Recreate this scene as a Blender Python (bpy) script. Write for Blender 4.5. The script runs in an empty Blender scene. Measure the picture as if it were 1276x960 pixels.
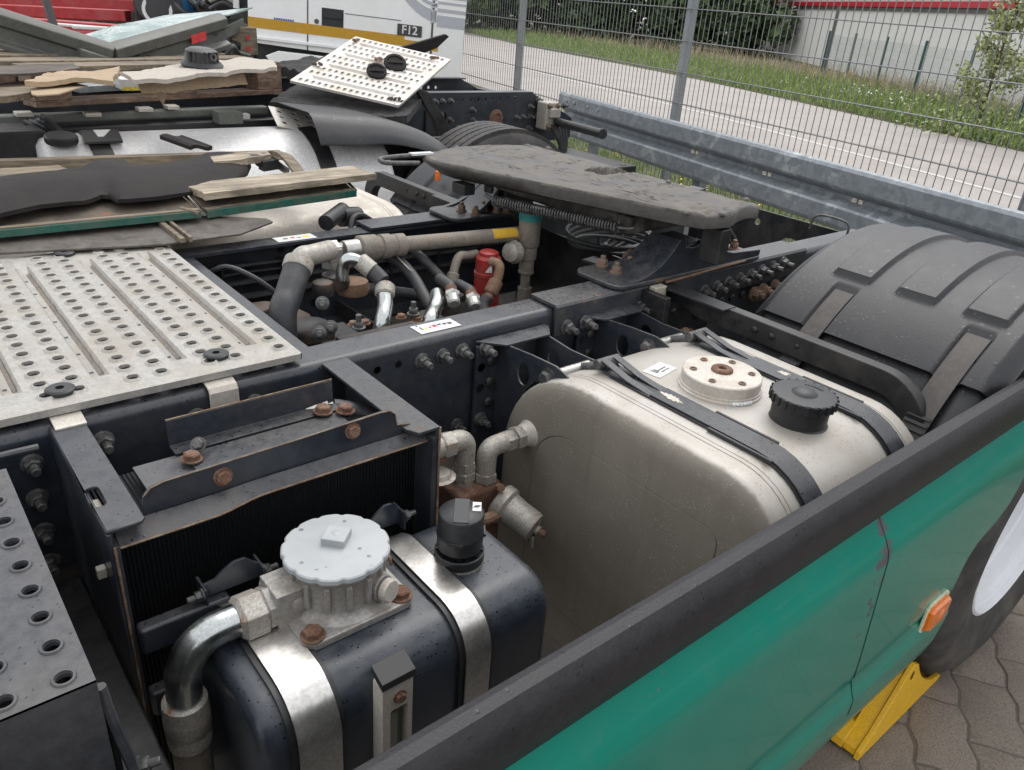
import bpy, bmesh, math, random
from math import pi, sin, cos, radians, hypot, atan2
from mathutils import Vector, Matrix
from mathutils.geometry import tessellate_polygon
random.seed(7)
SC = bpy.context.scene
COL = SC.collection

# ------------------------------------------------------------------ camera, sky, sun, exposure
cam_d = bpy.data.cameras.new('camera')
cam = bpy.data.objects.new('camera', cam_d)
COL.objects.link(cam)
yaw, pitch, roll = radians(48.56), radians(26.3), radians(4.76)
fw = Vector((cos(pitch) * cos(yaw), cos(pitch) * sin(yaw), -sin(pitch)))
rt = fw.cross(Vector((0, 0, 1))).normalized()
up = rt.cross(fw)
rt2 = rt * cos(roll) + up * sin(roll)
up2 = -rt * sin(roll) + up * cos(roll)
M = Matrix((rt2, up2, -fw)).transposed().to_4x4()
M.translation = (0, 0, 1.57)
cam.matrix_world = M
cam_d.sensor_width = 36
cam_d.lens = 970 / 1276 * 36
cam_d.clip_start = 0.02
cam_d.clip_end = 400
SC.camera = cam

SUN_EL, SUN_AZ = radians(58), radians(35)       # azimuth measured from +X towards +Y
world = bpy.data.worlds.new('World')
SC.world = world
world.use_nodes = True
wn, wl = world.node_tree.nodes, world.node_tree.links
wn.clear()
sky = wn.new('ShaderNodeTexSky')
sky.sky_type = 'NISHITA'
sky.sun_disc = False
sky.sun_elevation = SUN_EL
sky.sun_rotation = pi / 2 - SUN_AZ
sky.air_density = 1.0
sky.dust_density = 4.0
sky.ozone_density = 1.0
hsv = wn.new('ShaderNodeHueSaturation')          # overcast: a nearly colourless sky
hsv.inputs['Saturation'].default_value = 0.13
bg = wn.new('ShaderNodeBackground')
bg.inputs['Strength'].default_value = 0.13
wo = wn.new('ShaderNodeOutputWorld')
wl.new(sky.outputs[0], hsv.inputs['Color'])
cloud = wn.new('ShaderNodeMix')                  # an even cloud deck in front of most of it
cloud.data_type = 'RGBA'
cloud.inputs[0].default_value = 0.72
cloud.inputs[7].default_value = (8.6, 8.8, 9.2, 1)
wl.new(hsv.outputs[0], cloud.inputs[6])
wl.new(cloud.outputs[2], bg.inputs['Color'])
wl.new(bg.outputs[0], wo.inputs['Surface'])

sun_d = bpy.data.lights.new('sun', 'SUN')
sun_d.energy = 0.9
sun_d.angle = radians(40)
sun_d.color = (1.0, 0.965, 0.92)
sun = bpy.data.objects.new('sun', sun_d)
COL.objects.link(sun)
sdir = Vector((cos(SUN_EL) * cos(SUN_AZ), cos(SUN_EL) * sin(SUN_AZ), sin(SUN_EL)))
sun.rotation_euler = sdir.to_track_quat('Z', 'Y').to_euler()
sun.location = (3, 2, 8)

vs = SC.view_settings
vs.view_transform = 'Standard'
vs.look = 'None'
vs.exposure = 0.58
vs.gamma = 1
vs.use_curve_mapping = False

# ------------------------------------------------------------------ mesh helpers
class G:
    def __init__(s):
        s.v = []; s.f = []; s.m = []; s.cur = 0
    def mi(s, i):
        s.cur = i; return s
    def add(s, vs_, fs):
        b = len(s.v)
        s.v += [Vector(p) for p in vs_]
        for f in fs:
            s.f.append([b + i for i in f]); s.m.append(s.cur)
        return s
    def box(s, x0, x1, y0, y1, z0, z1):
        p = [(x, y, z) for z in (z0, z1) for y in (y0, y1) for x in (x0, x1)]
        return s.add(p, [(0, 2, 3, 1), (4, 5, 7, 6), (0, 1, 5, 4), (2, 6, 7, 3), (0, 4, 6, 2), (1, 3, 7, 5)])
    def obox(s, c, a, b, d):
        c, a, b, d = Vector(c), Vector(a), Vector(b), Vector(d)
        p = [c + a * x + b * y + d * z for z in (-1, 1) for y in (-1, 1) for x in (-1, 1)]
        return s.add(p, [(0, 2, 3, 1), (4, 5, 7, 6), (0, 1, 5, 4), (2, 6, 7, 3), (0, 4, 6, 2), (1, 3, 7, 5)])
    def bar(s, p0, p1, w, h, upv=(0, 0, 1)):
        p0, p1 = Vector(p0), Vector(p1)
        d = p1 - p0; n = d.normalized(); u = Vector(upv); sd = n.cross(u).normalized(); u = sd.cross(n)
        return s.obox((p0 + p1) / 2, d / 2, sd * w / 2, u * h / 2)
    def prism(s, pts, vec):
        n = len(pts); vec = Vector(vec)
        p = [Vector(q) for q in pts]
        return s.add(p + [q + vec for q in p], [list(range(n))[::-1], list(range(n, 2 * n))] +
                     [(i, (i + 1) % n, n + (i + 1) % n, n + i) for i in range(n)])
    def cyl(s, p0, p1, r0, r1=None, n=16, cap=True, rot=0.0):
        r1 = r0 if r1 is None else r1
        p0, p1 = Vector(p0), Vector(p1)
        a, b = frame(p1 - p0)
        vs_ = []
        for p, r in ((p0, r0), (p1, r1)):
            for i in range(n):
                t = 2 * pi * i / n + rot
                vs_.append(p + a * (r * cos(t)) + b * (r * sin(t)))
        fs = [(i, (i + 1) % n, n + (i + 1) % n, n + i) for i in range(n)]
        if cap: fs += [list(range(n))[::-1], list(range(n, 2 * n))]
        return s.add(vs_, fs)
    def tube(s, path, r, n=12, cap=True):
        path = [Vector(p) for p in path]; k = len(path)
        rr_ = r if isinstance(r, (list, tuple)) else [r] * k
        a = None; vs_ = []
        for i, p in enumerate(path):
            t = (path[min(i + 1, k - 1)] - path[max(i - 1, 0)]).normalized()
            if a is None: a, b = frame(t)
            else:
                a = (a - t * a.dot(t)).normalized(); b = t.cross(a)
            for j in range(n):
                q = 2 * pi * j / n
                vs_.append(p + (a * cos(q) + b * sin(q)) * rr_[i])
        fs = []
        for i in range(k - 1):
            for j in range(n):
                fs.append((i * n + j, i * n + (j + 1) % n, (i + 1) * n + (j + 1) % n, (i + 1) * n + j))
        if cap: fs += [list(range(n))[::-1], list(range((k - 1) * n, k * n))]
        return s.add(vs_, fs)
    def lathe(s, o, axis, prof, n=24, ref=None, cap=True):
        o = Vector(o); ax = Vector(axis).normalized(); a, b = frame(ax)
        if ref: a = (Vector(ref) - ax * Vector(ref).dot(ax)).normalized(); b = ax.cross(a)
        vs_ = []; k = len(prof)
        for r, h in prof:
            for j in range(n):
                q = 2 * pi * j / n
                vs_.append(o + ax * h + (a * cos(q) + b * sin(q)) * max(r, 1e-5))
        fs = [(i * n + j, i * n + (j + 1) % n, (i + 1) * n + (j + 1) % n, (i + 1) * n + j) for i in range(k - 1) for j in range(n)]
        if cap: fs += [list(range(n))[::-1], list(range((k - 1) * n, k * n))]
        return s.add(vs_, fs)
    def rings(s, rings, closed=True, cap0=True, cap1=True):
        n = len(rings[0]); k = len(rings)
        vs_ = [p for r in rings for p in r]; fs = []
        for i in range(k - 1):
            for j in range(n if closed else n - 1):
                fs.append((i * n + j, i * n + (j + 1) % n, (i + 1) * n + (j + 1) % n, (i + 1) * n + j))
        if cap0: fs.append(list(range(n))[::-1])
        if cap1: fs.append(list(range((k - 1) * n, k * n)))
        return s.add(vs_, fs)
    def grid(s, fn, nu, nv):
        vs_ = [fn(i / nu, j / nv) for j in range(nv + 1) for i in range(nu + 1)]
        fs = [(j * (nu + 1) + i, j * (nu + 1) + i + 1, (j + 1) * (nu + 1) + i + 1, (j + 1) * (nu + 1) + i) for j in range(nv) for i in range(nu)]
        return s.add(vs_, fs)
    def slab(s, fn, nu, nv, th):
        # closed sheet: fn gives the top, th a vector to the underside
        th = Vector(th)
        top = [Vector(fn(i / nu, j / nv)) for j in range(nv + 1) for i in range(nu + 1)]
        N = len(top); w = nu + 1
        fs = []
        for j in range(nv):
            for i in range(nu):
                q = (j * w + i, j * w + i + 1, (j + 1) * w + i + 1, (j + 1) * w + i)
                fs.append(q); fs.append(tuple(N + x for x in q[::-1]))
        edge = [i for i in range(w)] + [j * w + nu for j in range(1, nv + 1)] + [nv * w + i for i in range(nu - 1, -1, -1)] + [j * w for j in range(nv - 1, 0, -1)]
        for a, b in zip(edge, edge[1:] + edge[:1]): fs.append((b, a, N + a, N + b))
        return s.add(top + [p + th for p in top], fs)
    def strip(s, path, vec, th):
        # flat bar following a path: vec is its width, th its thickness, offset to the left of the path
        path = [Vector(p) for p in path]; vec = Vector(vec); w = vec.normalized()
        nrm = []
        for i, p in enumerate(path):
            t = (path[min(i + 1, len(path) - 1)] - path[max(i - 1, 0)]).normalized()
            nrm.append(w.cross(t).normalized())
        rings = [[p, p + vec, p + vec + n * th, p + n * th] for p, n in zip(path, nrm)]
        return s.rings(rings)
    def holed(s, outer, holes, fn, depth):
        # flat plate with real holes; fn maps (u, v) to a point, depth is a vector
        loops = [outer] + holes
        tri = tessellate_polygon([[Vector((u, v, 0)) for u, v in lp] for lp in loops])
        flat = [q for lp in loops for q in lp]; N = len(flat); depth = Vector(depth)
        top = [Vector(fn(*q)) for q in flat]
        fs = []
        for t in tri: fs.append(tuple(t)); fs.append(tuple(N + i for i in t[::-1]))
        b = 0
        for lp in loops:
            k = len(lp)
            for i in range(k): fs.append((b + i, b + (i + 1) % k, N + b + (i + 1) % k, N + b + i))
            b += k
        return s.add(top + [p + depth for p in top], fs)

def frame(d):
    d = Vector(d).normalized()
    a = Vector((0, 0, 1)) if abs(d.z) < 0.9 else Vector((1, 0, 0))
    a = (a - d * a.dot(d)).normalized()
    return a, d.cross(a)
def circ(cx, cy, r, n=16, r2=None):
    return [(cx + r * cos(2 * pi * i / n), cy + (r2 or r) * sin(2 * pi * i / n)) for i in range(n)]
def rrect(x0, x1, y0, y1, r, n=6):
    # rounded rectangle, radii for the corners (x1,y1), (x0,y1), (x0,y0), (x1,y0)
    rs = r if isinstance(r, (list, tuple)) else [r] * 4
    out = []
    for k, (cx, cy, sx, sy) in enumerate(((x1, y1, -1, -1), (x0, y1, 1, -1), (x0, y0, 1, 1), (x1, y0, -1, 1))):
        q = max(rs[k], 1e-4)
        for i in range(n + 1):
            t = pi / 2 * (k + i / n)
            out.append((cx + sx * q + q * cos(t), cy + sy * q + q * sin(t)))
    return out
def cr(pts, k=6):
    # smooth curve through points
    P = [Vector(p) for p in pts]; out = []
    for i in range(len(P) - 1):
        p0 = P[max(i - 1, 0)]; p1 = P[i]; p2 = P[i + 1]; p3 = P[min(i + 2, len(P) - 1)]
        for j in range(k):
            t = j / k
            out.append(0.5 * ((2 * p1) + (p2 - p0) * t + (2 * p0 - 5 * p1 + 4 * p2 - p3) * t * t + (3 * p1 - p0 - 3 * p2 + p3) * t ** 3))
    return out + [P[-1]]
def elbow(p0, c, p1, r, k=8):
    # path p0 -> corner c -> p1 with a rounded corner of radius about r
    p0, c, p1 = Vector(p0), Vector(c), Vector(p1)
    a = c + (p0 - c).normalized() * r; b = c + (p1 - c).normalized() * r
    return [p0] + [a * (1 - t) ** 2 + c * 2 * t * (1 - t) + b * t * t for t in [i / k for i in range(k + 1)]] + [p1]
def sst(a, b, x):
    t = max(0, min(1, (x - a) / (b - a))); return t * t * (3 - 2 * t)
def hsh(i, j=0):
    t = sin(i * 127.1 + j * 311.7) * 43758.5453; return t - math.floor(t)
def vnoise(x, y):
    i, j = math.floor(x), math.floor(y); u, v = x - i, y - j
    u = u * u * (3 - 2 * u); v = v * v * (3 - 2 * v)
    return (hsh(i, j) * (1 - u) + hsh(i + 1, j) * u) * (1 - v) + (hsh(i, j + 1) * (1 - u) + hsh(i + 1, j + 1) * u) * v
def fbm(x, y, o=4):
    s = 0; a = 0.5
    for k in range(o): s += a * vnoise(x + 17 * k, y - 9 * k); x *= 2.03; y *= 2.03; a *= 0.5
    return s

WL = {}
def link(o, parent, loc):
    COL.objects.link(o)
    loc = Vector(loc)
    if parent is not None:
        o.parent = parent; o.location = loc - WL[parent.name]
    else: o.location = loc
    WL[o.name] = loc
    return o
def tag(o, label=None, cat=None, group=None, kind=None):
    if label: o['label'] = label
    if cat: o['category'] = cat
    if group: o['group'] = group
    if kind: o['kind'] = kind
    return o
def empty(name, loc):
    o = bpy.data.objects.new(name, None); o.empty_display_size = 0.1
    return link(o, None, loc)
def build(name, g, mat, parent=None, bevel=0, seg=2, ang=35, origin=None, merge=False, label=None):
    if origin is None:
        xs = [p.x for p in g.v]; ys = [p.y for p in g.v]; zs = [p.z for p in g.v]
        origin = Vector(((min(xs) + max(xs)) / 2, (min(ys) + max(ys)) / 2, min(zs)))
    origin = Vector(origin)
    me = bpy.data.meshes.new(name)
    me.from_pydata([p - origin for p in g.v], [], g.f)
    mats = mat if isinstance(mat, (list, tuple)) else [mat]
    for m in mats: me.materials.append(m)
    if len(mats) > 1: me.polygons.foreach_set('material_index', g.m)
    bm = bmesh.new(); bm.from_mesh(me)
    if merge: bmesh.ops.remove_doubles(bm, verts=bm.verts, dist=1e-5)
    bmesh.ops.recalc_face_normals(bm, faces=bm.faces)
    bm.to_mesh(me); bm.free()
    me.polygons.foreach_set('use_smooth', [True] * len(me.polygons))
    me.set_sharp_from_angle(angle=radians(ang))
    o = bpy.data.objects.new(name, me)
    link(o, parent, origin)
    if bevel:
        b = o.modifiers.new('bevel', 'BEVEL'); b.width = bevel; b.segments = seg; b.limit_method = 'ANGLE'
        b.angle_limit = radians(40); b.harden_normals = True
    if label: o['label'] = label
    return o
def inst(name, mesh, parent, loc, direction=None, spin=0.0, scale=1.0):
    o = bpy.data.objects.new(name, mesh)
    link(o, parent, loc)
    if direction is not None:
        q = Vector(direction).to_track_quat('Z', 'Y')
        o.rotation_mode = 'QUATERNION'
        from mathutils import Quaternion
        o.rotation_quaternion = q @ Quaternion((0, 0, 1), spin)
    o.scale = (scale, scale, scale)
    return o
def mesh_of(name, g, mats, ang=35):
    me = bpy.data.meshes.new(name)
    me.from_pydata([tuple(p) for p in g.v], [], g.f)
    mats = mats if isinstance(mats, (list, tuple)) else [mats]
    for m in mats: me.materials.append(m)
    if len(mats) > 1: me.polygons.foreach_set('material_index', g.m)
    bm = bmesh.new(); bm.from_mesh(me); bmesh.ops.recalc_face_normals(bm, faces=bm.faces); bm.to_mesh(me); bm.free()
    me.polygons.foreach_set('use_smooth', [True] * len(me.polygons))
    me.set_sharp_from_angle(angle=radians(ang))
    return me
# ------------------------------------------------------------------ materials
def srgb(r, g, b):
    f = lambda c: c / 12.92 if c <= 0.04045 else ((c + 0.055) / 1.055) ** 2.4
    return (f(r / 255), f(g / 255), f(b / 255))
class NT:
    def __init__(s, name):
        s.mat = bpy.data.materials.new(name); s.mat.use_nodes = True
        s.n = s.mat.node_tree.nodes; s.l = s.mat.node_tree.links
        s.b = s.n['Principled BSDF']
        s.pos = s.n.new('ShaderNodeNewGeometry').outputs['Position']
        s.geo = s.pos.node
    def set(s, sock, val):
        if hasattr(val, 'is_linked') or hasattr(val, 'links'): s.l.new(val, sock)
        elif isinstance(val, (tuple, list)) and len(val) == 3 and sock.type == 'RGBA': sock.default_value = (*val, 1)
        else: sock.default_value = val
    def noise(s, scale, detail=4, rough=0.55, dist=0.0, vec=None):
        t = s.n.new('ShaderNodeTexNoise'); t.inputs['Scale'].default_value = scale
        t.inputs['Detail'].default_value = detail; t.inputs['Roughness'].default_value = rough
        t.inputs['Distortion'].default_value = dist
        s.l.new(vec or s.pos, t.inputs['Vector']); return t.outputs['Fac']
    def vor(s, scale, feat='F1', vec=None, rnd=1.0):
        t = s.n.new('ShaderNodeTexVoronoi'); t.feature = feat; t.inputs['Scale'].default_value = scale
        t.inputs['Randomness'].default_value = rnd
        s.l.new(vec or s.pos, t.inputs['Vector']); return t
    def ramp(s, fac, a, b, c0=0.0, c1=1.0):
        t = s.n.new('ShaderNodeMapRange'); t.interpolation_type = 'SMOOTHSTEP'
        s.l.new(fac, t.inputs['Value'])
        for k, v in zip(('From Min', 'From Max', 'To Min', 'To Max'), (a, b, c0, c1)): t.inputs[k].default_value = v
        return t.outputs['Result']
    def math(s, op, a, b=0.0):
        t = s.n.new('ShaderNodeMath'); t.operation = op
        s.set(t.inputs[0], a); s.set(t.inputs[1], b); return t.outputs[0]
    def mix(s, fac, a, b):
        t = s.n.new('ShaderNodeMix'); t.data_type = 'RGBA'
        s.set(t.inputs[0], fac); s.set(t.inputs[6], a); s.set(t.inputs[7], b); return t.outputs[2]
    def mixf(s, fac, a, b):
        t = s.n.new('ShaderNodeMix'); t.data_type = 'FLOAT'
        s.set(t.inputs[0], fac); s.set(t.inputs[2], a); s.set(t.inputs[3], b); return t.outputs[0]
    def bump(s, h, strength=0.3, dist=0.002, prev=None):
        t = s.n.new('ShaderNodeBump'); t.inputs['Strength'].default_value = strength; t.inputs['Distance'].default_value = dist
        s.l.new(h, t.inputs['Height'])
        if prev: s.l.new(prev, t.inputs['Normal'])
        return t.outputs['Normal']
    def nz(s, axis='Z'):
        t = s.n.new('ShaderNodeSeparateXYZ'); s.l.new(s.geo.outputs['True Normal'], t.inputs[0]); return t.outputs[axis]
    def scaled(s, sc):
        t = s.n.new('ShaderNodeMapping'); t.inputs['Scale'].default_value = sc
        s.l.new(s.pos, t.inputs['Vector']); return t.outputs[0]
    def out(s, col=None, rough=None, metal=None, normal=None, **k):
        if col is not None: s.set(s.b.inputs['Base Color'], col)
        if rough is not None: s.set(s.b.inputs['Roughness'], rough)
        if metal is not None: s.set(s.b.inputs['Metallic'], metal)
        if normal is not None: s.l.new(normal, s.b.inputs['Normal'])
        for a, v in k.items(): s.set(s.b.inputs[a.replace('_', ' ')], v)
        return s.mat

def weathered(name, col, rough=0.45, metal=0.0, dust=None, dust_amt=0.35, dust_scale=9, var=0.25, rust=0.0, rust_col=(0.16, 0.055, 0.02),
              drops=0.0, drop_scale=90, bump=0.15, bump_scale=120, up_dust=0.0, speck=0.0, speck_col=None, grain=0.30, **kw):
    t = NT(name)
    n1 = t.noise(dust_scale, 6, 0.62, 0.4); n2 = t.noise(dust_scale * 7, 4)
    c = t.mix(t.ramp(n2, 0.3, 0.7), tuple(x * (1 - var) for x in col), tuple(min(1, x * (1 + var)) for x in col))
    n3 = t.noise(max(160, dust_scale * 22), 3, 0.7)
    if grain: c = t.mix(t.ramp(n3, 0.25, 0.75), t.mix(grain, c, (0, 0, 0)), c)
    r = t.mixf(n2, rough * 0.85, min(1, rough * 1.15))
    m = metal
    if dust:
        d = t.math('MULTIPLY', t.ramp(n1, 0.36, 0.72), dust_amt)
        if up_dust:
            d = t.math('ADD', d, t.math('MULTIPLY', t.ramp(t.nz(), 0.2, 1.0), t.math('MULTIPLY', t.ramp(n2, 0.25, 0.65), up_dust)))
        d = t.math('MINIMUM', d, 1.0)
        c = t.mix(d, c, dust); r = t.mixf(d, r, 0.85)
        if metal: m = t.mixf(d, metal, 0.0)
    h = t.noise(bump_scale, 5, 0.6)
    nrm = t.bump(h, bump, 0.0015)
    if rust:
        q = t.ramp(t.math('ADD', t.math('MULTIPLY', n1, 0.6), t.math('MULTIPLY', t.noise(dust_scale * 4, 6, 0.7), 0.4)), 0.62 - rust * 0.3, 0.70 - rust * 0.25)
        c = t.mix(q, c, t.mix(n2, rust_col, tuple(x * 2.0 for x in rust_col))); r = t.mixf(q, r, 0.9)
        if metal: m = t.mixf(q, m, 0.0)
    if speck:
        v = t.vor(drop_scale * 2.6); sp = t.math('MULTIPLY', t.ramp(v.outputs['Distance'], 0.10, 0.22, 1, 0), t.ramp(t.noise(dust_scale * 2), 0.5 - speck * 0.2, 0.62, 0, 1))
        c = t.mix(sp, c, speck_col or dust)
    if drops:
        v = t.vor(drop_scale * 1.5); rnd = t.n.new('ShaderNodeSeparateColor'); t.l.new(v.outputs['Color'], rnd.inputs[0])
        on = t.math('MULTIPLY', t.ramp(rnd.outputs[0], 1 - drops, 1 - drops + 0.02), t.ramp(t.nz(), 0.1, 0.5))
        dr = t.math('MULTIPLY', t.ramp(v.outputs['Distance'], 0.20, 0.30, 1, 0), on)
        c = t.mix(dr, c, tuple(x * 0.45 for x in col)); r = t.mixf(dr, r, 0.06)
        nrm = t.bump(dr, 0.25, 0.001, nrm)
    return t.out(c, r, m, nrm, **kw)

DUST = (0.17, 0.15, 0.125)
m_paint = weathered('chassis_paint', (0.022, 0.027, 0.037), 0.30, 0.0, DUST, 0.13, 7, 0.18, drops=0.45, drop_scale=85, up_dust=0.12, bump=0.08)
m_paint_rusty = weathered('rusty_chassis_paint', (0.024, 0.028, 0.036), 0.38, 0.0, DUST, 0.18, 11, 0.2, rust=0.08, rust_col=(0.085, 0.045, 0.025), drops=0.4, up_dust=0.15, bump=0.2)
m_step = weathered('grey_step_paint', (0.050, 0.053, 0.062), 0.38, 0.0, DUST, 0.2, 9, 0.2, drops=0.15, up_dust=0.12, bump=0.25, bump_scale=300)
m_tankpaint = weathered('blue_grey_tank_paint', (0.024, 0.030, 0.042), 0.28, 0.0, (0.13, 0.13, 0.125), 0.12, 6, 0.12, drops=0.5, drop_scale=95, up_dust=0.18, bump=0.06)
m_black = weathered('black_plastic', (0.014, 0.015, 0.017), 0.45, 0.0, DUST, 0.07, 14, 0.2, bump=0.12, bump_scale=400)
m_blackmetal = weathered('black_metal', (0.011, 0.012, 0.014), 0.42, 0.0, DUST, 0.14, 12, 0.3, bump=0.15, up_dust=0.06)
m_fender = weathered('mudguard_plastic', (0.012, 0.0125, 0.0155), 0.38, 0.0, (0.11, 0.105, 0.10), 0.12, 5, 0.12, drops=0.07, drop_scale=36, bump=0.35, bump_scale=420, up_dust=0.05, speck=0.12, speck_col=(0.10, 0.095, 0.085), Specular_IOR_Level=0.4)
m_trim = weathered('skirt_rubber_trim', (0.016, 0.0155, 0.0185), 0.42, 0.0, (0.08, 0.07, 0.063), 0.10, 16, 0.18, drops=0.2, drop_scale=70, bump=0.3, bump_scale=260, up_dust=0.02, Specular_IOR_Level=0.35)
m_strapfab = weathered('brown_rubber_strap', (0.045, 0.038, 0.034), 0.5, 0.0, DUST, 0.2, 10, 0.25, bump=0.2)
m_alu_plate = weathered('perforated_aluminium', (0.43, 0.415, 0.385), 0.38, 0.4, (0.29, 0.26, 0.21), 0.6, 9, 0.09, bump=0.12, up_dust=0.12, speck=0.2, speck_col=(0.33, 0.27, 0.2), rust=0.0)
m_alu_pale = weathered('pale_perforated_aluminium', (0.70, 0.67, 0.62), 0.5, 0.2, (0.42, 0.33, 0.23), 0.4, 8, 0.06, bump=0.12)
m_alu = weathered('dusty_aluminium', (0.66, 0.62, 0.56), 0.40, 0.45, (0.42, 0.36, 0.285), 0.55, 5, 0.07, bump=0.12, up_dust=0.25, speck=0.45, speck_col=(0.16, 0.13, 0.10))
m_alu_flange = weathered('cast_aluminium_flange', (0.58, 0.54, 0.48), 0.5, 0.25, (0.38, 0.32, 0.25), 0.5, 20, 0.1, bump=0.25, bump_scale=300)
m_cast = weathered('cast_metal_housing', (0.40, 0.385, 0.36), 0.5, 0.45, (0.20, 0.165, 0.13), 0.55, 26, 0.15, bump=0.45, bump_scale=320)
m_zinc = weathered('zinc_plated_steel', (0.50, 0.50, 0.47), 0.30, 0.8, (0.30, 0.27, 0.22), 0.35, 30, 0.15, bump=0.2, rust=0.04)
m_zinc_dirty = weathered('weathered_zinc_fitting', (0.42, 0.40, 0.36), 0.45, 0.45, (0.26, 0.22, 0.17), 0.7, 40, 0.25, bump=0.5, bump_scale=260, rust=0.18)
m_stain = weathered('stainless_strap', (0.66, 0.64, 0.61), 0.27, 0.95, (0.45, 0.42, 0.38), 0.15, 6, 0.05, bump=0.05)
m_chrome = weathered('bright_steel_tube', (0.52, 0.54, 0.53), 0.2, 1.0, (0.35, 0.33, 0.28), 0.12, 12, 0.05, bump=0.05)
m_rust = weathered('rusty_iron', (0.14, 0.066, 0.040), 0.85, 0.1, (0.24, 0.16, 0.11), 0.6, 60, 0.45, bump=0.7, bump_scale=220)
m_brownpipe = weathered('grey_brown_pipe', (0.20, 0.175, 0.145), 0.6, 0.2, (0.28, 0.24, 0.19), 0.5, 35, 0.25, bump=0.4, rust=0.12)
m_rustpipe = weathered('brown_rusty_pipe', (0.20, 0.115, 0.07), 0.7, 0.2, (0.28, 0.19, 0.13), 0.5, 45, 0.3, bump=0.5)
m_bolt = weathered('dark_bolt_steel', (0.085, 0.086, 0.088), 0.42, 0.55, (0.20, 0.185, 0.165), 0.5, 60, 0.3, bump=0.4, bump_scale=300)
m_bolt_rust = weathered('rust_tinged_bolt', (0.16, 0.12, 0.09), 0.6, 0.3, (0.24, 0.19, 0.14), 0.5, 70, 0.3, bump=0.5, rust=0.4)
m_castrim = weathered('dark_cast_edge', (0.048, 0.043, 0.039), 0.5, 0.1, (0.10, 0.088, 0.075), 0.4, 10, 0.25, bump=0.25, bump_scale=120)
m_hose = weathered('rubber_hose', (0.024, 0.026, 0.030), 0.5, 0.0, DUST, 0.2, 18, 0.25, bump=0.3, bump_scale=200)
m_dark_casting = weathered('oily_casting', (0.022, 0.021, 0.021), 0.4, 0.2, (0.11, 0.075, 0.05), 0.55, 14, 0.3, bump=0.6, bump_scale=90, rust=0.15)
m_brown_casting = weathered('brown_axle_casting', (0.085, 0.06, 0.045), 0.65, 0.1, (0.14, 0.1, 0.075), 0.5, 12, 0.3, bump=0.5)
m_grease = weathered('greasy_cast_plate', (0.032, 0.028, 0.025), 0.45, 0.1, (0.150, 0.132, 0.110), 0.95, 14, 0.5, bump=1.0, bump_scale=150)
m_red = weathered('red_filter_paint', (0.33, 0.022, 0.020), 0.4, 0.0, (0.16, 0.07, 0.05), 0.35, 18, 0.15, bump=0.2)
m_yellow_tag = weathered('yellow_tape', (0.75, 0.44, 0.03), 0.5, 0.0, (0.35, 0.26, 0.12), 0.4, 60, 0.1)
m_teal = weathered('teal_plastic', (0.01, 0.20, 0.20), 0.5, 0.0, (0.12, 0.17, 0.16), 0.3, 40, 0.15)
m_white = weathered('white_enamel', (0.72, 0.72, 0.70), 0.4, 0.0, (0.45, 0.42, 0.36), 0.3, 8, 0.04)
m_plug = weathered('beige_plastic', (0.45, 0.42, 0.34), 0.5, 0.0, DUST, 0.3, 30, 0.1)
m_ink = weathered('dark_print', (0.05, 0.05, 0.05), 0.6)
m_redink = weathered('red_print', (0.55, 0.03, 0.03), 0.6)
m_yelink = weathered('yellow_print', (0.75, 0.6, 0.08), 0.6)
m_orange_reflector = weathered('orange_plastic', (0.8, 0.16, 0.01), 0.3)

# white filter lid with flaked paint
t = NT('flaked_white_lid')
lv = t.vor(42); f = t.math('MULTIPLY', t.ramp(t.math('ADD', lv.outputs['Distance'], t.math('MULTIPLY', t.noise(90, 3), 0.12)), 0.20, 0.215, 1, 0), t.ramp(t.noise(30, 2), 0.42, 0.46))
c = t.mix(t.ramp(t.noise(60, 5), 0.3, 0.7), (0.46, 0.475, 0.48), (0.58, 0.59, 0.58))
c = t.mix(t.ramp(t.noise(14, 4), 0.3, 0.7), (0.31, 0.325, 0.33), (0.37, 0.38, 0.38))
m_lid = t.out(t.mix(f, c, (0.16, 0.17, 0.19)), t.mixf(f, 0.5, 0.35), None, t.bump(f, -0.6, 0.001))

# fuel tank skin: dusty alloy, thick road grime on the end that faces the cab
t = NT('fuel_tank_skin')
n1 = t.noise(6, 6, 0.6, 0.5); n2 = t.noise(45, 4)
alloy = t.mix(t.ramp(n1, 0.35, 0.75), (0.43, 0.408, 0.372), (0.33, 0.30, 0.255))
v = t.vor(150, vec=t.scaled((1, .7, 1))); sp = t.math('MULTIPLY', t.ramp(v.outputs['Distance'], 0.14, 0.34, 1, 0), t.ramp(t.noise(22, 4), 0.40, 0.60))
alloy = t.mix(t.math('MULTIPLY', sp, 0.55), alloy, (0.20, 0.165, 0.125))
grime = t.mix(t.ramp(n1, 0.3, 0.7), (0.175, 0.157, 0.125), (0.215, 0.193, 0.156))
grime = t.mix(t.math('MULTIPLY', t.ramp(t.noise(1.0, 5, 0.6, 0.3, t.scaled((30, 45, 2.5))), 0.48, 0.72), 0.18), grime, (0.085, 0.072, 0.055))
v2 = t.vor(230); sp2 = t.ramp(v2.outputs['Distance'], 0.14, 0.24, 1, 0)
grime = t.mix(t.math('MULTIPLY', sp2, t.ramp(t.noise(30, 3), 0.45, 0.6)), grime, (0.40, 0.36, 0.30))
g_ = t.ramp(t.math('ADD', t.math('MULTIPLY', t.nz('X'), -1.0), t.math('MULTIPLY', n2, 0.22)), 0.72, 0.98)
geo_n = t.n.new('ShaderNodeSeparateXYZ'); t.l.new(t.geo.outputs['Normal'], geo_n.inputs[0])
tx = t.n.new('ShaderNodeSeparateXYZ'); t.l.new(t.pos, tx.inputs[0])
g_ = t.ramp(t.math('ADD', tx.outputs['X'], t.math('MULTIPLY', n2, 0.012)), 0.967, 0.975, 1, 0)
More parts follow.
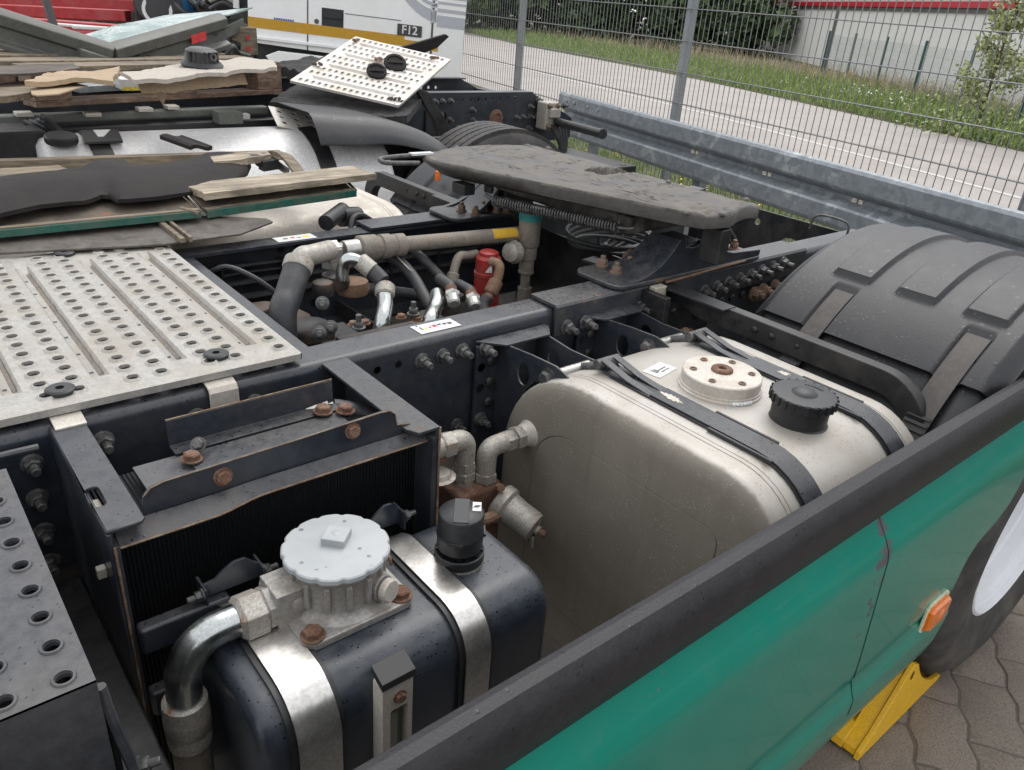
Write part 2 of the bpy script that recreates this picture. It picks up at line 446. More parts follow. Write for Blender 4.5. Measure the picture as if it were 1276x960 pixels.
m_tank = t.out(t.mix(g_, alloy, grime), t.mixf(g_, 0.5, 0.8), t.mixf(g_, 0.25, 0.0), t.bump(t.noise(160, 5, 0.6), 0.15, 0.001))

# green skirt paint under clear coat, with patches where the paint has flaked to grey primer
t = NT('green_skirt_paint')
sx = t.n.new('ShaderNodeSeparateXYZ'); t.l.new(t.pos, sx.inputs[0])
near_seam = t.ramp(t.math('ABSOLUTE', t.math('SUBTRACT', sx.outputs['X'], 1.112)), 0.004, 0.05, 1, 0)
high = t.ramp(sx.outputs['Z'], 0.68, 0.86)
fl = t.ramp(t.math('ADD', t.noise(38, 4, 0.6), t.math('ADD', t.math('MULTIPLY', near_seam, 0.26), t.math('MULTIPLY', high, 0.11))), 0.855, 0.865)
c = t.mix(t.ramp(t.noise(4, 5, 0.6), 0.3, 0.7), (0.0, 0.165, 0.118), (0.001, 0.180, 0.128))
dirt = t.math('MULTIPLY', t.ramp(t.noise(7, 6, 0.65), 0.40, 0.85), 0.05)
c = t.mix(dirt, c, (0.12, 0.14, 0.11))
c = t.mix(t.math('MULTIPLY', t.ramp(t.noise(1.0, 5, 0.6, 0.2, t.scaled((26, 26, 2))), 0.5, 0.75), 0.07), c, (0.16, 0.16, 0.13))
ch = t.vor(70); chs = t.n.new('ShaderNodeSeparateColor'); t.l.new(ch.outputs['Color'], chs.inputs[0])
c = t.mix(t.math('MULTIPLY', t.ramp(ch.outputs['Distance'], 0.10, 0.14, 1, 0), t.ramp(chs.outputs[0], 0.955, 0.96)), c, (0.10, 0.11, 0.11))
m_green = t.out(t.mix(fl, c, (0.072, 0.075, 0.082)), t.mixf(fl, 0.20, 0.6), None, t.bump(fl, -0.5, 0.0008), Coat_Weight=0.22, Coat_Roughness=0.03, Specular_IOR_Level=0.3)
m_green_old = weathered('old_green_paint', (0.008, 0.105, 0.075), 0.45, 0.0, (0.12, 0.11, 0.085), 0.5, 12, 0.2, bump=0.2)

m_chock = weathered('yellow_chock_plastic', (0.80, 0.45, 0.010), 0.42, 0.0, (0.48, 0.30, 0.06), 0.3, 20, 0.08, bump=0.3, bump_scale=300)
m_chock_in = weathered('brown_chock_recess', (0.10, 0.03, 0.01), 0.7, 0.0, DUST, 0.3, 20, 0.2)
m_lens = NT('orange_lens').out((0.95, 0.22, 0.01), 0.12, None, None, Transmission_Weight=0.35, Emission_Color=(0, 0, 0), Coat_Weight=0.6)
m_cream = weathered('cream_plastic', (0.62, 0.60, 0.42), 0.4)
m_tyre = weathered('tyre_rubber', (0.030, 0.029, 0.029), 0.7, 0.0, (0.12, 0.105, 0.09), 0.5, 9, 0.2, bump=0.3, bump_scale=160)
m_rim = weathered('silver_rim_paint', (0.66, 0.67, 0.69), 0.35, 0.0, (0.5, 0.49, 0.47), 0.15, 4, 0.02, bump=0.0, grain=0)
# glass
t = NT('sight_glass'); m_glass = t.out((0.05, 0.06, 0.045), 0.08, None, None, Coat_Weight=1.0)
# radiator core
t = NT('cooler_core')
w = t.n.new('ShaderNodeTexWave'); w.inputs['Scale'].default_value = 55; w.inputs['Distortion'].default_value = 0.6; t.l.new(t.pos, w.inputs['Vector'])
m_core = t.out((0.008, 0.009, 0.010), 0.35, None, t.bump(w.outputs['Fac'], 0.9, 0.004))
# galvanised steel with crystalline spangle
t = NT('galvanised_steel')
v = t.vor(26); v3 = t.vor(60)
sc_ = t.n.new('ShaderNodeSeparateColor'); t.l.new(v.outputs['Color'], sc_.inputs[0])
sc2 = t.n.new('ShaderNodeSeparateColor'); t.l.new(v3.outputs['Color'], sc2.inputs[0])
sp = t.math('ADD', t.math('MULTIPLY', sc_.outputs[0], 0.6), t.math('MULTIPLY', sc2.outputs[1], 0.4))
c = t.mix(t.ramp(sp, 0.15, 0.85), (0.20, 0.22, 0.237), (0.265, 0.287, 0.303))
c = t.mix(t.ramp(t.math('ADD', t.noise(5, 5), t.math('MULTIPLY', sp, 0.12)), 0.64, 0.74), c, (0.37, 0.39, 0.40))
m_galv = t.out(c, 0.45, 0.35, t.bump(sp, 0.05, 0.001))
m_postgalv = weathered('galvanised_post', (0.27, 0.29, 0.31), 0.45, 0.3, (0.33, 0.33, 0.32), 0.4, 10, 0.12, bump=0.08)
m_wire = weathered('galvanised_wire', (0.24, 0.245, 0.25), 0.5, 0.4, (0.2, 0.19, 0.17), 0.4, 10, 0.1)
# ------------------------------------------------------------------ ground, paving, road, verges
t = NT('lot_ground')
c = t.mix(t.ramp(t.noise(3, 6, 0.6), 0.3, 0.7), (0.10, 0.09, 0.078), (0.15, 0.135, 0.118))
m_ground = t.out(c, 0.9, None, t.bump(t.noise(60, 5), 0.4, 0.004))
t = NT('concrete_paver')
oi = t.n.new('ShaderNodeObjectInfo')
c = t.mix(oi.outputs['Random'], (0.195, 0.158, 0.126), (0.250, 0.208, 0.168))
n_ = t.noise(300, 4, 0.75); c = t.mix(t.ramp(n_, 0.38, 0.62), t.mix(0.75, c, (0.07, 0.057, 0.046)), c)
c = t.mix(t.math('MULTIPLY', t.ramp(t.noise(700, 2, 0.5), 0.66, 0.74), 0.6), c, (0.42, 0.38, 0.34))
c = t.mix(t.math('MULTIPLY', t.ramp(t.noise(9, 5, 0.6), 0.45, 0.75), 0.45), c, (0.10, 0.088, 0.075))
m_paver = t.out(c, 0.82, None, t.bump(n_, 0.9, 0.002))
t = NT('road_surface')
c = t.mix(t.ramp(t.noise(1.2, 6, 0.6), 0.3, 0.7), (0.30, 0.272, 0.25), (0.36, 0.33, 0.305))
c = t.mix(t.math('MULTIPLY', t.ramp(t.noise(60, 3), 0.4, 0.7), 0.25), c, (0.22, 0.2, 0.185))
m_road = t.out(c, 0.85, None, t.bump(t.noise(200, 4), 0.3, 0.003))
m_line = weathered('road_line_paint', (0.56, 0.55, 0.52), 0.7, 0.0, (0.5, 0.47, 0.44), 0.5, 20, 0.05)
t = NT('verge_soil')
c = t.mix(t.ramp(t.noise(2, 6, 0.6), 0.3, 0.7), (0.05, 0.065, 0.022), (0.10, 0.095, 0.045))
m_soil = t.out(c, 0.95, None, t.bump(t.noise(25, 5), 0.6, 0.03))

g = G(); g.add([(-120, -120, -.014), (120, -120, -.014), (120, 120, -.014), (-120, 120, -.014)], [(0, 1, 2, 3)])
ground = tag(build('ground', g, m_ground), kind='structure')
# interlocking paving stones where the lot is in view
Lp, Wp, Ap, gap = .235, .140, .0065, .0035
tri = lambda q: 4 * abs((q % 1) - .5) - 1
def paver_mesh(var):
    rnd = random.Random(var); ol = []
    f = lambda u: Ap * tri(u / (Lp / 2)); h = lambda v: Ap * .8 * tri(v / Wp + .25)
    k = 8
    u0, u1, v0, v1 = gap / 2, Lp - gap / 2, gap / 2, Wp - gap / 2
    for i in range(k + 1): u = u0 + (u1 - u0) * i / k; ol.append((u, v0 + f(u)))
    ol += [(u1 + h(v0 + (v1 - v0) * i / 4) * .6, v0 + (v1 - v0) * i / 4) for i in range(1, 4)]
    for i in range(k + 1): u = u1 - (u1 - u0) * i / k; ol.append((u, v1 + f(u)))
    ol += [(u0 + h(v1 - (v1 - v0) * i / 4) * .6, v1 - (v1 - v0) * i / 4) for i in range(1, 4)]
    cu, cv = Lp / 2, Wp / 2
    g = G(); R = []
    for s_, z in ((1.0, -.03), (1.0, -.007), (.985, -.002), (.95, 0)):
        R.append([(cu + (u - cu) * s_ * 1.0, cv + (v - cv) * (1 - (1 - s_) * 1.8), z + rnd.uniform(-.0007, .0007) * (z == -.002)) for u, v in ol])
    g.rings(R)
    return mesh_of('paving_stone', g, m_paver, 30)
PV = [paver_mesh(i) for i in range(3)]
pa = radians(33); pu, pv = Vector((cos(pa), sin(pa), 0)), Vector((-sin(pa), cos(pa), 0))
cnt = 0
for j in range(-20, 34):
    for i in range(-8, 26):
        p = Vector((.9, -.7, 0)) + pu * (i * Lp + (Lp / 2 if j % 2 else 0)) + pv * (j * Wp)
        c_ = p + pu * Lp / 2 + pv * Wp / 2
        if 1.12 < c_.x < 3.3 and -.55 < c_.y < .78:
            o = inst('paving_stone', PV[(i * 7 + j * 3) % 3], ground, p + Vector((0, 0, random.uniform(-.0025, .001))))
            o.rotation_euler = (random.uniform(-.006, .006), random.uniform(-.006, .006), pa + random.uniform(-.008, .008)); cnt += 1
g = G(); g.add([(1.0, -.7, -.0040), (3.4, -.7, -.0040), (3.4, .9, -.0040), (1.0, .9, -.0040)], [(0, 1, 2, 3)])
build('joint_sand', g, weathered('joint_sand', (0.100, 0.082, 0.066), .95, 0, (0.13, 0.11, 0.09), .5, 30, .3, bump=.6), ground)
# concrete hardstanding strip by the guard rail is part of the ground; the road lies beyond the fence
far_e = [(12.8, -1), (13.8, 2.4), (14.45, 4.6), (16.1, 8.9), (18.08, 13.84), (19.6, 19), (21.0, 24.87), (23.0, 30), (24.4, 34), (30, 50)]
line_e = [(8.6, -1), (9.3, 1.2), (9.95, 3.0), (10.9, 5.9), (11.93, 9.0), (12.6, 11.6), (13.3, 14.4), (14.4, 19.0), (15.6, 24), (20, 42)]
near_e = [(x - 2.9, y + .6) for x, y in line_e]
def ribbon(a, b, z, n=1):
    g = G(); k = len(a); g.add([(x, y, z) for x, y in a] + [(x, y, z) for x, y in b], [(i, i + 1, k + i + 1, k + i) for i in range(k - 1)]); return g
g = ribbon(near_e, far_e, .004); road = tag(build('road', g, m_road), kind='structure')
g = ribbon(line_e, [(x + .10, y - .03) for x, y in line_e], .008); tag(build('road_edge_line', g, m_line, road), 'white edge line along the road')
# verges
g = G(); pts_n = [(5.3, 10.5), (4.70, 4.757), (3.88, 1.113), (3.2, -2)]
g.add([(5.6, 12, .002), (4.55, 4.9, .002), (3.73, 1.1, .002), (3.2, -2, .002)] + [(x, y, .002) for x, y in [(13.2, 14.5), (11.2, 9.6), (8.75, 3.0), (7.4, -1.2)]], [(0, 1, 5, 4), (1, 2, 6, 5), (2, 3, 7, 6)])
tag(build('near_verge', g, m_soil), kind='structure')
g = G(); k = len(far_e); out_e = [(x + 30, y - 8) for x, y in far_e]
g.add([(x, y, .006) for x, y in far_e] + [(x + 1.2, y - .4, .10) for x, y in far_e] + [(x, y, .25) for x, y in out_e], [(i, i + 1, k + i + 1, k + i) for i in range(k - 1)] + [(k + i, k + i + 1, 2 * k + i + 1, 2 * k + i) for i in range(k - 1)])
tag(build('far_verge', g, m_soil), kind='structure')
def leafmat(name, ca, cb, tr=.25):
    t = NT(name); c = t.mix(t.ramp(t.noise(3.5, 4), .3, .7), ca, cb)
    oi = t.n.new('ShaderNodeHueSaturation'); t.l.new(c, oi.inputs['Color']); vv = t.vor(30)
    s_ = t.n.new('ShaderNodeSeparateColor'); t.l.new(vv.outputs['Color'], s_.inputs[0])
    t.l.new(t.ramp(s_.outputs[0], 0, 1, .65, 1.45), oi.inputs['Value'])
    return t.out(oi.outputs[0], .6, None, None, Subsurface_Weight=0.0)
m_grass = leafmat('grass_green', (0.16, 0.23, 0.055), (0.25, 0.32, 0.095))
m_grass_b = leafmat('grass_bright', (0.14, 0.22, 0.05), (0.21, 0.29, 0.08))
m_dry = leafmat('grass_dry', (0.36, 0.28, 0.16), (0.46, 0.36, 0.22))
m_leaf_d = leafmat('leaf_dark', (0.022, 0.040, 0.014), (0.045, 0.075, 0.022))
m_leaf_m = leafmat('leaf_mid', (0.05, 0.085, 0.025), (0.08, 0.12, 0.035))
m_leaf_l = leafmat('leaf_light', (0.22, 0.26, 0.10), (0.33, 0.36, 0.16))
m_bark = weathered('bark', (0.08, 0.06, 0.045), .8)
m_petal_w = weathered('white_petal', (0.75, 0.74, 0.68), .6)
m_petal_y = weathered('yellow_petal', (0.80, 0.60, 0.02), .6)
def blades(n, place, h0, h1, w, rnd):
    g = G(); vs_ = []; fs = []
    for i in range(n):
        p = place(rnd)
        if p is None: continue
        x, y, z = p[:3]; hh = rnd.uniform(h0, h1) * (p[3] if len(p) > 3 else 1); a = rnd.uniform(0, 6.28); ln = rnd.uniform(.1, .55) * hh
        dx, dy = cos(a), sin(a); b = rnd.uniform(0, 6.28); wx, wy = cos(b) * w, sin(b) * w
        k = len(vs_)
        vs_ += [(x - wx, y - wy, z), (x + wx, y + wy, z), (x + dx * ln * .35 + wx * .7, y + dy * ln * .35 + wy * .7, z + hh * .6), (x + dx * ln * .35 - wx * .7, y + dy * ln * .35 - wy * .7, z + hh * .6), (x + dx * ln, y + dy * ln, z + hh)]
        fs += [(k, k + 1, k + 2, k + 3), (k + 3, k + 2, k + 4)]
    g.add(vs_, fs); return g
def fast(name, g, mat, parent=None):
    me = bpy.data.meshes.new(name); me.from_pydata([tuple(p) for p in g.v], [], g.f); me.materials.append(mat)
    o = bpy.data.objects.new(name, me); link(o, parent, (0, 0, 0)); return o
def lerp_line(L, y):
    for (xa, ya), (xb, yb) in zip(L, L[1:]):
        if ya <= y <= yb: return xa + (xb - xa) * (y - ya) / (yb - ya)
    return None
gl = [(3.2, -1.3), (3.88, 1.113), (4.70, 4.757), (5.6, 8.8), (6.3, 12)]
def near_v(r):
    y = r.uniform(-1, 11); a = lerp_line(gl, y); b = lerp_line(near_e, min(y + .0, 30))
    if a is None or b is None: return None
    return (a + (b - a) * r.random(), y, 0, .6 + .8 * fbm(y * .8, a))
rnd = random.Random(3)
def far_v(lo, hi):
    def fn(r):
        y = r.uniform(2, 32) if r.random() < .5 else r.uniform(2, 14); a = lerp_line(far_e, y); s_ = lo + (hi - lo) * r.random()
        return (a + s_ * .95, y - s_ * .3, .02 + min(s_, 1.2) * .07, .7 + .5 * fbm(y * .9, s_ * 2))
    return fn
tag(fast('near_verge_grass', blades(9000, near_v, .07, .20, .005, rnd), m_grass_b), 'bright green grass behind the guard rail', 'grass', kind='stuff')
tag(fast('far_verge_grass', blades(26000, far_v(.02, 5.0), .10, .34, .013, rnd), m_grass), 'long green grass on the far side of the road', 'grass', kind='stuff')
tag(fast('dry_grass', blades(5000, far_v(2.6, 8.0), .28, .60, .008, rnd), m_dry), 'dry straw-coloured grass below the white wall', 'grass', kind='stuff')
def flowers(n, place, r0, rnd):
    g = G()
    for i in range(n):
        p = place(rnd)
        if p is None: continue
        x, y, z = p[:3]; zz = z + rnd.uniform(.15, .32); r = r0 * rnd.uniform(.6, 1.3)
        g.add([(x + r * cos(2 * pi * k / 6), y + r * sin(2 * pi * k / 6), zz + r * .5 * sin(k * 2.1)) for k in range(6)], [list(range(6))])
    return g
def clump_fl(r):
    y = r.choice([3.6, 4.4, 5.1, 6.2, 8.2, 9.4, 11.0]) + r.gauss(0, .35); a = lerp_line(far_e, y); s_ = r.uniform(.5, 2.2); return (a + s_, y, .1)
tag(fast('white_flowers', flowers(80, clump_fl, .038, rnd), m_petal_w), 'white umbel flowers in the roadside grass', 'flowers', kind='stuff')
def yel(r):
    y = r.uniform(1.6, 6.5); a = lerp_line(gl, y); b = lerp_line(near_e, y)
    return (a + (b - a) * r.uniform(.1, .8), y, -.05)
tag(fast('yellow_flowers', flowers(200, yel, .016, rnd), m_petal_y), 'yellow flowers in the grass behind the guard rail', 'flowers', kind='stuff')

# ------------------------------------------------------------------ bushes, sapling, far wall
def leaves(n, shape, size, rnd):
    g = G(); vs_ = []; fs = []
    for i in range(n):
        p = shape(rnd)
        a = Vector((rnd.gauss(0, 1), rnd.gauss(0, 1), rnd.gauss(0, .7))).normalized(); b = a.cross(Vector((rnd.gauss(0, 1), rnd.gauss(0, 1), rnd.gauss(0, 1)))).normalized()
        s_ = size * rnd.uniform(.6, 1.4); k = len(vs_); p = Vector(p)
        vs_ += [p - a * s_, p + b * s_ * .5, p + a * s_, p - b * s_ * .5]; fs.append((k, k + 1, k + 2, k + 3))
    g.add(vs_, fs); return g
def bush(x, y, rx, ry, h, n, mats, label, name='bush', size=.10, seed=1):
    rnd = random.Random(seed); root = tag(empty(name, (x, y, 0)), label, 'bush', 'bushes beyond the road')
    cl = [(x + rnd.gauss(0, .45) * rx, y + rnd.gauss(0, .45) * ry, h * (.15 + .75 * rnd.random()), rnd.uniform(.25, .5)) for _ in range(34)]
    def sh(r):
        c_ = r.choice(cl); d_ = Vector((r.gauss(0, 1), r.gauss(0, 1), r.gauss(0, 1))).normalized() * r.uniform(.5, 1) ** .4
        return (c_[0] + d_.x * c_[3] * rx * .8, c_[1] + d_.y * c_[3] * ry * .8, max(.1, c_[2] + d_.z * c_[3] * h * .45))
    tr_ = G()
    for k in range(6):
        c_ = cl[k]; tr_.tube(cr([(x + rnd.gauss(0, .1), y + rnd.gauss(0, .1), 0), ((x + c_[0]) / 2, (y + c_[1]) / 2, c_[2] * .6), c_[:3]], 4), [.06 * (1 - i / 12) for i in range(9)], 6)
    build('stem', tr_, m_bark, root)
    for k, m in enumerate(mats):
        o = fast('foliage', leaves(n // len(mats), sh, size, rnd), m); COL.objects.unlink(o); bpy.data.objects.remove(o) if False else None
        COL.objects.link(o); o.parent = root; o.location = -WL[root.name]
        o['kind'] = 'stuff'
for i, (x, y, rx, ry, h, lab) in enumerate([
        (27.5, 37.0, 3.0, 3.0, 4.2, 'dark bush beside the first fence post'),
        (26.5, 31.5, 2.6, 2.6, 4.6, 'tall dark bush between the two nearer fence posts'),
        (28.5, 27.5, 2.4, 2.4, 4.4, 'dense dark bush left of the second fence post'),
        (30.5, 25.0, 2.2, 2.2, 4.6, 'dark bush behind the second fence post'),
        (32.0, 22.6, 2.0, 2.0, 4.4, 'dark bush at the left end of the white wall'),
        (32.5, 34.0, 3.5, 3.5, 5.5, 'dark bush farthest back beyond the road'), (36.0, 29.0, 3.5, 3.5, 6.0, 'tall dark bush behind the gap between the two posts')]):
    bush(x, y, rx, ry, h, 5200, [m_leaf_d, m_leaf_d, m_leaf_m], lab, size=.19, seed=i + 5)
# sapling by the road
sp_ = tag(empty('sapling', (15.4, 5.75, 0)), 'light green young sapling at the right in front of the white wall', 'tree')
rnd = random.Random(11); tr_ = G(); base_ = Vector((15.4, 5.75, .1)); tips = []
tr_.tube(cr([base_, base_ + Vector((.05, .03, 1.2)), base_ + Vector((.0, -.03, 2.9))], 5), [.035 * (1 - i / 11.5) for i in range(11)], 7)
for k in range(16):
    zz = .3 + 1.9 * k / 16; a = rnd.uniform(0, 6.28); L_ = rnd.uniform(.5, .95) * (1 - .22 * zz); p0_ = base_ + Vector((0, 0, zz)); e_ = p0_ + Vector((cos(a) * L_, sin(a) * L_, rnd.uniform(.15, .55)))
    tr_.tube(cr([p0_, p0_ * .5 + e_ * .5 + Vector((0, 0, .06)), e_], 4), [.012 * (1 - i / 10) for i in range(9)], 5); tips.append((p0_, e_))
build('trunk', tr_, m_bark, sp_)
def sap(r):
    a, b = r.choice(tips); q = r.uniform(.25, 1.05); p = a * (1 - q) + b * q; return (p.x + r.gauss(0, .07), p.y + r.gauss(0, .07), p.z + r.gauss(0, .07))
o = fast('crown', leaves(2600, sap, .048, rnd), m_leaf_l); o.parent = sp_; o.location = -WL[sp_.name]; o['kind'] = 'stuff'
def sap2(r): p = base_ + Vector((0, 0, .2)); return (p.x + r.gauss(0, .55), p.y + r.gauss(0, .55), abs(r.gauss(.15, .28)))
o = fast('undergrowth', leaves(700, sap2, .045, rnd), m_leaf_l); o.parent = sp_; o.location = -WL[sp_.name]; o['kind'] = 'stuff'
# white building with a red fascia
WA, WB = Vector((36.35, 24.86, 0)), Vector((19.9, 6.53, 0)); wd = (WB - WA).normalized(); wnrm = Vector((-wd.y, wd.x, 0)); wnrm = wnrm if wnrm.x < 0 else -wnrm
hall = tag(empty('low_building', (26, 14, 0)), 'low white building with red and grey roof edge across the road', 'building')
m_wall = weathered('white_render', (0.78, 0.77, 0.74), .8, 0, (0.5, 0.47, 0.43), .3, 1.5, .03)
m_fred = weathered('red_fascia', (0.50, 0.015, 0.03), .4); m_fgrey = weathered('grey_fascia', (0.10, 0.095, 0.095), .5); m_roof = weathered('pale_roof', (0.55, 0.45, 0.44), .6)
def wallbox(o0, o1, z0, z1, a=-6, b=45):
    p = WA + wd * a; q = WA + wd * b
    return G().add([p + wnrm * o0 + Vector((0, 0, z0)), q + wnrm * o0 + Vector((0, 0, z0)), q + wnrm * o1 + Vector((0, 0, z0)), p + wnrm * o1 + Vector((0, 0, z0)),
                    p + wnrm * o0 + Vector((0, 0, z1)), q + wnrm * o0 + Vector((0, 0, z1)), q + wnrm * o1 + Vector((0, 0, z1)), p + wnrm * o1 + Vector((0, 0, z1))],
                   [(0, 1, 2, 3), (4, 5, 6, 7), (0, 1, 5, 4), (1, 2, 6, 5), (2, 3, 7, 6), (3, 0, 4, 7)])
build('wall', wallbox(-6, 0, 0, 2.12), m_wall, hall); build('grey_fascia', wallbox(-.1, .06, 2.10, 2.21), m_fgrey, hall)
build('red_fascia', wallbox(-.1, .12, 2.212, 2.36), m_fred, hall); build('roof', wallbox(-6.2, .10, 2.362, 2.75), m_roof, hall)
m_gpost = weathered('green_post', (0.02, 0.09, 0.08), .5); m_gwire = weathered('pale_green_wire', (0.22, 0.27, 0.26), .5)
ff = tag(empty('far_wire_fence', (24, 12, 0)), 'low green wire fence in front of the white wall', 'fence')
f0 = WB + wnrm * 1.6 - wd * 9.2
for k in range(7):
    p = f0 + wd * (k * 2.35); g = G().cyl(p + Vector((0, 0, 0)), p + Vector((0, 0, 1.42)), .035, n=8); build('post', g, m_gpost, ff)
    if k < 6:
        g = G()
        for j in range(47):
            q = p + wd * (.05 * j + .02); g.cyl(q + Vector((0, 0, .1)), q + Vector((0, 0, 1.3)), .0025, n=3, cap=False)
        for j in range(7): g.cyl(p + Vector((0, 0, .1 + .2 * j)), p + wd * 2.35 + Vector((0, 0, .1 + .2 * j)), .003, n=3, cap=False)
        build('mesh_panel', g, m_gwire, ff)
g = G().cyl(f0 + wd * 1.2 + wnrm * .3, f0 + wd * 1.2 + wnrm * .3 + Vector((0, 0, 2.1)), .05, n=8); tag(build('grey_pole', g, m_fgrey), 'dark grey pole in front of the white wall', 'pole')
# ------------------------------------------------------------------ the truck in the foreground
truck = tag(empty('truck_chassis', (1.2, 1.585, 0)), 'dark blue-grey truck chassis with green side skirt, tanks and fifth wheel in the foreground', 'truck')
NUT = mesh_of('flange_nut', G().lathe((0, 0, 0), (0, 0, 1), [(.0165, 0), (.0165, .003), (.014, .0045)], 16)
              .lathe((0, 0, .004), (0, 0, 1), [(.0122, 0), (.0128, .001), (.0128, .011), (.0112, .013)], 6)
              .lathe((0, 0, .016), (0, 0, 1), [(.0072, 0), (.0072, .017), (.0060, .0185)], 10), m_bolt)
HEX = mesh_of('hex_bolt', G().lathe((0, 0, 0), (0, 0, 1), [(.014, 0), (.014, .002)], 14)
              .lathe((0, 0, .002), (0, 0, 1), [(.0108, 0), (.0108, .0065), (.009, .0078)], 6), m_rust)
HEXD = mesh_of('hex_bolt_dark', G().lathe((0, 0, 0), (0, 0, 1), [(.0145, 0), (.0145, .003)], 14)
               .lathe((0, 0, .003), (0, 0, 1), [(.011, 0), (.011, .007), (.009, .0085)], 6), m_bolt)
RIVET = mesh_of('round_bolt', G().lathe((0, 0, 0), (0, 0, 1), [(.0115, 0), (.0115, .003), (.009, .006), (.004, .0075)], 14), m_blackmetal)
STUDR = mesh_of('rusty_stud', G().lathe((0, 0, 0), (0, 0, 1), [(.017, 0), (.017, .004), (.014, .005)], 16)
                .lathe((0, 0, .004), (0, 0, 1), [(.0125, 0), (.0125, .014), (.011, .016)], 6)
                .lathe((0, 0, .018), (0, 0, 1), [(.0075, 0), (.0075, .010), (.005, .012)], 10), m_bolt_rust)
SCREW = mesh_of('socket_screw', G().lathe((0, 0, 0), (0, 0, 1), [(.0062, 0), (.0062, .002), (.0035, .002), (.0033, .0005)], 10), m_bolt_rust)
def bolts(parent, mesh, pts, d, name='bolt', scale=1.0):
    for p in pts:
        inst(name, mesh, parent, p, d, random.random() * 6.28, scale * random.uniform(.96, 1.04))

# frame rails: C-sections of folded steel
def rail(y_out, sgn, x0, x1, holes):
    z1, z0, r, th, w = .95, .68, .018, .008, .078
    prof = []
    for i in range(7):
        a = pi / 2 * i / 6
        prof.append((y_out + sgn * (r - r * sin(a)), z1 - r + r * cos(a)))
    out = [(y_out + sgn * w, z1)] + prof
    bot = [(y, z0 + (z1 - z)) for y, z in prof[::-1]] + [(y_out + sgn * w, z0)]
    prof = out + bot
    inner = [(y_out + sgn * w, z0 + th)] + [(y_out + sgn * (th), z0 + th), (y_out + sgn * th, z1 - th)] + [(y_out + sgn * w, z1 - th)]
    poly = prof + inner
    g = G(); g.prism([(x0, y, z) for y, z in poly], (x1 - x0, 0, 0))
    return g
rail_n = build('frame_rail', rail(1.19, 1, -.7, 2.62, []), m_paint, truck, ang=50, label='near dark painted frame rail with rows of bolts')
rail_f = build('frame_rail', rail(1.98, -1, -.7, 2.62, []), m_paint, truck, ang=50, label='far dark painted frame rail')
HOLE = mesh_of('bolt_hole', G().lathe((0, 0, 0), (0, 0, 1), [(.0098, 0), (.0098, .0008), (.0078, .0008), (.0075, -.004)], 14), [m_black])
bolts(rail_n, NUT, [(x, 1.19, .905) for x in (.209, .354, .453, .802, .852, .902, 1.187 - .32 + .0)][:6], (0, -1, 0))
bolts(rail_n, NUT, [(.110, 1.19, .897), (.107, 1.19, .836), (.105, 1.19, .774), (.104, 1.19, .715), (.897, 1.19, .728)], (0, -1, 0))
bolts(rail_n, HOLE, [(.70, 1.19, .908), (.748, 1.19, .909)], (0, -1, 0), 'hole')
bolts(rail_f, HOLE, [(.86 + .05 * i, 1.972, .912) for i in range(3)] + [(1.3, 1.972, .80), (1.35, 1.972, .80), (.95, 1.972, .74)], (0, -1, 0), 'hole', 1.3)
bolts(rail_f, RIVET, [(1.22, 1.972, .885), (1.02, 1.972, .80), (1.12, 1.972, .79), (1.17, 1.972, .86)], (0, -1, 0))

# sub-frame angle lying over the near rail
sl = G()
sl.prism([(1.155, 1.178, .886), (1.155, 1.1875, .886), (1.155, 1.1875, .953), (1.155, 1.27, .953), (1.155, 1.27, .962), (1.155, 1.184, .962), (1.155, 1.178, .956)], (1.03, 0, 0))
sleeve = build('mounting_angle', sl, m_paint_rusty, rail_n, .0015)
bolts(rail_n, NUT, [(1.19, 1.178, .905), (1.247, 1.175, .907)] + [(1.438, 1.178, .908), (1.488, 1.178, .909)] + [(1.55, 1.178, .915)] + [(1.695 + .052 * i, 1.178, .907 + .004 * i) for i in range(8)], (0, -1, 0), scale=1.1)
bolts(rail_n, RIVET, [(1.80 + .05 * i, 1.188, .858) for i in range(6)], (0, -1, 0))
sl = G(); sl.box(1.10, 2.185, 1.90, 1.99, .953, .962); sl.box(1.10, 2.185, 1.982, 1.99, .88, .953)
build('mounting_angle', sl, m_paint, rail_f, .0015)

# stickers on the rails
def sticker(c, u, v, n, marks, parent, label):
    c, u, v, n = Vector(c), Vector(u), Vector(v), Vector(n)
    g = G(); g.add([c - u - v, c + u - v, c + u + v, c - u + v], [(0, 1, 2, 3)])
    o = build('sticker', g, m_white, parent, label=label)
    for a, b, w, h, m in marks:
        g = G(); p = c + u * a + v * b + n * .0006
        g.add([p - u * w - v * h, p + u * w - v * h, p + u * w + v * h, p - u * w + v * h], [(0, 1, 2, 3)])
        build('print_mark', g, m, o)
mk_ = [(-.7, .1, .03, .35, m_ink), (-.55, -.1, .05, .2, m_yelink), (-.3, 0, .06, .1, m_redink), (-.05, .1, .09, .25, m_redink), (.2, .2, .1, .12, m_ink), (.45, .1, .08, .16, m_ink), (.68, 0, .1, .2, m_ink), (-.75, .75, .04, .1, m_ink)]
sticker((.866, 1.234, .9512), (.05, 0, 0), (0, .022, 0), (0, 0, 1), mk_, rail_n, 'small white sticker with tiny print on near rail')
mk2 = [(-.5, 0, .12, .18, m_ink), (-.1, .1, .1, .2, m_redink), (.2, -.1, .1, .12, m_ink), (.6, .1, .14, .4, m_yelink)]
sticker((.885, 1.934, .9512), (.055, 0, 0), (0, .022, 0), (0, 0, 1), mk2, rail_f, 'small white sticker with tiny print on far rail')

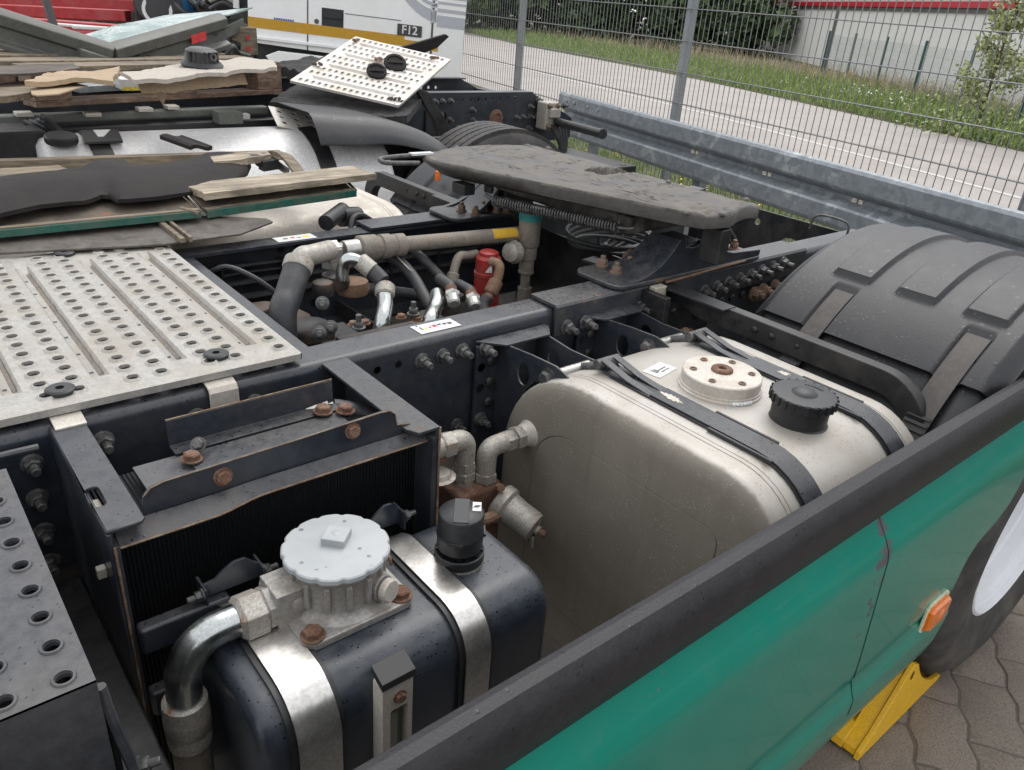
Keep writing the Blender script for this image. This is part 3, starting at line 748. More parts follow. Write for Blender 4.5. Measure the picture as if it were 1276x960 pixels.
# cross members
g = G()
g.box(.572, .580, 1.27, 1.90, .76, .944); g.box(.580, .603, 1.27, 1.90, .938, .944)
cm = build('crossmember', g, m_paint, truck, .001)
for y in (1.40, 1.62, 1.80):
    g = G(); g.holed(rrect(y - .05, y + .05, .86, .90, .018, 4), [rrect(y - .045, y + .045, .865, .895, .013, 4)], lambda u, v: (.5805, u, v), (.003, 0, 0))
    build('slot_rim', g, m_paint, cm)
bolts(cm, NUT, [(.58, 1.84, .91), (.58, 1.30, .86)], (1, 0, 0), scale=1.1)
g = G(); g.holed([(1.27, .70), (1.90, .70), (1.90, .945), (1.27, .945)], [circ(1.45, .86, .035, 14, .015), circ(1.60, .90, .013, 10), circ(1.36, .87, .02, 10, .014), circ(1.72, .82, .02, 10)], lambda u, v: (2.555, u, v), (.008, 0, 0))
build('crossmember', g, m_blackmetal, truck, label='black rear crossmember with oval holes')
g = G(); g.box(1.02, 1.03, 1.2, 1.972, .62, .74); build('crossmember', g, m_blackmetal, truck, .002)
g = G(); g.box(1.72, 1.73, 1.2, 1.972, .62, .90); build('crossmember', g, m_blackmetal, truck, .002)
g = G(); g.tube(cr([(2.50, 1.36, .94), (2.50, 1.35, .985), (2.51, 1.31, .995), (2.52, 1.24, .985), (2.52, 1.235, .94)], 5), .004, 8)
build('grab_loop', g, m_bolt, truck)

# ------------------------------------------------------------------ perforated walkway plate
def perf_plate(strips, y0, y1, ya, pitch, rows, r, z, groove):
    # strips: list of (kind, x0, x1); kind 'h' holes, 'g' groove
    g = G()
    for kind, x0, x1 in strips:
        xm = (x0 + x1) / 2
        if kind == 'h':
            hw = (x1 - x0) / 2; hp = pitch / 2
            for j in range(rows):
                ym = ya + j * pitch; sq = []
                for k in range(16):
                    a = 2 * pi * (k + .5) / 16; c_, s_ = cos(a), sin(a); m = 1 / max(abs(c_), abs(s_))
                    sq.append((xm + c_ * m * hw, ym + s_ * m * hp))
                # square corners in the ring
                ring0 = []
                for k in range(16):
                    ring0.append(sq[k])
                    if k % 4 == 1: ring0.append(None)
                ring0 = []
                pts = [(1, 0.4), (1, 1), (.4, 1), (-.4, 1), (-1, 1), (-1, .4), (-1, -.4), (-1, -1), (-.4, -1), (.4, -1), (1, -1), (1, -.4)]
                n = 12
                R0 = [(xm + a * hw, ym + b * hp, z) for a, b in pts]
                angs = [atan2(b, a) for a, b in pts]
                rad = lambda q, zz: [(xm + q * cos(t), ym + q * sin(t), zz) for t in angs]
                R1, R2, R3, R4 = rad(r * 1.5, z), rad(r * 1.12, z + .0042), rad(r * .99, z + .0038), rad(r * .97, z - .002)
                g.rings([R0, R1, R2, R3, R4], True, False, False)
            for (a, b) in ((y0, ya - pitch / 2), (ya + (rows - .5) * pitch, y1)):
                if b > a: g.add([(x0, a, z), (x1, a, z), (x1, b, z), (x0, b, z)], [(0, 1, 2, 3)])
        else:
            dep = groove; xs = [0, .12, .30, .42, .78, .92, 1]; ds = [0, .0, -1, -1, -1, 0.0, 0]
            ys = [y0, y0 + .075, y0 + .1, y1 - .1, y1 - .075, y1]; ks = [0, 0, 1, 1, 0, 0]
            vs_ = []; 
            for y, kk in zip(ys, ks):
                for x, d in zip(xs, ds): vs_.append((x0 + (x1 - x0) * x, y, z + d * dep * kk))
            w = len(xs)
            g.add(vs_, [(j * w + i, j * w + i + 1, (j + 1) * w + i + 1, (j + 1) * w + i) for j in range(len(ys) - 1) for i in range(w - 1)])
    X0 = min(s_[1] for s_ in strips); X1 = max(s_[2] for s_ in strips)
    # folded rim
    for p, q in (((X0, y0), (X1, y0)), ((X1, y0), (X1, y1)), ((X1, y1), (X0, y1)), ((X0, y1), (X0, y0))):
        d = Vector((q[0] - p[0], q[1] - p[1], 0)).normalized(); n = Vector((d.y, -d.x, 0)) * .003
        a, b = Vector((*p, z)), Vector((*q, z))
        dn = Vector((0, 0, -.012))
        g.add([a, b, b + n, a + n, a + dn, b + dn, b + n + dn, a + n + dn], [(0, 1, 2, 3), (3, 2, 6, 7), (7, 6, 5, 4), (0, 4, 5, 1)])
    return g
strips = []; x = .5505
seq = ['h', 'g'] + ['h', 'h', 'g'] * 5 + ['h']
for k in seq:
    w = .045 if k == 'h' else .035
    strips.append((k, x - w, x)); x -= w
walk = build('walkway_plate', perf_plate(strips, 1.205, 1.977, 1.2455, .0437, 17, .0098, .972, .011), m_alu_plate, truck, merge=True, label='perforated aluminium walkway plate with long grooves, lying across the rails')
for x, y in ((.174, 1.252), (.421, 1.262), (.335, 1.955)):
    g = G().lathe((x, y, .972), (0, 0, 1), [(.021, 0), (.0215, .006), (.018, .0085), (.0065, .0085), (.006, .003)], 24)
    build('rubber_button', g, m_black, walk)
# drain slots seen in the grooves
for k, a, b in strips:
    if k == 'g':
        for i in range(7):
            y = 1.32 + i * .085
            g = G().box(a + .010, a + .0165, y, y + .006, .961, .9615); build('drain_slot', g, m_black, walk)
for k, a, b in strips:
    if k == 'g':
        g = G(); w_ = b - a
        g.slab(lambda u, v: (a + w_ * (.60 + .17 * u) , 1.306 + .57 * v + .008 * sin(9 * u), .9614 + .0045 * u * fbm(v * 40, a * 90) * 1.5), 4, 60, (0, 0, -.0008)); build('groove_dirt_shade', g, m_brownpipe, walk)  # brown strip: groove dirt, plus painted shade of the right wall
g = G(); g.box(-.69, .565, 1.21, 1.96, .60, .70); g.box(-.69, .565, 1.36, 1.82, .70, .86); build('dark_filler_block', g, m_blackmetal, truck, .02)  # dark block added under the walkway so its holes look black
g = G(); xa, xb = .376, .425
g.strip([(xa, 1.25, .957), (xa, 1.20, .957), (xa, 1.186, .953), (xa, 1.180, .945), (xa, 1.180, .885)], (xb - xa, 0, 0), .004)
clip = build('clip_bracket', g, m_alu_flange, walk, .001)
bolts(clip, NUT, [(.405, 1.175, .902)], (0, -1, 0), scale=1.1)
g = G(); g.strip([(.146, 1.25, .958), (.146, 1.195, .957), (.146, 1.17, .953)], (.043, 0, 0), .004)
build('clip_bracket', g, m_alu_flange, walk, .001)

# ------------------------------------------------------------------ step box at the left edge
g = G(); cols = [.047 - .05 * k for k in range(7)]; rows = [.671 + .05 * k for k in range(9)]
outer = [(-.32, .652), (.071, .652), (.071, 1.10), (-.32, 1.10)]
hol = [circ(x, y, .0078, 12) for x in cols for y in rows if abs(x) < 1]
g.holed(outer, hol, lambda u, v: (u, v, .95), (0, 0, -.003))
g.add([(-.32, .652, .95), (.071, .652, .95), (.071, .652, .55), (-.32, .652, .55)], [(0, 1, 2, 3)])
g.add([(-.32, .655, .947), (.071, .655, .947), (.071, .655, .55), (-.32, .655, .55)], [(3, 2, 1, 0)])
g.add([(.071, .66, .95), (.071, 1.10, .95), (.071, 1.10, .88), (.071, .66, .88)], [(0, 1, 2, 3)])
g.add([(.068, .66, .947), (.068, 1.10, .947), (.068, 1.10, .88), (.068, .66, .88)], [(3, 2, 1, 0)])
step = build('step_box', g, m_step, truck, ang=30, label='grey metal step with rows of raised round holes at the left edge')
def open_ring():
    g2 = G(); prof = [(.0118, 0), (.0108, .0018), (.0086, .0020), (.0078, -.006)]; n = 16; R = []
    for r, h in prof: R.append([(r * cos(2 * pi * k / n), r * sin(2 * pi * k / n), h) for k in range(n)])
    return g2.rings(R, True, False, False)
ringm = mesh_of('hole_rim', open_ring(), m_step)
for x in cols[:4]:
    for y in rows: inst('hole_rim', ringm, step, (x, y, .9502))
g = G(); g.box(.074, .080, .67, 1.1, .60, .87)
sb_ = build('side_bracket', g, m_blackmetal, step)
g = G(); g.tube(cr([(.074, .662, .93), (.078, .66, .88), (.088, .658, .80), (.092, .656, .74)], 5), .006, 8); build('edge_strip', g, m_step, step)
bolts(step, NUT, [(.094, .668, .79)], (1, -.5, .3), scale=.7)
g = G(); g.box(-.3, .139, .67, 1.18, .66, .68); build('gap_filler_plate', g, m_blackmetal, truck, .004)  # dark plate added to darken the open gap beside the step
g = G(); g.box(-.3, .06, .67, 1.09, .70, .90); build('battery_or_filler_box', g, m_blackmetal, truck, .01)  # dark box added inside the step so its holes look black
# rounded liner plate behind the step
g = G(); g.tube(cr([(.02, 1.165, .80), (.02, 1.165, .90), (.03, 1.165, .925), (.06, 1.165, .935), (.12, 1.165, .935)], 5), .005, 8)
build('edge_tube', g, m_step, truck)
# ------------------------------------------------------------------ brackets and oil cooler
def arm_bracket(xa, xb, notch):
    g = G()
    if notch:
        g.holed([(xa, .885), (xb - .006, .885), (xb, .892), (xb, 1.19), (xa, 1.19)], [rrect(xa + .002, xa + .018, .945, .995, .007, 4)], lambda u, v: (u, v, .95), (0, 0, -.006))
        g.box(xa, xa + .006, .885, 1.189, .40, .944)
    else:
        g.prism([(xa, .905, .95), (xa + .012, .885, .95), (xb, .885, .95), (xb, 1.19, .95), (xa, 1.19, .95)], (0, 0, -.006))
        g.box(xb - .006, xb, .887, 1.189, .45, .944)
    return g
br_l = build('support_arm', arm_bracket(.140, .188, True), m_paint, truck, .002, label='folded steel support arm with a slot, left of the cooler')
br_r = build('support_arm', arm_bracket(.584, .636, False), m_paint_rusty, truck, .0015, label='flat steel support arm with rusty edge, right of the cooler')
g = G().obox((.150, .968, .905), (.006, 0, 0), (0, .018, .0), (0, 0, .032)); build('cable_clip', g, m_plug, br_l, .004, 2)
g = G().obox((.134, .93, .86), (.006, 0, 0), (0, .006, .0), (0, 0, .008)); build('cable_clip', g, m_plug, br_l, .002)
cooler = build('oil_cooler', G().box(.147, .628, .935, 1.06, .42, .915), m_core, truck, label='black finned oil cooler between the support arms')
g = G()
# side cheeks and the wavy top lip
g.box(.1465, .1525, .884, .985, .38, .922); g.box(.6215, .6295, .884, .985, .42, .932)
xs = [.153 + (.6215 - .153) * i / 30 for i in range(31)]
edge = [(x, .884 + .034 * (sst(.27, .35, x)) * 1.0, .924 + .010 * sst(.27, .35, x)) for x in xs]
n = len(xs)
pts = edge + [(x, .922 if x < .9 else .922, .945) for x in xs[::-1]]
g.slab(lambda u, v: (.153 + (.468) * u, (.886 + .012 * sst(.27, .35, .153 + .468 * u)) * (1 - v) + .915 * v, .921 + .014 * v + .002 * sst(.27, .35, .153 + .468 * u)), 40, 3, (0, 0, -.004))
frame_c = build('cooler_frame', g, m_paint_rusty, cooler, ang=40)
# upright flange with rounded ends
fl = [(.19, .934), (.195, .962), (.205, .972), (.222, .976), (.40, .980), (.545, .985), (.562, .984), (.572, .975), (.575, .955), (.60, .950), (.615, .936)]
g = G(); g.prism([(x, .918, z) for x, z in fl] , (0, .004, 0))
build('upright_flange', g, m_paint, cooler, ang=40)
bolts(cooler, HEX, [(.298, .918, .957), (.497, .918, .968)], (0, -1, .15), scale=.95)
g = G(); g.box(.215, .29, .935, 1.05, .925, .929)
build('cover_strip', g, m_step, cooler, .001)
g = G()
g.slab(lambda u, v: (.285 + .25 * u, .925 + .115 * v, .935 - .002 * v), 2, 2, (0, 0, -.003))
g.prism([(.275, 1.045, .930), (.275, 1.075, .930), (.275, 1.078, .975), (.275, 1.074, .975), (.275, 1.071, .934), (.275, 1.045, .934)], (.27, 0, 0))
build('rusty_angle', g, m_paint_rusty, cooler, .001)
bolts(cooler, HEX, [(.288, 1.015, .936), (.545, 1.03, .936), (.512, 1.045, .937)], (0.1, 0, 1), scale=1.15)
bolts(cooler, HEXD, [(.306, 1.035, .945)], (-.4, -.5, .6), scale=.8)
g = G(); g.lathe((.497, 1.09, .925), (1, -.35, -.08), [(.019, 0), (.022, .002), (.022, .022), (.018, .024), (.018, .028), (.021, .029), (.021, .040), (.016, .042), (.016, .05)], 6)
g2 = build('hose_fitting', g, m_zinc, cooler, .001)
g = G(); g.tube(cr([(.545, 1.073, .921), (.58, 1.055, .912), (.61, 1.03, .895), (.62, .99, .86)], 5), .017, 12); build('hose', g, m_hose, cooler)
for z in (.775, .66):
    g = G().box(.153, .275, .862, .886, z - .022, z + .022); build('cross_bar', g, m_paint, cooler, .006, 3)

# ------------------------------------------------------------------ hydraulic oil tank
def rbox_rings(x0, x1, y0, y1, z0, z1, rad, er, k=4, n=8):
    R = []
    seq = [(x0 + er * (1 - sin(pi / 2 * i / k)), er * (1 - cos(pi / 2 * i / k))) for i in range(k, -1, -1)]
    L = [(x0 + er - er * cos(pi / 2 * i / k) if False else x0 + er * (1 - cos(pi / 2 * i / k)), er * (1 - sin(pi / 2 * i / k))) for i in range(k + 1)]
    L = L + [(x1 - (x - x0), ins) for x, ins in L[::-1]]
    for x, ins in L:
        rs = [max(q - ins, .002) for q in (rad if isinstance(rad, (list, tuple)) else [rad] * 4)]
        R.append([(x, y, z) for y, z in rrect(y0 + ins, y1 - ins, z0 + ins, z1 - ins, rs, n)])
    return R
hyd = build('hydraulic_oil_tank', G().rings(rbox_rings(.214, .672, .625, .872, .36, .80, .058, .022)), m_tankpaint, truck, ang=60, label='rain-spotted blue-grey hydraulic oil tank with two steel straps')
def hstrap(xa, xb, off, th, mat, name, lab=None):
    pth = [(y, z) for y, z in rrect(.625 - off, .872 + off, .36 - off, .80 + off, .058 + off, 8)]
    # walk from the back edge over the top and down the front
    i0 = min(range(len(pth)), key=lambda i: abs(pth[i][0] - .872) + abs(pth[i][1] - .78))
    seq = pth[0:18]
    g = G(); g.strip([(xa, y, z) for y, z in [(.872 + off, .70)] + seq + [(.625 - off, .40)]][::-1], (xb - xa, 0, 0), th)
    return build(name, g, mat, hyd, ang=50, label=lab)
for xa, xb in ((.255, .311), (.503, .546)):
    hstrap(xa - .008, xb + .008, .0025, .003, m_black, 'rubber_liner')
    hstrap(xa, xb, .0075, .0025, m_stain, 'strap', 'bright stainless strap over the oil tank')
    xm = (xa + xb) / 2
    g = G(); w = (xb - xa) / 2 + .012
    prof = [(-w, .0), (-w, .022), (-w * .6, .024), (-w * .3, .034), (w * .1, .042), (w * .5, .042), (w * .8, .03), (w, .024), (w, 0)]
    g.prism([(xm + a, .876, .80 + b) for a, b in prof], (0, .005, 0))
    g.box(xm - w - .003, xm - w + .001, .864, .90, .79, .822); g.box(xm + w - .001, xm + w + .003, .864, .90, .79, .824)
    ear = build('strap_ear', g, m_tankpaint, hyd, .001)
    bolts(hyd, HEXD if False else NUT, [(xm - w - .003, .872, .810)], (-1, 0, 0), scale=.62)
    bolts(hyd, NUT, [(xm + w + .003, .872, .812)], (1, 0, 0), scale=.62)
# return filter head on top
flt = build('filter_flange', G().prism([(x, y, .800) for x, y in rrect(.308, .474, .70, .862, .018, 4)], (0, 0, .013)), m_cast, hyd, .003, 2, label='cast return-filter head with white flaking lid')
FC = (.392, .776)
g = G(); g.lathe((*FC, .811), (0, 0, 1), [(.076, 0), (.066, .006), (.060, .016), (.060, .045), (.064, .062), (.068, .070)], 36)
g.lathe((.36, .782, .834), (-1, 0, .0), [(.030, 0), (.030, .04), (.028, .044)], 24)
g.obox((.318, .782, .834), (.022, 0, 0), (0, .027, 0), (0, 0, .027))
g.lathe((.425, .738, .835), (.35, -1, .15), [(.022, -.03), (.022, .012), (.019, .014), (.019, .022)], 18)
g.lathe((.395, .726, .838), (-.05, -1, .1), [(.015, -.02), (.015, .0), (.012, .003)], 14)
g.lathe((.455, .765, .840), (1, -.35, .1), [(.016, -.03), (.016, .0), (.013, .003)], 14)
for k in range(14):
    a = 2 * pi * k / 14
    g.obox((FC[0] + .061 * cos(a), FC[1] + .061 * sin(a), .85), (.006 * cos(a), .006 * sin(a), 0), (-.004 * sin(a), .004 * cos(a), 0), (0, 0, .02))
head = build('filter_body', g, m_cast, hyd, .002)
g = G(); n = 156; R = []
for r, h in ((.060, .0), (.0715, .001), (.073, .004), (.0725, .0095), (.0705, .0112), (.058, .0115), (.0, .0118)):
    R.append([(FC[0] + max(r, .0005) * (1 - (.040 * max(0, cos(13 * 2 * pi * k / n)) ** 3 if r > .068 else 0)) * cos(2 * pi * k / n), FC[1] + max(r, .0005) * (1 - (.040 * max(0, cos(13 * 2 * pi * k / n)) ** 3 if r > .068 else 0)) * sin(2 * pi * k / n), .880 + h) for k in range(n)])
g.rings(R, True, True, True)
lid = build('filter_lid', g, m_lid, hyd, ang=25)
g = G(); a = .75; c_, s_ = cos(a), sin(a); cx_, cy_ = .398, .786
g.obox((cx_, cy_, .8965), (.0165 * c_, .0165 * s_, 0), (-.0165 * s_, .0165 * c_, 0), (0, 0, .006))
g.lathe((cx_, cy_, .902), (0, 0, 1), [(.008, 0), (.006, .001), (.0, .0014)], 14)
build('lid_boss', g, m_lid, hyd, .0015)
g = G(); g.lathe((.4337, .709, .840), (.35, -1, .15), [(.0165, -.004), (.0165, .004), (.0145, .006)], 18); build('screw_plug', g, m_alu_flange, hyd)
bolts(hyd, HEX, [(.325, .716, .813), (.458, .716, .813)], (0, 0, 1), scale=1.15)
g = G(); g.lathe((.3945, .7245, .839), (-.05, -1, .1), [(.0075, .0), (.0075, .0035)], 12); build('port_plug', g, m_rust, hyd)
g = G(); g.lathe((.466, .7605, .841), (1, -.35, .1), [(.0075, .0), (.0075, .0035)], 12); build('port_plug', g, m_rust, hyd)
# outlet: hex couplings, bent steel tube, crimped hose
g = G(); g.lathe((.300, .782, .830), (-1, 0, 0), [(.026, -.01), (.030, .0), (.030, .012), (.027, .014), (.026, .03)], 6)
build('coupling_ring', g, m_cast, hyd, .001)
g = G(); g.lathe((.287, .782, .828), (-1, 0, 0), [(.030, 0), (.0325, .003), (.0325, .030), (.027, .036), (.023, .037)], 6)
build('union_nut', g, m_zinc_dirty, hyd, .0015)
pth = [(.262, .782, .828)] + [(.232 - .054 * sin(pi / 2 * i / 10) - .0, .782, .828 - .062 * (1 - cos(pi / 2 * i / 10))) for i in range(11)] + [(.176, .782, .725)]
g = G(); g.tube(pth, .0225, 20); build('bent_tube', g, m_chrome, hyd, label='bright bent steel tube running down from the filter head')
g = G(); g.lathe((.176, .782, .738), (0, 0, -1), [(.024, 0), (.028, .003), (.029, .012), (.0285, .022), (.0295, .026), (.0295, .05), (.0275, .053), (.0275, .060), (.0285, .063), (.0275, .078), (.024, .082)], 24)
build('crimp_ferrule', g, m_zinc_dirty, hyd)
g = G(); g.tube([(.176, .782, .660), (.175, .782, .60), (.174, .782, .48)], .0245, 20); build('hose', g, m_brownpipe, hyd)
# filler breather cap
CC = (.582, .748)
g = G(); g.lathe((*CC, .80), (0, 0, 1), [(.038, 0), (.038, .003)], 28); build('breather_base_gasket', g, m_zinc_dirty, hyd)
g = G(); g.lathe((*CC, .803), (0, 0, 1), [(.037, 0), (.038, .002), (.038, .016), (.036, .017), (.036, .013), (.022, .011), (.022, .034), (.034, .034)], 36)
for k in range(10):
    a = 2 * pi * k / 10; g.obox((CC[0] + .029 * cos(a), CC[1] + .029 * sin(a), .816), (.008 * cos(a), .008 * sin(a), 0), (-.0008 * sin(a), .0008 * cos(a), 0), (0, 0, .004))
capb = build('breather_base', g, m_black, hyd)
g = G(); g.lathe((*CC, .826), (0, 0, 1), [(.030, 0), (.0345, .002), (.0352, .024), (.0362, .025), (.0362, .028), (.0345, .030), (.0342, .060), (.032, .0625), (.0, .063)], 40)
capt = build('breather_cap', g, m_black, hyd, ang=50, label='tall black breather cap with a white sticker')
g = G(); a = .9; c_, s_ = cos(a), sin(a)
g.obox((CC[0], CC[1], .8892), (.0302 * c_, .0302 * s_, 0), (-.0115 * s_, .0115 * c_, 0), (0, 0, .0010)); build('cap_rib', g, m_black, hyd, .0006)
q = Vector((CC[0], CC[1], .8902)) + Vector((c_ * .012, s_ * .012, 0)) + Vector((s_, -c_, 0)) * .0225
g = G(); g.obox((q.x, q.y, .8893), (.011 * c_, .011 * s_, 0), (-.0065 * s_, .0065 * c_, 0), (0, 0, .0006)); st = build('cap_sticker', g, m_white, hyd)
g = G(); g.obox((q.x, q.y, .8900), (.003 * c_ + .002 * s_, .003 * s_ - .002 * c_, 0), (-.004 * s_, .004 * c_, 0), (0, 0, .0003)); build('sticker_mark', g, m_ink, hyd)
for ang_ in (-2.4, -.6):
    g = G(); g.obox((CC[0] + .036 * cos(ang_), CC[1] + .036 * sin(ang_), .853), (.002 * cos(ang_), .002 * sin(ang_), 0), (-.012 * sin(ang_), .012 * cos(ang_), 0), (0, 0, .0025)); build('grip_tab', g, m_black, hyd, .001)
# sight glass
sg = build('sight_gauge', G().holed(rrect(.360, .405, .55, .795, .004, 2), [rrect(.372, .398, .575, .750, .004, 3)], lambda u, v: (u, .601, v), (0, .024, 0)), m_alu_flange, hyd, .001, label='aluminium oil level gauge with dark glass')
g = G().box(.372, .398, .614, .620, .575, .750); build('glass', g, m_glass, sg)
g = G().prism([(.358, .598, .795), (.407, .598, .795), (.407, .626, .806), (.358, .626, .806)], (0, 0, .012)); build('end_cap', g, m_black, sg, .001)
bolts(sg, HEX, [(.385, .601, .770)], (0, -1, 0), scale=.7)

# ------------------------------------------------------------------ fuel tank
FT = dict(x0=.952, x1=1.452, y0=.432, y1=1.105, z0=.30, z1=.928)
def tank_section(ins, rad=(.215, .135, .12, .12), n=10):
    # corners: (back top), (front top), (front bottom), (back bottom)
    rs = [max(q - ins, .004) for q in rad]
    return rrect(FT['y0'] + ins, FT['y1'] - ins, FT['z0'] + ins, FT['z1'] - ins, rs, n)
def fuel_tank_mesh(mirror=False, x0=FT['x0'], x1=FT['x1']):
    seq = [(.0, .16), (.0, .1115), (.0028, .110), (.0, .1085), (.0, .04), (.001, .028), (.004, .016), (.010, .0065), (.018, .0016), (.028, 0), (.052, 0), (.0525, .0014), (.0545, .0014), (.055, 0), (.063, 0), (.0635, .0012), (.0655, .0012), (.066, 0)]
    L = [(x0 + a, b) for a, b in seq] + [(x1 - a, b) for a, b in seq[::-1]]
    f = (lambda y: 3.17 - y) if mirror else (lambda y: y)
    return G().rings([[(x, f(y), z) for y, z in tank_section(i)] for x, i in L])
ft = build('fuel_tank', fuel_tank_mesh(), m_tank, truck, ang=60, label='big dusty aluminium fuel tank with black cap and two dark straps')
for xa in (1.047, 1.330):
    w = .050
    def spath(off, y_start, y_end_z):
        sec = tank_section(-off)
        # top back to front: indices 10..(front bottom)
        run = [(y, z) for y, z in sec[6:22] if y < y_start]
        return [(y_start, FT['z1'] + off)] + run + [(FT['y0'] - off, y_end_z)]
    g = G(); g.strip([(xa - .004, y, z) for y, z in spath(.0012, .90, .40)][::-1], (w + .008, 0, 0), .003)
    build('rubber_liner', g, m_black, ft, ang=50)
    g = G(); g.strip([(xa, y, z) for y, z in spath(.0048, .80, .38)][::-1], (w, 0, 0), .003)
    s_o = build('strap', g, m_paint, ft, ang=50, label='dark rain-spotted strap over the fuel tank')
    # forked end with pin
    for d in (0, w - .017):
        g = G(); g.strip([(xa + d, y, z) for y, z in ((.80, .9328), (.86, .938), (.925, .952), (.94, .951), (.946, .942), (.94, .933), (.92, .930), (.86, .9305))][::-1], (.017, 0, 0), .003)
        build('strap_fork', g, m_paint, ft)
    g = G(); g.cyl((xa - .006,   .935, .942), (xa + w + .004, .935, .942), .0105, n=14)
    build('strap_pin', g, m_bolt, ft, .001)
    g = G(); g.lathe((xa + w / 2, .93, .938), (0, .06, -.03), [(.010, -.012), (.012, -.008), (.012, .018), (.0095, .02), (.0095, .085)], 12); build('tension_rod', g, m_bolt, ft)
    for sx, y0_, y1_ in ((-.010, .53, .66), (w - .001 + .004, .56, .69)):
        g = G().box(xa + sx, xa + sx + .006, y0_, y1_, .9295, .936); build('liner_edge', g, m_black, ft, .001)
# worn bare patches on the straps
for xa, y0_, y1_ in ((1.057, .735, .80), (1.345, .70, .735)):
    g = G(); pts = []
    for k in range(40):
        a = 2 * pi * k / 40; rr = (.45 + .55 * hsh(k, y0_ * 9)); pts.append((xa + .015 + .011 * rr * cos(a), (y0_ + y1_) / 2 + (y1_ - y0_) / 2 * rr * sin(a), .9364))
    g.add(pts, [list(range(40))]); build('bare_patch', g, m_alu_flange, ft)
# sender flange
SF = (1.206, .760)
g = G(); g.lathe((*SF, .926), (0, 0, 1), [(.081, 0), (.081, .005), (.078, .007), (.078, .011), (.076, .012), (.076, .032), (.074, .034), (.0, .034)], 48)
fl_o = build('sender_flange', g, m_alu_flange, ft, ang=40, label='round pale flange with six screws and a rusty plug')
for k in range(6):
    a = 2 * pi * k / 6 + .3
    inst('flange_screw', SCREW, ft, (SF[0] + .056 * cos(a), SF[1] + .056 * sin(a), .9602), (0, 0, 1), k, 1.15)
g = G(); g.lathe((SF[0] + .004, SF[1] + .004, .9598), (0, 0, 1), [(.021, 0), (.021, .004), (.019, .006), (.008, .006), (.0075, .001)], 20); build('drain_plug', g, m_rust, ft)
g = G(); a0 = -2.2
pts = [(SF[0] + .080 * cos(a0 + .045 * k), SF[1] + .080 * sin(a0 + .045 * k), .931) for k in range(12)]
g.tube(pts, [.003 + .0015 * (k % 2) for k in range(12)], 8); build('weld_bead', g, m_white, ft)
sticker((1.16, .872, .9290), (.034, .006, 0), (-.004, .02, 0), (0, 0, 1), [(-.5, .1, .05, .4, m_ink), (-.3, .1, .06, .3, m_ink), (.2, .0, .4, .06, m_ink), (.2, -.4, .4, .05, m_ink)], ft, 'worn white sticker by the flange')
# filler neck and cap
FCp = (1.222, .597)
g = G(); g.lathe((*FCp, .925), (0, 0, 1), [(.053, 0), (.053, .002), (.050, .004), (.0505, .040)], 36); build('filler_neck', g, m_black, ft)
g = G(); n = 72; R = []
for r, h in ((.046, 0), (.0565, .001), (.0575, .003), (.0575, .017), (.0555, .0195), (.0535, .020), (.023, .020), (.0225, .0205), (.017, .0245), (.009, .0268), (.0, .0275)):
    R.append([(FCp[0] + max(r, .0004) * (1 + 0) * cos(2 * pi * k / n), FCp[1] + max(r, .0004) * (1 + 0) * sin(2 * pi * k / n), .962 + h) for k in range(n)])
g.rings(R); fcap = build('filler_cap', g, m_black, ft, ang=28, label='round black screw cap on the fuel filler')
for k in range(24):
    a = 2 * pi * k / 24; g = G(); g.obox((FCp[0] + .0580 * cos(a), FCp[1] + .0580 * sin(a), .9735), (.0016 * cos(a), .0016 * sin(a), 0), (-.0022 * sin(a), .0022 * cos(a), 0), (0, 0, .0085)); build('grip_rib', g, m_black, ft)
tg = G(); base_a = .5
for k in range(7):
    a = base_a - k * .13; rr = .040
    p = Vector((FCp[0] + rr * cos(a), FCp[1] + rr * sin(a), .9825)); u = Vector((-sin(a), cos(a), 0)); v = Vector((cos(a), sin(a), 0))
    tg.obox(p, u * .0016, v * .003, (0, 0, .0006))
build('embossed_letters', tg, m_black, ft)

# welded pipe stub and elbows on the tank end
def pipe(path, r, mat, name, parent, n=14, label=None):
    return build(name, G().tube(path, r, n), mat, parent, ang=45, label=label)
vb = build('shut_off_manifold', G().obox((.82, 1.035, .60), (.055, 0, 0), (0, .045, 0), (0, 0, .10)), m_rust, truck, .012, 2, label='rusty hydraulic manifold with pale elbow fittings between the tanks')
g = G(); g.lathe((.957, 1.015, .775), (-1, 0, 0), [(.036, 0), (.030, .004), (.025, .012), (.022, .026)], 20); build('weld_socket', g, m_alu_flange, vb)
g = G(); g.lathe((.932, 1.015, .775), (-1, 0, 0), [(.022, 0), (.0255, .002), (.0255, .018), (.021, .02)], 6); build('hex_nut', g, m_zinc_dirty, vb, .001)
g = G(); g.lathe((.91, 1.015, .775), (-1, 0, 0), [(.021, 0), (.0225, .002), (.0225, .022), (.019, .025)], 6)
build('hex_nut', g, m_zinc_dirty, vb, .001)
pipe(elbow((.89, 1.015, .775), (.845, 1.015, .775), (.845, 1.015, .715), .025), .0205, m_zinc_dirty, 'pipe_elbow', vb)
g = G(); g.lathe((.845, 1.015, .722), (0, 0, -1), [(.022, 0), (.024, .002), (.024, .020), (.021, .022), (.021, .028), (.025, .03), (.025, .044), (.02, .047)], 6); build('hex_nut', g, m_zinc_dirty, vb, .001)
g = G(); g.tube(elbow((.665, 1.035, .80), (.805, 1.035, .80), (.805, 1.035, .70), .024), .0215, 14); build('pipe_elbow', g, m_zinc_dirty, vb)
g = G(); g.lathe((.772, 1.035, .80), (-1, 0, 0), [(.022, 0), (.0265, .002), (.0265, .024), (.022, .028)], 6); build('hex_nut', g, m_zinc_dirty, vb, .001)
g = G(); g.lathe((.805, 1.035, .752), (0, 0, -1), [(.022, 0), (.024, .002), (.024, .018), (.021, .02), (.021, .024), (.025, .026), (.025, .042)], 6)
build('hex_nut', g, m_zinc_dirty, vb, .001)
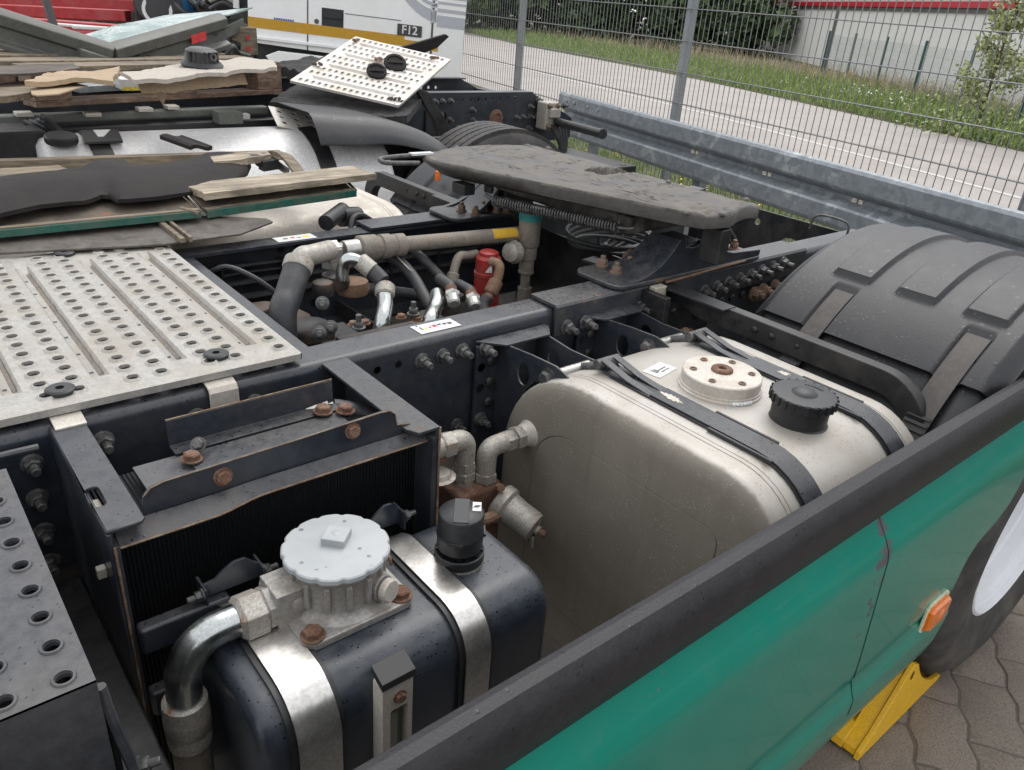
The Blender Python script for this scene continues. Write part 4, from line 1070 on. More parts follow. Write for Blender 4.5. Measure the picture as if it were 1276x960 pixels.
g = G(); g.lathe((.725, 1.01, .752), (0, 0, 1), [(.032, 0), (.034, .003), (.026, .005), (.022, .012)], 20); build('pipe_flange', g, m_zinc_dirty, vb)
# strainer body hanging off the manifold
sd = Vector((.30, -.90, -.30)).normalized()
g = G(); g.lathe((.850, .975, .672), sd, [(.036, 0), (.040, .004), (.040, .022), (.033, .028), (.031, .05), (.031, .085), (.029, .092), (.010, .096), (.010, .103)], 28)
sb = build('strainer_body', g, m_zinc_dirty, vb, label='pale cast strainer with a rusty bolt')
g = G(); g.lathe(Vector((.850, .975, .672)) + sd * .10, sd, [(.008, 0), (.008, .016), (.006, .018)], 6); build('rusty_bolt', g, m_rust, vb); g = G(); g.lathe((.838, .962, .715), (-.2, -.8, .4), [(.009, 0), (.009, .01)], 6); build('rusty_bolt', g, m_rust, vb)
g = G(); e_ = Vector((.850, .975, .672)) + sd * .088
g.tube([e_ + Vector((.0, 0, -.02)), e_ + Vector((.002, 0, -.05))], [.006, .004], 8); build('drain_nipple', g, m_zinc, vb)
g = G(); g.tube(cr([(.77, .99, .68), (.79, .955, .66), (.84, .95, .665), (.87, .975, .65)], 5), .012, 10); build('rusty_pipe', g, m_rustpipe, vb)
g = G(); g.tube(cr([(.69, 1.02, .75), (.695, 1.0, .70), (.73, .98, .64), (.74, .98, .5)], 5), .014, 10); build('rusty_pipe', g, m_rustpipe, vb)

# ------------------------------------------------------------------ tank carrier brackets on the rail
def web_poly(yb=1.178):
    sec = tank_section(-.012)
    curve = [(y, z) for y, z in sec if y > .985 and z > .60]
    curve = sorted(curve, key=lambda q: -q[0] * 0 + (q[1]))            # bottom to top along the tank back
    top = [(yb, .918), (1.13, .918), (1.06, .908), (.99, .918 - .012 * 0 - .006), (.965, .912), (.955, .905)]
    top = [(yb, .918), (1.135, .918), (1.09, .915), (1.03, .935), (.985, .938), (.962, .933)]
    low = [q for q in curve]
    return top, low
def carrier(dx):
    x1_, x2_ = .984 + dx, 1.096 + dx
    sec = tank_section(-.010)
    low = sorted([q for q in sec if q[0] > .945 and q[1] > .62], key=lambda q: (q[1], -q[0]))
    def poly(drop):
        top = [(1.178, .918), (1.14, .918), (1.065, .926 - drop), (.991, .930 - drop), (.962, .924 - drop), (.937, .911 - drop), (.930, .902 - drop)]
        # underside follows the tank
        back = [q for q in low if q[1] > .63 and q[1] < .895]
        back = sorted(back, key=lambda q: -q[1])
        return top + back + [(1.115, .50), (1.178, .50)]
    g = G(); g.holed(poly(.0), [circ(1.083, .874, .019, 18, .025)], lambda u, v: (x1_, u, v), (.005, 0, 0))
    cb = build('tank_carrier', g, m_paint, truck, .001, label='pressed steel tank carrier bracket bolted to the near rail')
    g = G(); g.holed(poly(.014), [circ(1.111, .868, .020, 18, .024)], lambda u, v: (x2_, u, v), (.005, 0, 0)); build('carrier_web', g, m_paint, cb, .001)
    g = G(); g.prism([(.932 + dx, 1.184, .917), (.978 + dx, 1.134, .917), (1.10 + dx, 1.134, .917), (1.13 + dx, 1.172, .917), (1.13 + dx, 1.184, .917)], (0, 0, .005)); build('carrier_top', g, m_paint, cb, .001)
    g = G(); g.box(.930 + dx, 1.13 + dx, 1.174, 1.181, .50, .912); build('carrier_plate', g, m_paint, cb, .001)
    bolts(cb, NUT, [(.952 + dx, 1.174, .905)], (0, -1, 0), scale=1.05)
    bolts(cb, HOLE, [(.945 + dx, 1.174, .862), (.945 + dx, 1.174, .812)], (0, -1, 0), 'hole', 1.2)
    bolts(cb, RIVET, [(.970 + dx, 1.174, .872), (.970 + dx, 1.174, .822), (.970 + dx, 1.174, .772)], (0, -1, 0), scale=1.1)
    bolts(cb, NUT, [(.950 + dx, 1.174, .735)], (0, -1, 0), scale=1.0)
    bolts(cb, HEXD, [(x1_, 1.005, .899)], (-1, 0, 0), scale=1.45)
    g = G(); g.cyl((x1_ + .005, 1.005, .899), (x2_, 1.005, .899), .0125, n=14); build('cross_pin', g, m_zinc, cb)
    return cb
carrier(0); carrier(.30)
# worn, rust-brown edges of the cooler frame
m_edge = weathered('worn_rust_edge', (0.16, 0.095, 0.055), .7, 0.1, (0.36, 0.30, 0.22), .6, 40, .3, bump=.4)
pts = [(.153 + .468 * u, .8855 + .012 * sst(.27, .35, .153 + .468 * u), .9195 + .002 * sst(.27, .35, .153 + .468 * u)) for u in [i / 30 for i in range(31)]]
build('worn_edge', G().tube(pts, .0016, 6), m_edge, cooler)
build('worn_edge', G().tube([(.1465, .8835, z) for z in (.924, .8, .6, .4)], .0018, 6), m_edge, cooler)
build('worn_edge', G().tube([(.6365, .886, z) for z in (.948, .8, .6, .46)], .0022, 6), m_edge, cooler)
build('worn_edge', G().tube([(.275 + .27 * i / 10, 1.076, .976) for i in range(11)], .0014, 6), m_edge, cooler)
build('worn_edge', G().tube([(x, .917, z + .0005) for x, z in fl[1:10]], .0010, 6), m_edge, cooler)
# ------------------------------------------------------------------ mudguards
FCX, FCZ = 2.02, .46
def guard(mir):
    my = (lambda y: 3.17 - y) if mir else (lambda y: y)
    y0, y1 = .405, .962
    pads = [(.472, .557), (.618, .704), (.766, .855)]
    slots = [(.477, .531), (.776, .828)]
    def surf(R, ta, tb, detail):
        def fn(u, v):
            y = y0 + (y1 - y0) * u; t = ta + (tb - ta) * v
            r = R
            e = min(y - y0, y1 - y); r -= .030 * (1 - sst(0, .035, e))
            if detail:
                for a, b in pads:
                    r += .011 * sst(a - .004, a + .004, y) * (1 - sst(b - .004, b + .004, y)) * (1 - sst(radians(114.9), radians(115.9), t))
                for a, b in slots:
                    r -= .008 * sst(a - .004, a + .002, y) * (1 - sst(b - .002, b + .004, y)) * sst(radians(118.3), radians(119.2), t)
            return (FCX + r * cos(t), my(y), FCZ + r * sin(t))
        return fn
    RR = .63 if mir else .655
    if mir: y0, y1 = .62, .962
    g = G(); top = surf(RR, radians(119 if mir else 8), radians(140 if mir else 130.5), True); low = surf(RR - .016, radians(127), radians(172), True)
    nu, nv = (60, 30) if mir else (200, 110)
    def shell(fn, nu, nv):
        P = [[Vector(fn(i / nu, j / nv)) for i in range(nu + 1)] for j in range(nv + 1)]
        Q = []
        for j in range(nv + 1):
            row = []
            for i in range(nu + 1):
                p = P[j][i]; d = Vector((p.x - FCX, 0, p.z - FCZ)).normalized(); row.append(p - d * .005)
            Q.append(row)
        n0 = len(g.v); W = nu + 1
        fs = []; N = W * (nv + 1)
        for j in range(nv):
            for i in range(nu):
                q = (j * W + i, j * W + i + 1, (j + 1) * W + i + 1, (j + 1) * W + i); fs += [q, tuple(N + k for k in q[::-1])]
        edge = list(range(W)) + [j * W + nu for j in range(1, nv + 1)] + [nv * W + i for i in range(nu - 1, -1, -1)] + [j * W for j in range(nv - 1, 0, -1)]
        for a, b in zip(edge, edge[1:] + edge[:1]): fs.append((b, a, N + a, N + b))
        g.add([p for r in P for p in r] + [p for r in Q for p in r], fs)
    shell(top, nu, nv); shell(low, 50, 20)
    o = build('mudguard', g, m_fender, truck, ang=40, label='black plastic mudguard with raised pads, ' + ('far side' if mir else 'right of the fuel tank'))
    for a, b in ([] if mir else slots):
        g2 = G()
        def fs_(u, v):
            y = a + .003 + (b - a - .006) * u; t = radians(119.4) + radians(31) * v
            r = .6495 + (.006 * sst(.8, 1, v)); return (FCX + r * cos(t), my(y), FCZ + r * sin(t))
        g2.slab(fs_, 3, 16, (0.002, 0, -.004)); build('tension_strap', g2, m_strapfab, o)
        t = radians(156)
        g2 = G()
        for k in range(5):
            tt = radians(139 + k * 1.3); rr = .655
            g2.obox((FCX + rr * cos(tt), my((a + b) / 2), FCZ + rr * sin(tt)), (0, (b - a) / 2 - .004, 0), (.003 * -sin(tt), 0, .003 * cos(tt)), (.002 * cos(tt), 0, .002 * sin(tt)))
        build('strap_ribs', g2, m_black, o)
    # support arm
    pth = [(1.542, 1.10), (1.542, .92)]
    g2 = G(); n_ = 10
    P = [(y, .955) for y in (1.178, 1.05, .95, .75, .60)] + [(.60 - .118 * sin(pi / 2 * i / n_), .955 - .118 * (1 - cos(pi / 2 * i / n_))) for i in range(1, n_ + 1)] + [(.482, .60)]
    I = [(y, z - .042 * (1 - sst(.6, 1, k / len(P)) * .0) + 0) for k, (y, z) in enumerate(P)]
    In = []
    for k, (y, z) in enumerate(P):
        a = P[max(k - 1, 0)]; b = P[min(k + 1, len(P) - 1)]; d = Vector((b[0] - a[0], b[1] - a[1])).normalized()
        w = .03 if k < 1 else .052
        In.append((y + (-d.y) * -w * -1 * -1 if False else y - d.y * -w * -1, z + d.x * w))
    R = [[(1.524, my(y), z), (1.556, my(y), z), (1.556, my(yi), zi), (1.524, my(yi), zi)] for (y, z), (yi, zi) in zip(P, In)]
    g2.rings(R)
    ar = build('mudguard_arm', g2, m_blackmetal, truck, .003, 2, ang=40, label='black mudguard support arm curving down at its outer end')
    for y in (.90, .855, .79): inst('bolt', RIVET, ar, (1.524, my(y), .932), (-1, 0, 0), 0, .7 if y != .79 else .5)
    g2 = G(); g2.slab(lambda u, v: (1.50 + .05 * u, my(1.178 - .20 * v), .957 - .0 * v), 2, 2, (0, 0, -.006)); build('arm_plate', g2, m_black, ar, .001)
    return o
guard(False); guard(True)
# black plate and bolt ring seen under the arm
g = G(); g.lathe((1.60, 1.165, .845), (-.5, -1, .1), [(.075, 0), (.075, .008)], 28)
axp = build('spring_hanger_plate', g, m_blackmetal, truck)
for k in range(6):
    a = k * pi / 3 + .3; inst('bolt', STUDR if k % 2 else RIVET, axp, (1.588 + .045 * cos(a), 1.152 + .0225 * cos(a) * -.5, .847 + .05 * sin(a)), (-.5, -1, .1), k, .8)
g = G(); g.box(1.44, 1.46, 1.10, 1.178, .70, .955); build('hanger_web', g, m_blackmetal, truck, .003)
g = G().obox((1.485, 1.165, .945), (.022, 0, 0), (0, .012, 0), (0, 0, .016)); build('cable_block', g, m_plug, truck, .004)
g = G().tube(cr([(1.52, 1.09, .86), (1.50, 1.05, .845), (1.47, 1.02, .86), (1.46, .985, .85)], 5), .013, 10); build('rusty_fitting', g, m_rustpipe, truck)
for p, s_ in (((1.93, 1.17, .862), 1.3), ((1.97, 1.17, .866), 1.3), ((2.03, 1.17, .87), 1.2)): inst('rusty_bolt', STUDR, truck, p, (-.1, -1, .1), 0, s_)
# dark inner floor below the arm
g = G().box(1.47, 1.56, .45, 1.10, .72, .735); build('air_tank_bracket', g, m_blackmetal, truck, .01)
g = G().cyl((1.60, .50, .70), (1.60, 1.10, .70), .11, n=24); build('air_reservoir', g, m_blackmetal, truck, .02, 3)

# ------------------------------------------------------------------ side skirt
A_ = [(-.3, 0)]
arch = [(1.775, .872), (1.765, .80), (1.742, .745), (1.712, .690), (1.655, .667), (1.592, .648), (1.566, .612), (1.562, .55), (1.563, .485), (1.552, .425), (1.538, .388)]
def xend(z):
    for (xa, za), (xb, zb) in zip(arch, arch[1:]):
        if zb <= z <= za: return xa + (xb - xa) * (za - z) / (za - zb)
    return arch[0][0] if z > arch[0][1] else arch[-1][0]
prof = [(.378, .897), (.374, .885), (.356, .857), (.347, .838), (.3435, .82), (.343, .78), (.342, .70), (.342, .60), (.343, .545), (.347, .535), (.340, .505), (.3345, .490), (.335, .47), (.338, .42), (.342, .392), (.348, .384), (.356, .384)]
fine = []
for (ya, za), (yb, zb) in zip(prof, prof[1:]):
    k = max(1, int(abs(za - zb) / .02))
    for i in range(k): fine.append((ya + (yb - ya) * i / k, za + (zb - za) * i / k))
fine.append(prof[-1])
g = G(); NX = 60
rows_ = [[(-.3 + (xend(z) + .3) * i / NX, y, z) for i in range(NX + 1)] for y, z in fine]
back = [[(x, y + .006, z) for x, y, z in r] for r in rows_]
W = NX + 1; N = W * len(rows_); fs = []
for j in range(len(rows_) - 1):
    for i in range(NX):
        q = (j * W + i, j * W + i + 1, (j + 1) * W + i + 1, (j + 1) * W + i); fs += [q, tuple(N + k for k in q[::-1])]
edge = list(range(W)) + [j * W + NX for j in range(1, len(rows_))] + [(len(rows_) - 1) * W + i for i in range(NX - 1, -1, -1)] + [j * W for j in range(len(rows_) - 2, 0, -1)]
for a, b in zip(edge, edge[1:] + edge[:1]): fs.append((b, a, N + a, N + b))
g.add([p for r in rows_ for p in r] + [p for r in back for p in r], fs)
g.m = [(1 if any(i >= N for i in f_) else 0) for f_ in g.f]
skirt = build('side_skirt', g, [m_green, m_blackmetal], truck, ang=50, label='glossy green side skirt panel with flaked paint by its seam')
# rear extension of the skirt over the wheel, and the black rubber edge
g = G()
tp = [(.407, .968), (.402, .978), (.392, .982), (.380, .979), (.369, .966), (.3645, .952), (.3635, .930), (.3665, .904), (.373, .893), (.385, .892), (.39, .93), (.40, .95)]
g.prism([(-.3, y, z) for y, z in tp], (2.75, 0, 0))
build('skirt_trim', g, m_trim, skirt, .002, 2, ang=30, label='thick black rubber edge along the top of the skirt')
g = G(); g.prism([(1.775, .376, .888), (2.45, .376, .888), (2.45, .360, .862), (1.775, .360, .862)], (0, .006, 0))
build('skirt_rear_strip', g, m_green, skirt)
# seam line
g = G(); seam = [(1.152 - .0 + .02 * sst(.88, .60, z) if False else 1.128 + .05 * (1 - (z - .45) / .44), z) for _, z in fine if z > .43]
pts = []
for (y, z) in [q for q in fine if q[1] > .43]:
    x = 1.118 + .062 * (max(0, .89 - z) / .44) ** 1.3; pts.append((x, y - .0003, z))
g.tube(pts, .0008, 6); build('skirt_seam', g, m_black, skirt)
# lamp
def on_skirt(x, z): return (x, .3425, z)
hexa = [(1.408, .545), (1.432, .575), (1.486, .600), (1.52, .585), (1.528, .545), (1.500, .498), (1.458, .475), (1.425, .50)]
cxm = sum(p[0] for p in hexa) / 8; czm = sum(p[1] for p in hexa) / 8
LMP = [(-.043, -.022), (-.043, .022), (-.032, .030), (.032, .030), (.043, .022), (.043, -.022), (.032, -.030), (-.032, -.030)]
lx, lz = 1.478, .533
g = G(); g.prism([(lx + a * 1.16, .3435, lz + b * 1.25) for a, b in LMP], (0, -.006, 0)); lb = build('marker_lamp', g, m_cream, skirt, .002, label='orange side marker lamp with cream rim')
g = G(); R = [[(lx + a * s_, y, lz + b * s_) for a, b in LMP] for s_, y in ((1.0, .3385), (1.0, .332), (.9, .327), (.5, .3255))]
g.rings(R); build('lens', g, m_lens, lb, ang=30)
g = G().lathe((lx, .3262, lz), (0, -1, 0), [(.018, 0), (.016, .002), (.006, .0035), (0, .004)], 20); build('lens_boss', g, m_lens, lb)

# ------------------------------------------------------------------ rear wheels of this side
def wheel(cx, cz, y_out, sgn, R=.495, name='wheel', parent=None, rimR=.312):
    # sgn +1: outer face towards -Y
    Y = lambda d: y_out + sgn * d
    pr = [(rimR - .012, .030), (rimR + .002, .016), (rimR + .02, .012), (rimR + .05, .004), (R - .11, .0), (R - .06, .003), (R - .03, .013), (R - .012, .024), (R - .003, .036), (R, .055), (R, .22), (R - .003, .24), (R - .03, .262), (R - .1, .275), (rimR, .25), (rimR - .012, .24)]
    g = G(); g.lathe((cx, y_out, cz), (0, sgn, 0), pr, 64, cap=False)
    t_o = build('tyre', g, m_tyre, parent, ang=45)
    g = G()
    pr = [(rimR - .002, .028), (rimR - .004, .020), (rimR - .012, .017), (rimR - .018, .022), (rimR - .020, .034), (rimR - .026, .038), (rimR - .030, .052), (rimR - .046, .058), (rimR - .050, .085), (rimR - .060, .090), (rimR - .064, .145), (rimR - .080, .152), (.20, .158), (.175, .16), (.17, .185), (.06, .185), (.0, .184)]
    g.lathe((cx, y_out, cz), (0, sgn, 0), pr, 48, cap=False); build('rim', g, m_rim, parent, ang=40)
    return t_o
wh = tag(empty('wheel', (2.15, .6, 0)), None); wh.parent = truck; wh.location = Vector((2.15, .6, 0)) - WL[truck.name]
wh['label'] = 'rear wheel with silver rim behind the green skirt'
wheel(2.15, .492, .346, 1, parent=wh); wheel(2.15, .492, .66, 1, parent=wh)

# ------------------------------------------------------------------ wheel chock
ck = tag(empty('wheel_chock', (1.75, .45, 0)), 'yellow plastic wheel chock wedged under the tyre', 'wheel chock')
base = [(1.535, .002), (1.535, .028), (1.575, .062), (1.675, .205), (1.694, .222), (1.706, .214)]
cv = [(1.706 + (1.955 - 1.706) * t, None) for t in [i / 12 for i in range(13)]]
curve = []
for i in range(13):
    a = radians(208 + (292 - 208) * i / 12 * .80)
    x = 2.15 + .515 * cos(a); z = .492 + .515 * sin(a)
    curve.append((x, max(z, .012)))
tail = [(1.962, .020), (1.975, .014), (1.965, .002)]
curve = [q for q in curve if 1.705 < q[0] < 1.95]
side = base + curve + tail
g = G(); g.prism([(x, .382, z) for x, z in side], (0, .012, 0)); build('side_plate', g, m_chock, ck, .002)
g = G(); g.prism([(x, .520, z) for x, z in side], (0, .012, 0)); build('side_plate', g, m_chock, ck, .002)
inn = [(1.540, .004), (1.540, .026), (1.578, .057), (1.672, .190), (1.70, .20)] + [(x - .004, z - .008) for x, z in curve] + [(1.955, .004)]
g = G(); g.prism([(x, .395, z) for x, z in inn], (0, .030, 0)); build('face_panel', g, m_chock, ck, .002)
rib = [(x, z + .004) for x, z in inn[1:5]] + [(x, z - .01) for x, z in inn[1:5]][::-1]
g = G(); g.prism([(x, .424, z) for x, z in rib], (0, .006, 0)); build('rib', g, m_chock, ck, .001)
g = G(); g.prism([(x, .4255, z * .55) for x, z in inn], (0, .094, 0)); build('recess', g, m_chock_in, ck)
g = G(); g.prism([(1.536, .4255, .004), (1.536, .4255, .030), (1.578, .4255, .062), (1.61, .4255, .062), (1.61, .4255, .004)], (0, .093, 0)); build('front_lip', g, m_chock, ck, .002)
g = G(); g.prism([(x, .470, z) for x, z in rib], (0, .012, 0)); build('rib', g, m_chock, ck, .001)
g = G().obox((1.697, .388, .185), (.003, 0, .002), (0, .0085, 0), (0, 0, .010)); build('cord_slot', g, m_chock_in, ck)

# ------------------------------------------------------------------ fifth wheel
fw_ = build('fifth_wheel', G().box(1.50, 1.80, 1.30, 1.86, 1.05, 1.10), m_grease, truck, .01, 2, label='greasy fifth wheel coupling plate on two pedestals')
out_t = [(1.262, 1.800), (1.40, 1.42), (1.50, 1.13), (1.535, 1.085), (1.60, 1.075), (1.66, 1.095), (1.80, 1.135), (1.835, 1.165), (1.80, 1.26), (1.785, 1.33), (1.80, 1.45), (1.80, 1.56), (1.79, 1.72), (1.79, 1.86), (1.75, 1.94), (1.65, 1.985), (1.53, 2.005), (1.42, 1.99), (1.33, 1.945), (1.29, 1.93), (1.265, 1.87)]
out_t = [(p.x, p.y) for p in cr([(x, y, 0) for x, y in out_t + out_t[:1]], 9)][:-1]
bm = bmesh.new()
cen = (1.56, 1.55); vs0 = []
NR = 60; NA = len(out_t); PT = []
for k in range(NR + 1):
    s_ = (k / NR) ** .8
    for x, y in out_t:
        px, py = cen[0] + (x - cen[0]) * s_, cen[1] + (y - cen[1]) * s_
        h = fbm(px * 28, py * 28, 4) * .010 + (fbm(px * 70 + 5, py * 70, 3) - .3) * .016 * sst(.42, .7, fbm(px * 9 + 3, py * 9, 3)) - .004
        crack = abs(fbm(px * 11 + 40, py * 26, 4) - .47)
        if px > 1.40: h -= .008 * (1 - sst(0, .012, crack))
        # throat opening towards the rear with jaw
        if s_ > .975: h -= .004 * fbm(px * 40, py * 40, 3) + .001
        thr = (1 - sst(.030, .042, abs(py - 1.555))) * sst(1.60, 1.63, px); h -= .040 * thr
        h = h * (1 - .75 * sst(.95, .99, s_)) - (.003 + .006 * fbm(px * 45, py * 45, 3)) * sst(.985, 1.0, s_)
        z = 1.152 + h - .02 * sst(1.70, 1.84, px)
        PT.append((px, py, z))
g = G(); fs = []
for k in range(NR):
    for j in range(NA): fs.append((k * NA + j, k * NA + (j + 1) % NA, (k + 1) * NA + (j + 1) % NA, (k + 1) * NA + j))
rim_t = PT[NR * NA:]
skirt_r = [(x, y, 1.119 + .016 * sst(1.45, 1.80, y) - .018 * sst(1.70, 1.84, x)) for x, y, z in rim_t]
inner_r = [(cen[0] + (x - cen[0]) * .9, cen[1] + (y - cen[1]) * .9, 1.112) for x, y, z in rim_t]
b0 = len(PT)
for j in range(NA):
    fs.append((NR * NA + j, NR * NA + (j + 1) % NA, b0 + (j + 1) % NA, b0 + j))
    fs.append((b0 + j, b0 + (j + 1) % NA, b0 + NA + (j + 1) % NA, b0 + NA + j))
fs.append(list(range(b0 + NA, b0 + 2 * NA)))
g.add(PT + skirt_r + inner_r, fs)
g.m = [0 if i < NR * NA else 1 for i in range(len(g.f))]
build('top_plate', g, [m_grease, m_castrim], fw_, ang=60)
# lumps of old grease
gm = G()
for k in range(34):
    j = random.randrange(NA); s_ = random.choice([random.uniform(.3, .98), random.uniform(.93, 1.0)])
    x, y = out_t[j]; px, py = cen[0] + (x - cen[0]) * s_, cen[1] + (y - cen[1]) * s_
    if px > 1.84: continue
    r = random.uniform(.003, .008); a = random.uniform(0, 3.1)
    R = []
    for t in (0, .4, .8, 1.0):
        R.append([(px + (r * 2 * cos(a) * cos(q) - r * sin(a) * sin(q)) * cos(t * 1.57) * (.7 + .6 * hsh(k, i)), py + (r * 2 * sin(a) * cos(q) + r * cos(a) * sin(q)) * cos(t * 1.57) * (.7 + .6 * hsh(k, i)), 1.150 + r * .75 * sin(t * 1.57)) for i, q in enumerate([2 * pi * i / 9 for i in range(9)])])
    gm.rings(R)
tag(build('grease_lumps', gm, m_grease, fw_, ang=60), kind='stuff')
# release handle at the far side
g = G(); g.tube(cr([(1.31, 1.915, 1.150), (1.22, 1.925, 1.150), (1.155, 1.93, 1.146), (1.142, 1.92, 1.142), (1.16, 1.905, 1.138), (1.25, 1.89, 1.135)], 5), .0065, 10); hd = build('release_handle', g, m_bolt, fw_)
g = G().obox((1.275, 1.918, 1.155), (.035, -.002, 0), (0, .010, 0), (0, 0, .003)); build('handle_tape', g, m_white, fw_)
# return spring under the front edge
sp = []; p0, p1 = Vector((1.345, 1.66, 1.072)), Vector((1.475, 1.315, 1.070)); a_, b_ = frame(p1 - p0)
for i in range(46 * 10 + 1):
    t = i / 460; q = 2 * pi * i / 10; sp.append(p0 + (p1 - p0) * t + (a_ * cos(q) + b_ * sin(q)) * .0135)
g = G(); g.tube(sp, .0030, 5); build('return_spring', g, m_bolt, fw_)
g = G(); g.tube([(1.475, 1.315, 1.07), (1.485, 1.29, 1.072), (1.49, 1.272, 1.078)], .005, 8); g.tube([(1.345, 1.66, 1.072), (1.335, 1.69, 1.085)], .005, 8); build('spring_hook', g, m_bolt, fw_)
g = G(); g.box(1.30, 1.34, 1.74, 1.80, 1.07, 1.10); g.box(1.36, 1.375, 1.70, 1.73, 1.08, 1.10); build('lock_housing', g, m_blackmetal, fw_, .004)
g = G(); g.obox((1.618, 1.118, 1.062), (.020, 0, 0), (0, .03, 0), (0, 0, .045)); build('pivot_boss', g, m_blackmetal, fw_, .004)
g = G(); g.obox((1.615, 2.07 - .03, 1.06), (.04, 0, 0), (0, .03, 0), (0, 0, .045)); build('pivot_boss', g, m_grease, fw_, .003)
def pedestal(mir):
    my = (lambda y: 3.17 - y) if mir else (lambda y: y)
    g = G(); g.prism([(x, my(y), .9635) for x, y in rrect(1.345, 1.945, 1.172, 1.335, .035, 5)], (0, 0, .012))
    o = build('pedestal', g, m_paint_rusty, fw_, .004, 2, label='cast fifth wheel pedestal bolted to the rail')
    # flared web rising to the pivot
    def fn(u, v):
        zt = v; xa = 1.40 + .165 * (1 - (1 - v) ** 2.2); xb = 1.90 - .20 * (1 - (1 - v) ** 2.2)
        return (xa + (xb - xa) * u, my(1.178 + .012 * v), .975 + .082 * v)
    g = G(); pts = [(1.40, .975), (1.45, .985), (1.50, 1.005), (1.54, 1.04), (1.56, 1.066), (1.585, 1.066), (1.59, 1.042), (1.62, 1.038), (1.64, 1.042), (1.655, 1.05), (1.68, 1.045), (1.72, 1.02), (1.80, 1.0), (1.93, .992), (1.93, .975)]
    g.prism([(x, my(1.178), z) for x, z in pts], (0, .018 if not mir else -.018, 0)); build('pedestal_web', g, m_paint, fw_, .003, 2)
    g = G()
    def f2(u, v):
        x = 1.43 + .135 * v; z = .976 + .085 * v ** 1.6; return (x, my(1.19 + .115 * u * (1 - .25 * v)), z)
    g.slab(f2, 6, 12, (.012, 0, -.004)); build('pedestal_flare', g, m_paint, fw_, ang=50)
    g = G(); g.box(1.560, 1.680, my(1.19) if not mir else my(1.30), my(1.30) if not mir else my(1.19), .976, 1.045); build('pedestal_core', g, m_blackmetal, fw_, .006)
    for x, y in ((1.434, 1.314), (1.424, 1.256), (1.494, 1.277), (1.545, 1.322), (1.52, 1.31), (1.90, 1.30), (1.905, 1.25)):
        inst('bolt', STUDR, fw_, (x, my(y), .9755), (0, 0, 1), x * 9, .95)
pedestal(False); pedestal(True)
# rusty weld line below the near pedestal
g = G(); g.tube(cr([(1.52, 1.171, .962), (1.60, 1.168, .966), (1.70, 1.168, .97), (1.85, 1.170, .972)], 5), .0035, 8); build('rust_seam', g, m_rustpipe, fw_)

# ------------------------------------------------------------------ hoses, pipes and pump between the rails
bay = build('hydraulic_pump', G().box(.66, .86, 1.40, 1.62, .66, .83).box(.70, .80, 1.36, 1.44, .70, .875).lathe((.74, 1.56, .83), (0, 0, 1), [(.06, 0), (.055, .03), (.03, .04)], 18), m_dark_casting, truck, .012, 2, label='oily hydraulic pump with bright hose fittings between the rails')
g = G(); g.lathe((.70, 1.72, .70), (.3, .2, 1), [(.13, 0), (.13, .06), (.115, .11), (.08, .145), (.03, .16)], 28); build('gear_housing', g, m_brown_casting, truck, ang=50)
g = G(); g.tube([(.62, 1.66, .862), (.78, 1.70, .872)], .006, 8); build('casting_rib', g, m_brown_casting, truck)
def V(*a): return Vector(a)
E1 = (0.785, 1.600, 1.023)
# thick suction hose
P1 = (0.761, 1.580, 1.020); P2 = (0.719, 1.560, 1.009); P3 = (0.641, 1.480, 0.934); P0 = (0.819, 1.600, 1.018)
g = G(); g.tube(cr([P2, V(*P2) * .7 + V(*P3) * .3, V(*P2) * .35 + V(*P3) * .65, P3, V(*P3) + V(-.01, -.02, -.08)], 5), .030, 18); build('suction_hose', g, m_hose, bay, label='thick grey suction hose with steel elbow')
g = G(); g.tube(cr([P0, P1, V(*P1) * .4 + V(*P2) * .6 + V(-.004, 0, .008), V(*P2) + V(-.002, 0, -.012)], 6), .0235, 16); build('hose_elbow', g, m_zinc_dirty, bay)
d = (V(*P3) - V(*P2)).normalized(); g = G(); g.lathe(V(*P2) - d * .012, d, [(.028, 0), (.033, .004), (.033, .024), (.031, .028)], 20); build('crimp_ferrule', g, m_zinc_dirty, bay)
J = (0.828, 1.610, 1.008)
g = G(); g.lathe(V(*J) + V(-.02, 0, 0), (1, 0, 0), [(.026, 0), (.030, .003), (.030, .032), (.026, .034)], 6); g.cyl(V(*J) + V(.0, 0, -.035), V(*J) + V(0, 0, .02), .028, n=6); build('tee_fitting', g, m_zinc, bay, .002)
K0 = (0.862, 1.620, 1.007); K1 = (1.419, 1.620, 0.983)
g = G(); g.cyl(V(*K0), V(*K0) + V(.05, 0, 0), .022, n=16); build('pipe_stub', g, m_zinc, bay)
kd = (V(*K1) - V(*K0)).normalized(); S = V(*K0)
g = G(); g.lathe(S + kd * .04, kd, [(.028, 0), (.032, .003), (.032, .045), (.030, .048), (.026, .05), (.026, .058), (.031, .06), (.031, .085), (.027, .088), (.027, .098), (.029, .1), (.029, .125), (.022, .13)], 12); build('coupling', g, m_brownpipe, bay)
g = G(); g.cyl(S + kd * .16, V(*K1) + kd * .02, .0195, n=18); mp = build('long_pipe', g, m_brownpipe, bay, label='long grey pipe with a yellow tag running to the upright pipe')
pA, pB = (1.277, 1.600, 0.989), (1.387, 1.600, 0.985)
g = G()
def wrap(u, v):
    p = V(*K1) - kd * (.105 - .09 * u); a, b = frame(kd); q = -1.0 + 1.5 * v
    return p + (b * -1 * cos(q) * .0203 + a * sin(q) * .0203) if True else p
nrm_c = Vector((-.35, -.75, .55)).normalized(); a2 = (nrm_c - kd * nrm_c.dot(kd)).normalized(); b2 = kd.cross(a2)
g.slab(lambda u, v: V(*K1) - kd * (.115 - .085 * u) + (a2 * cos(-.7 + 1.4 * v) + b2 * sin(-.7 + 1.4 * v)) * .0206, 6, 8, a2 * -.001); build('yellow_tag', g, m_yellow_tag, bay)
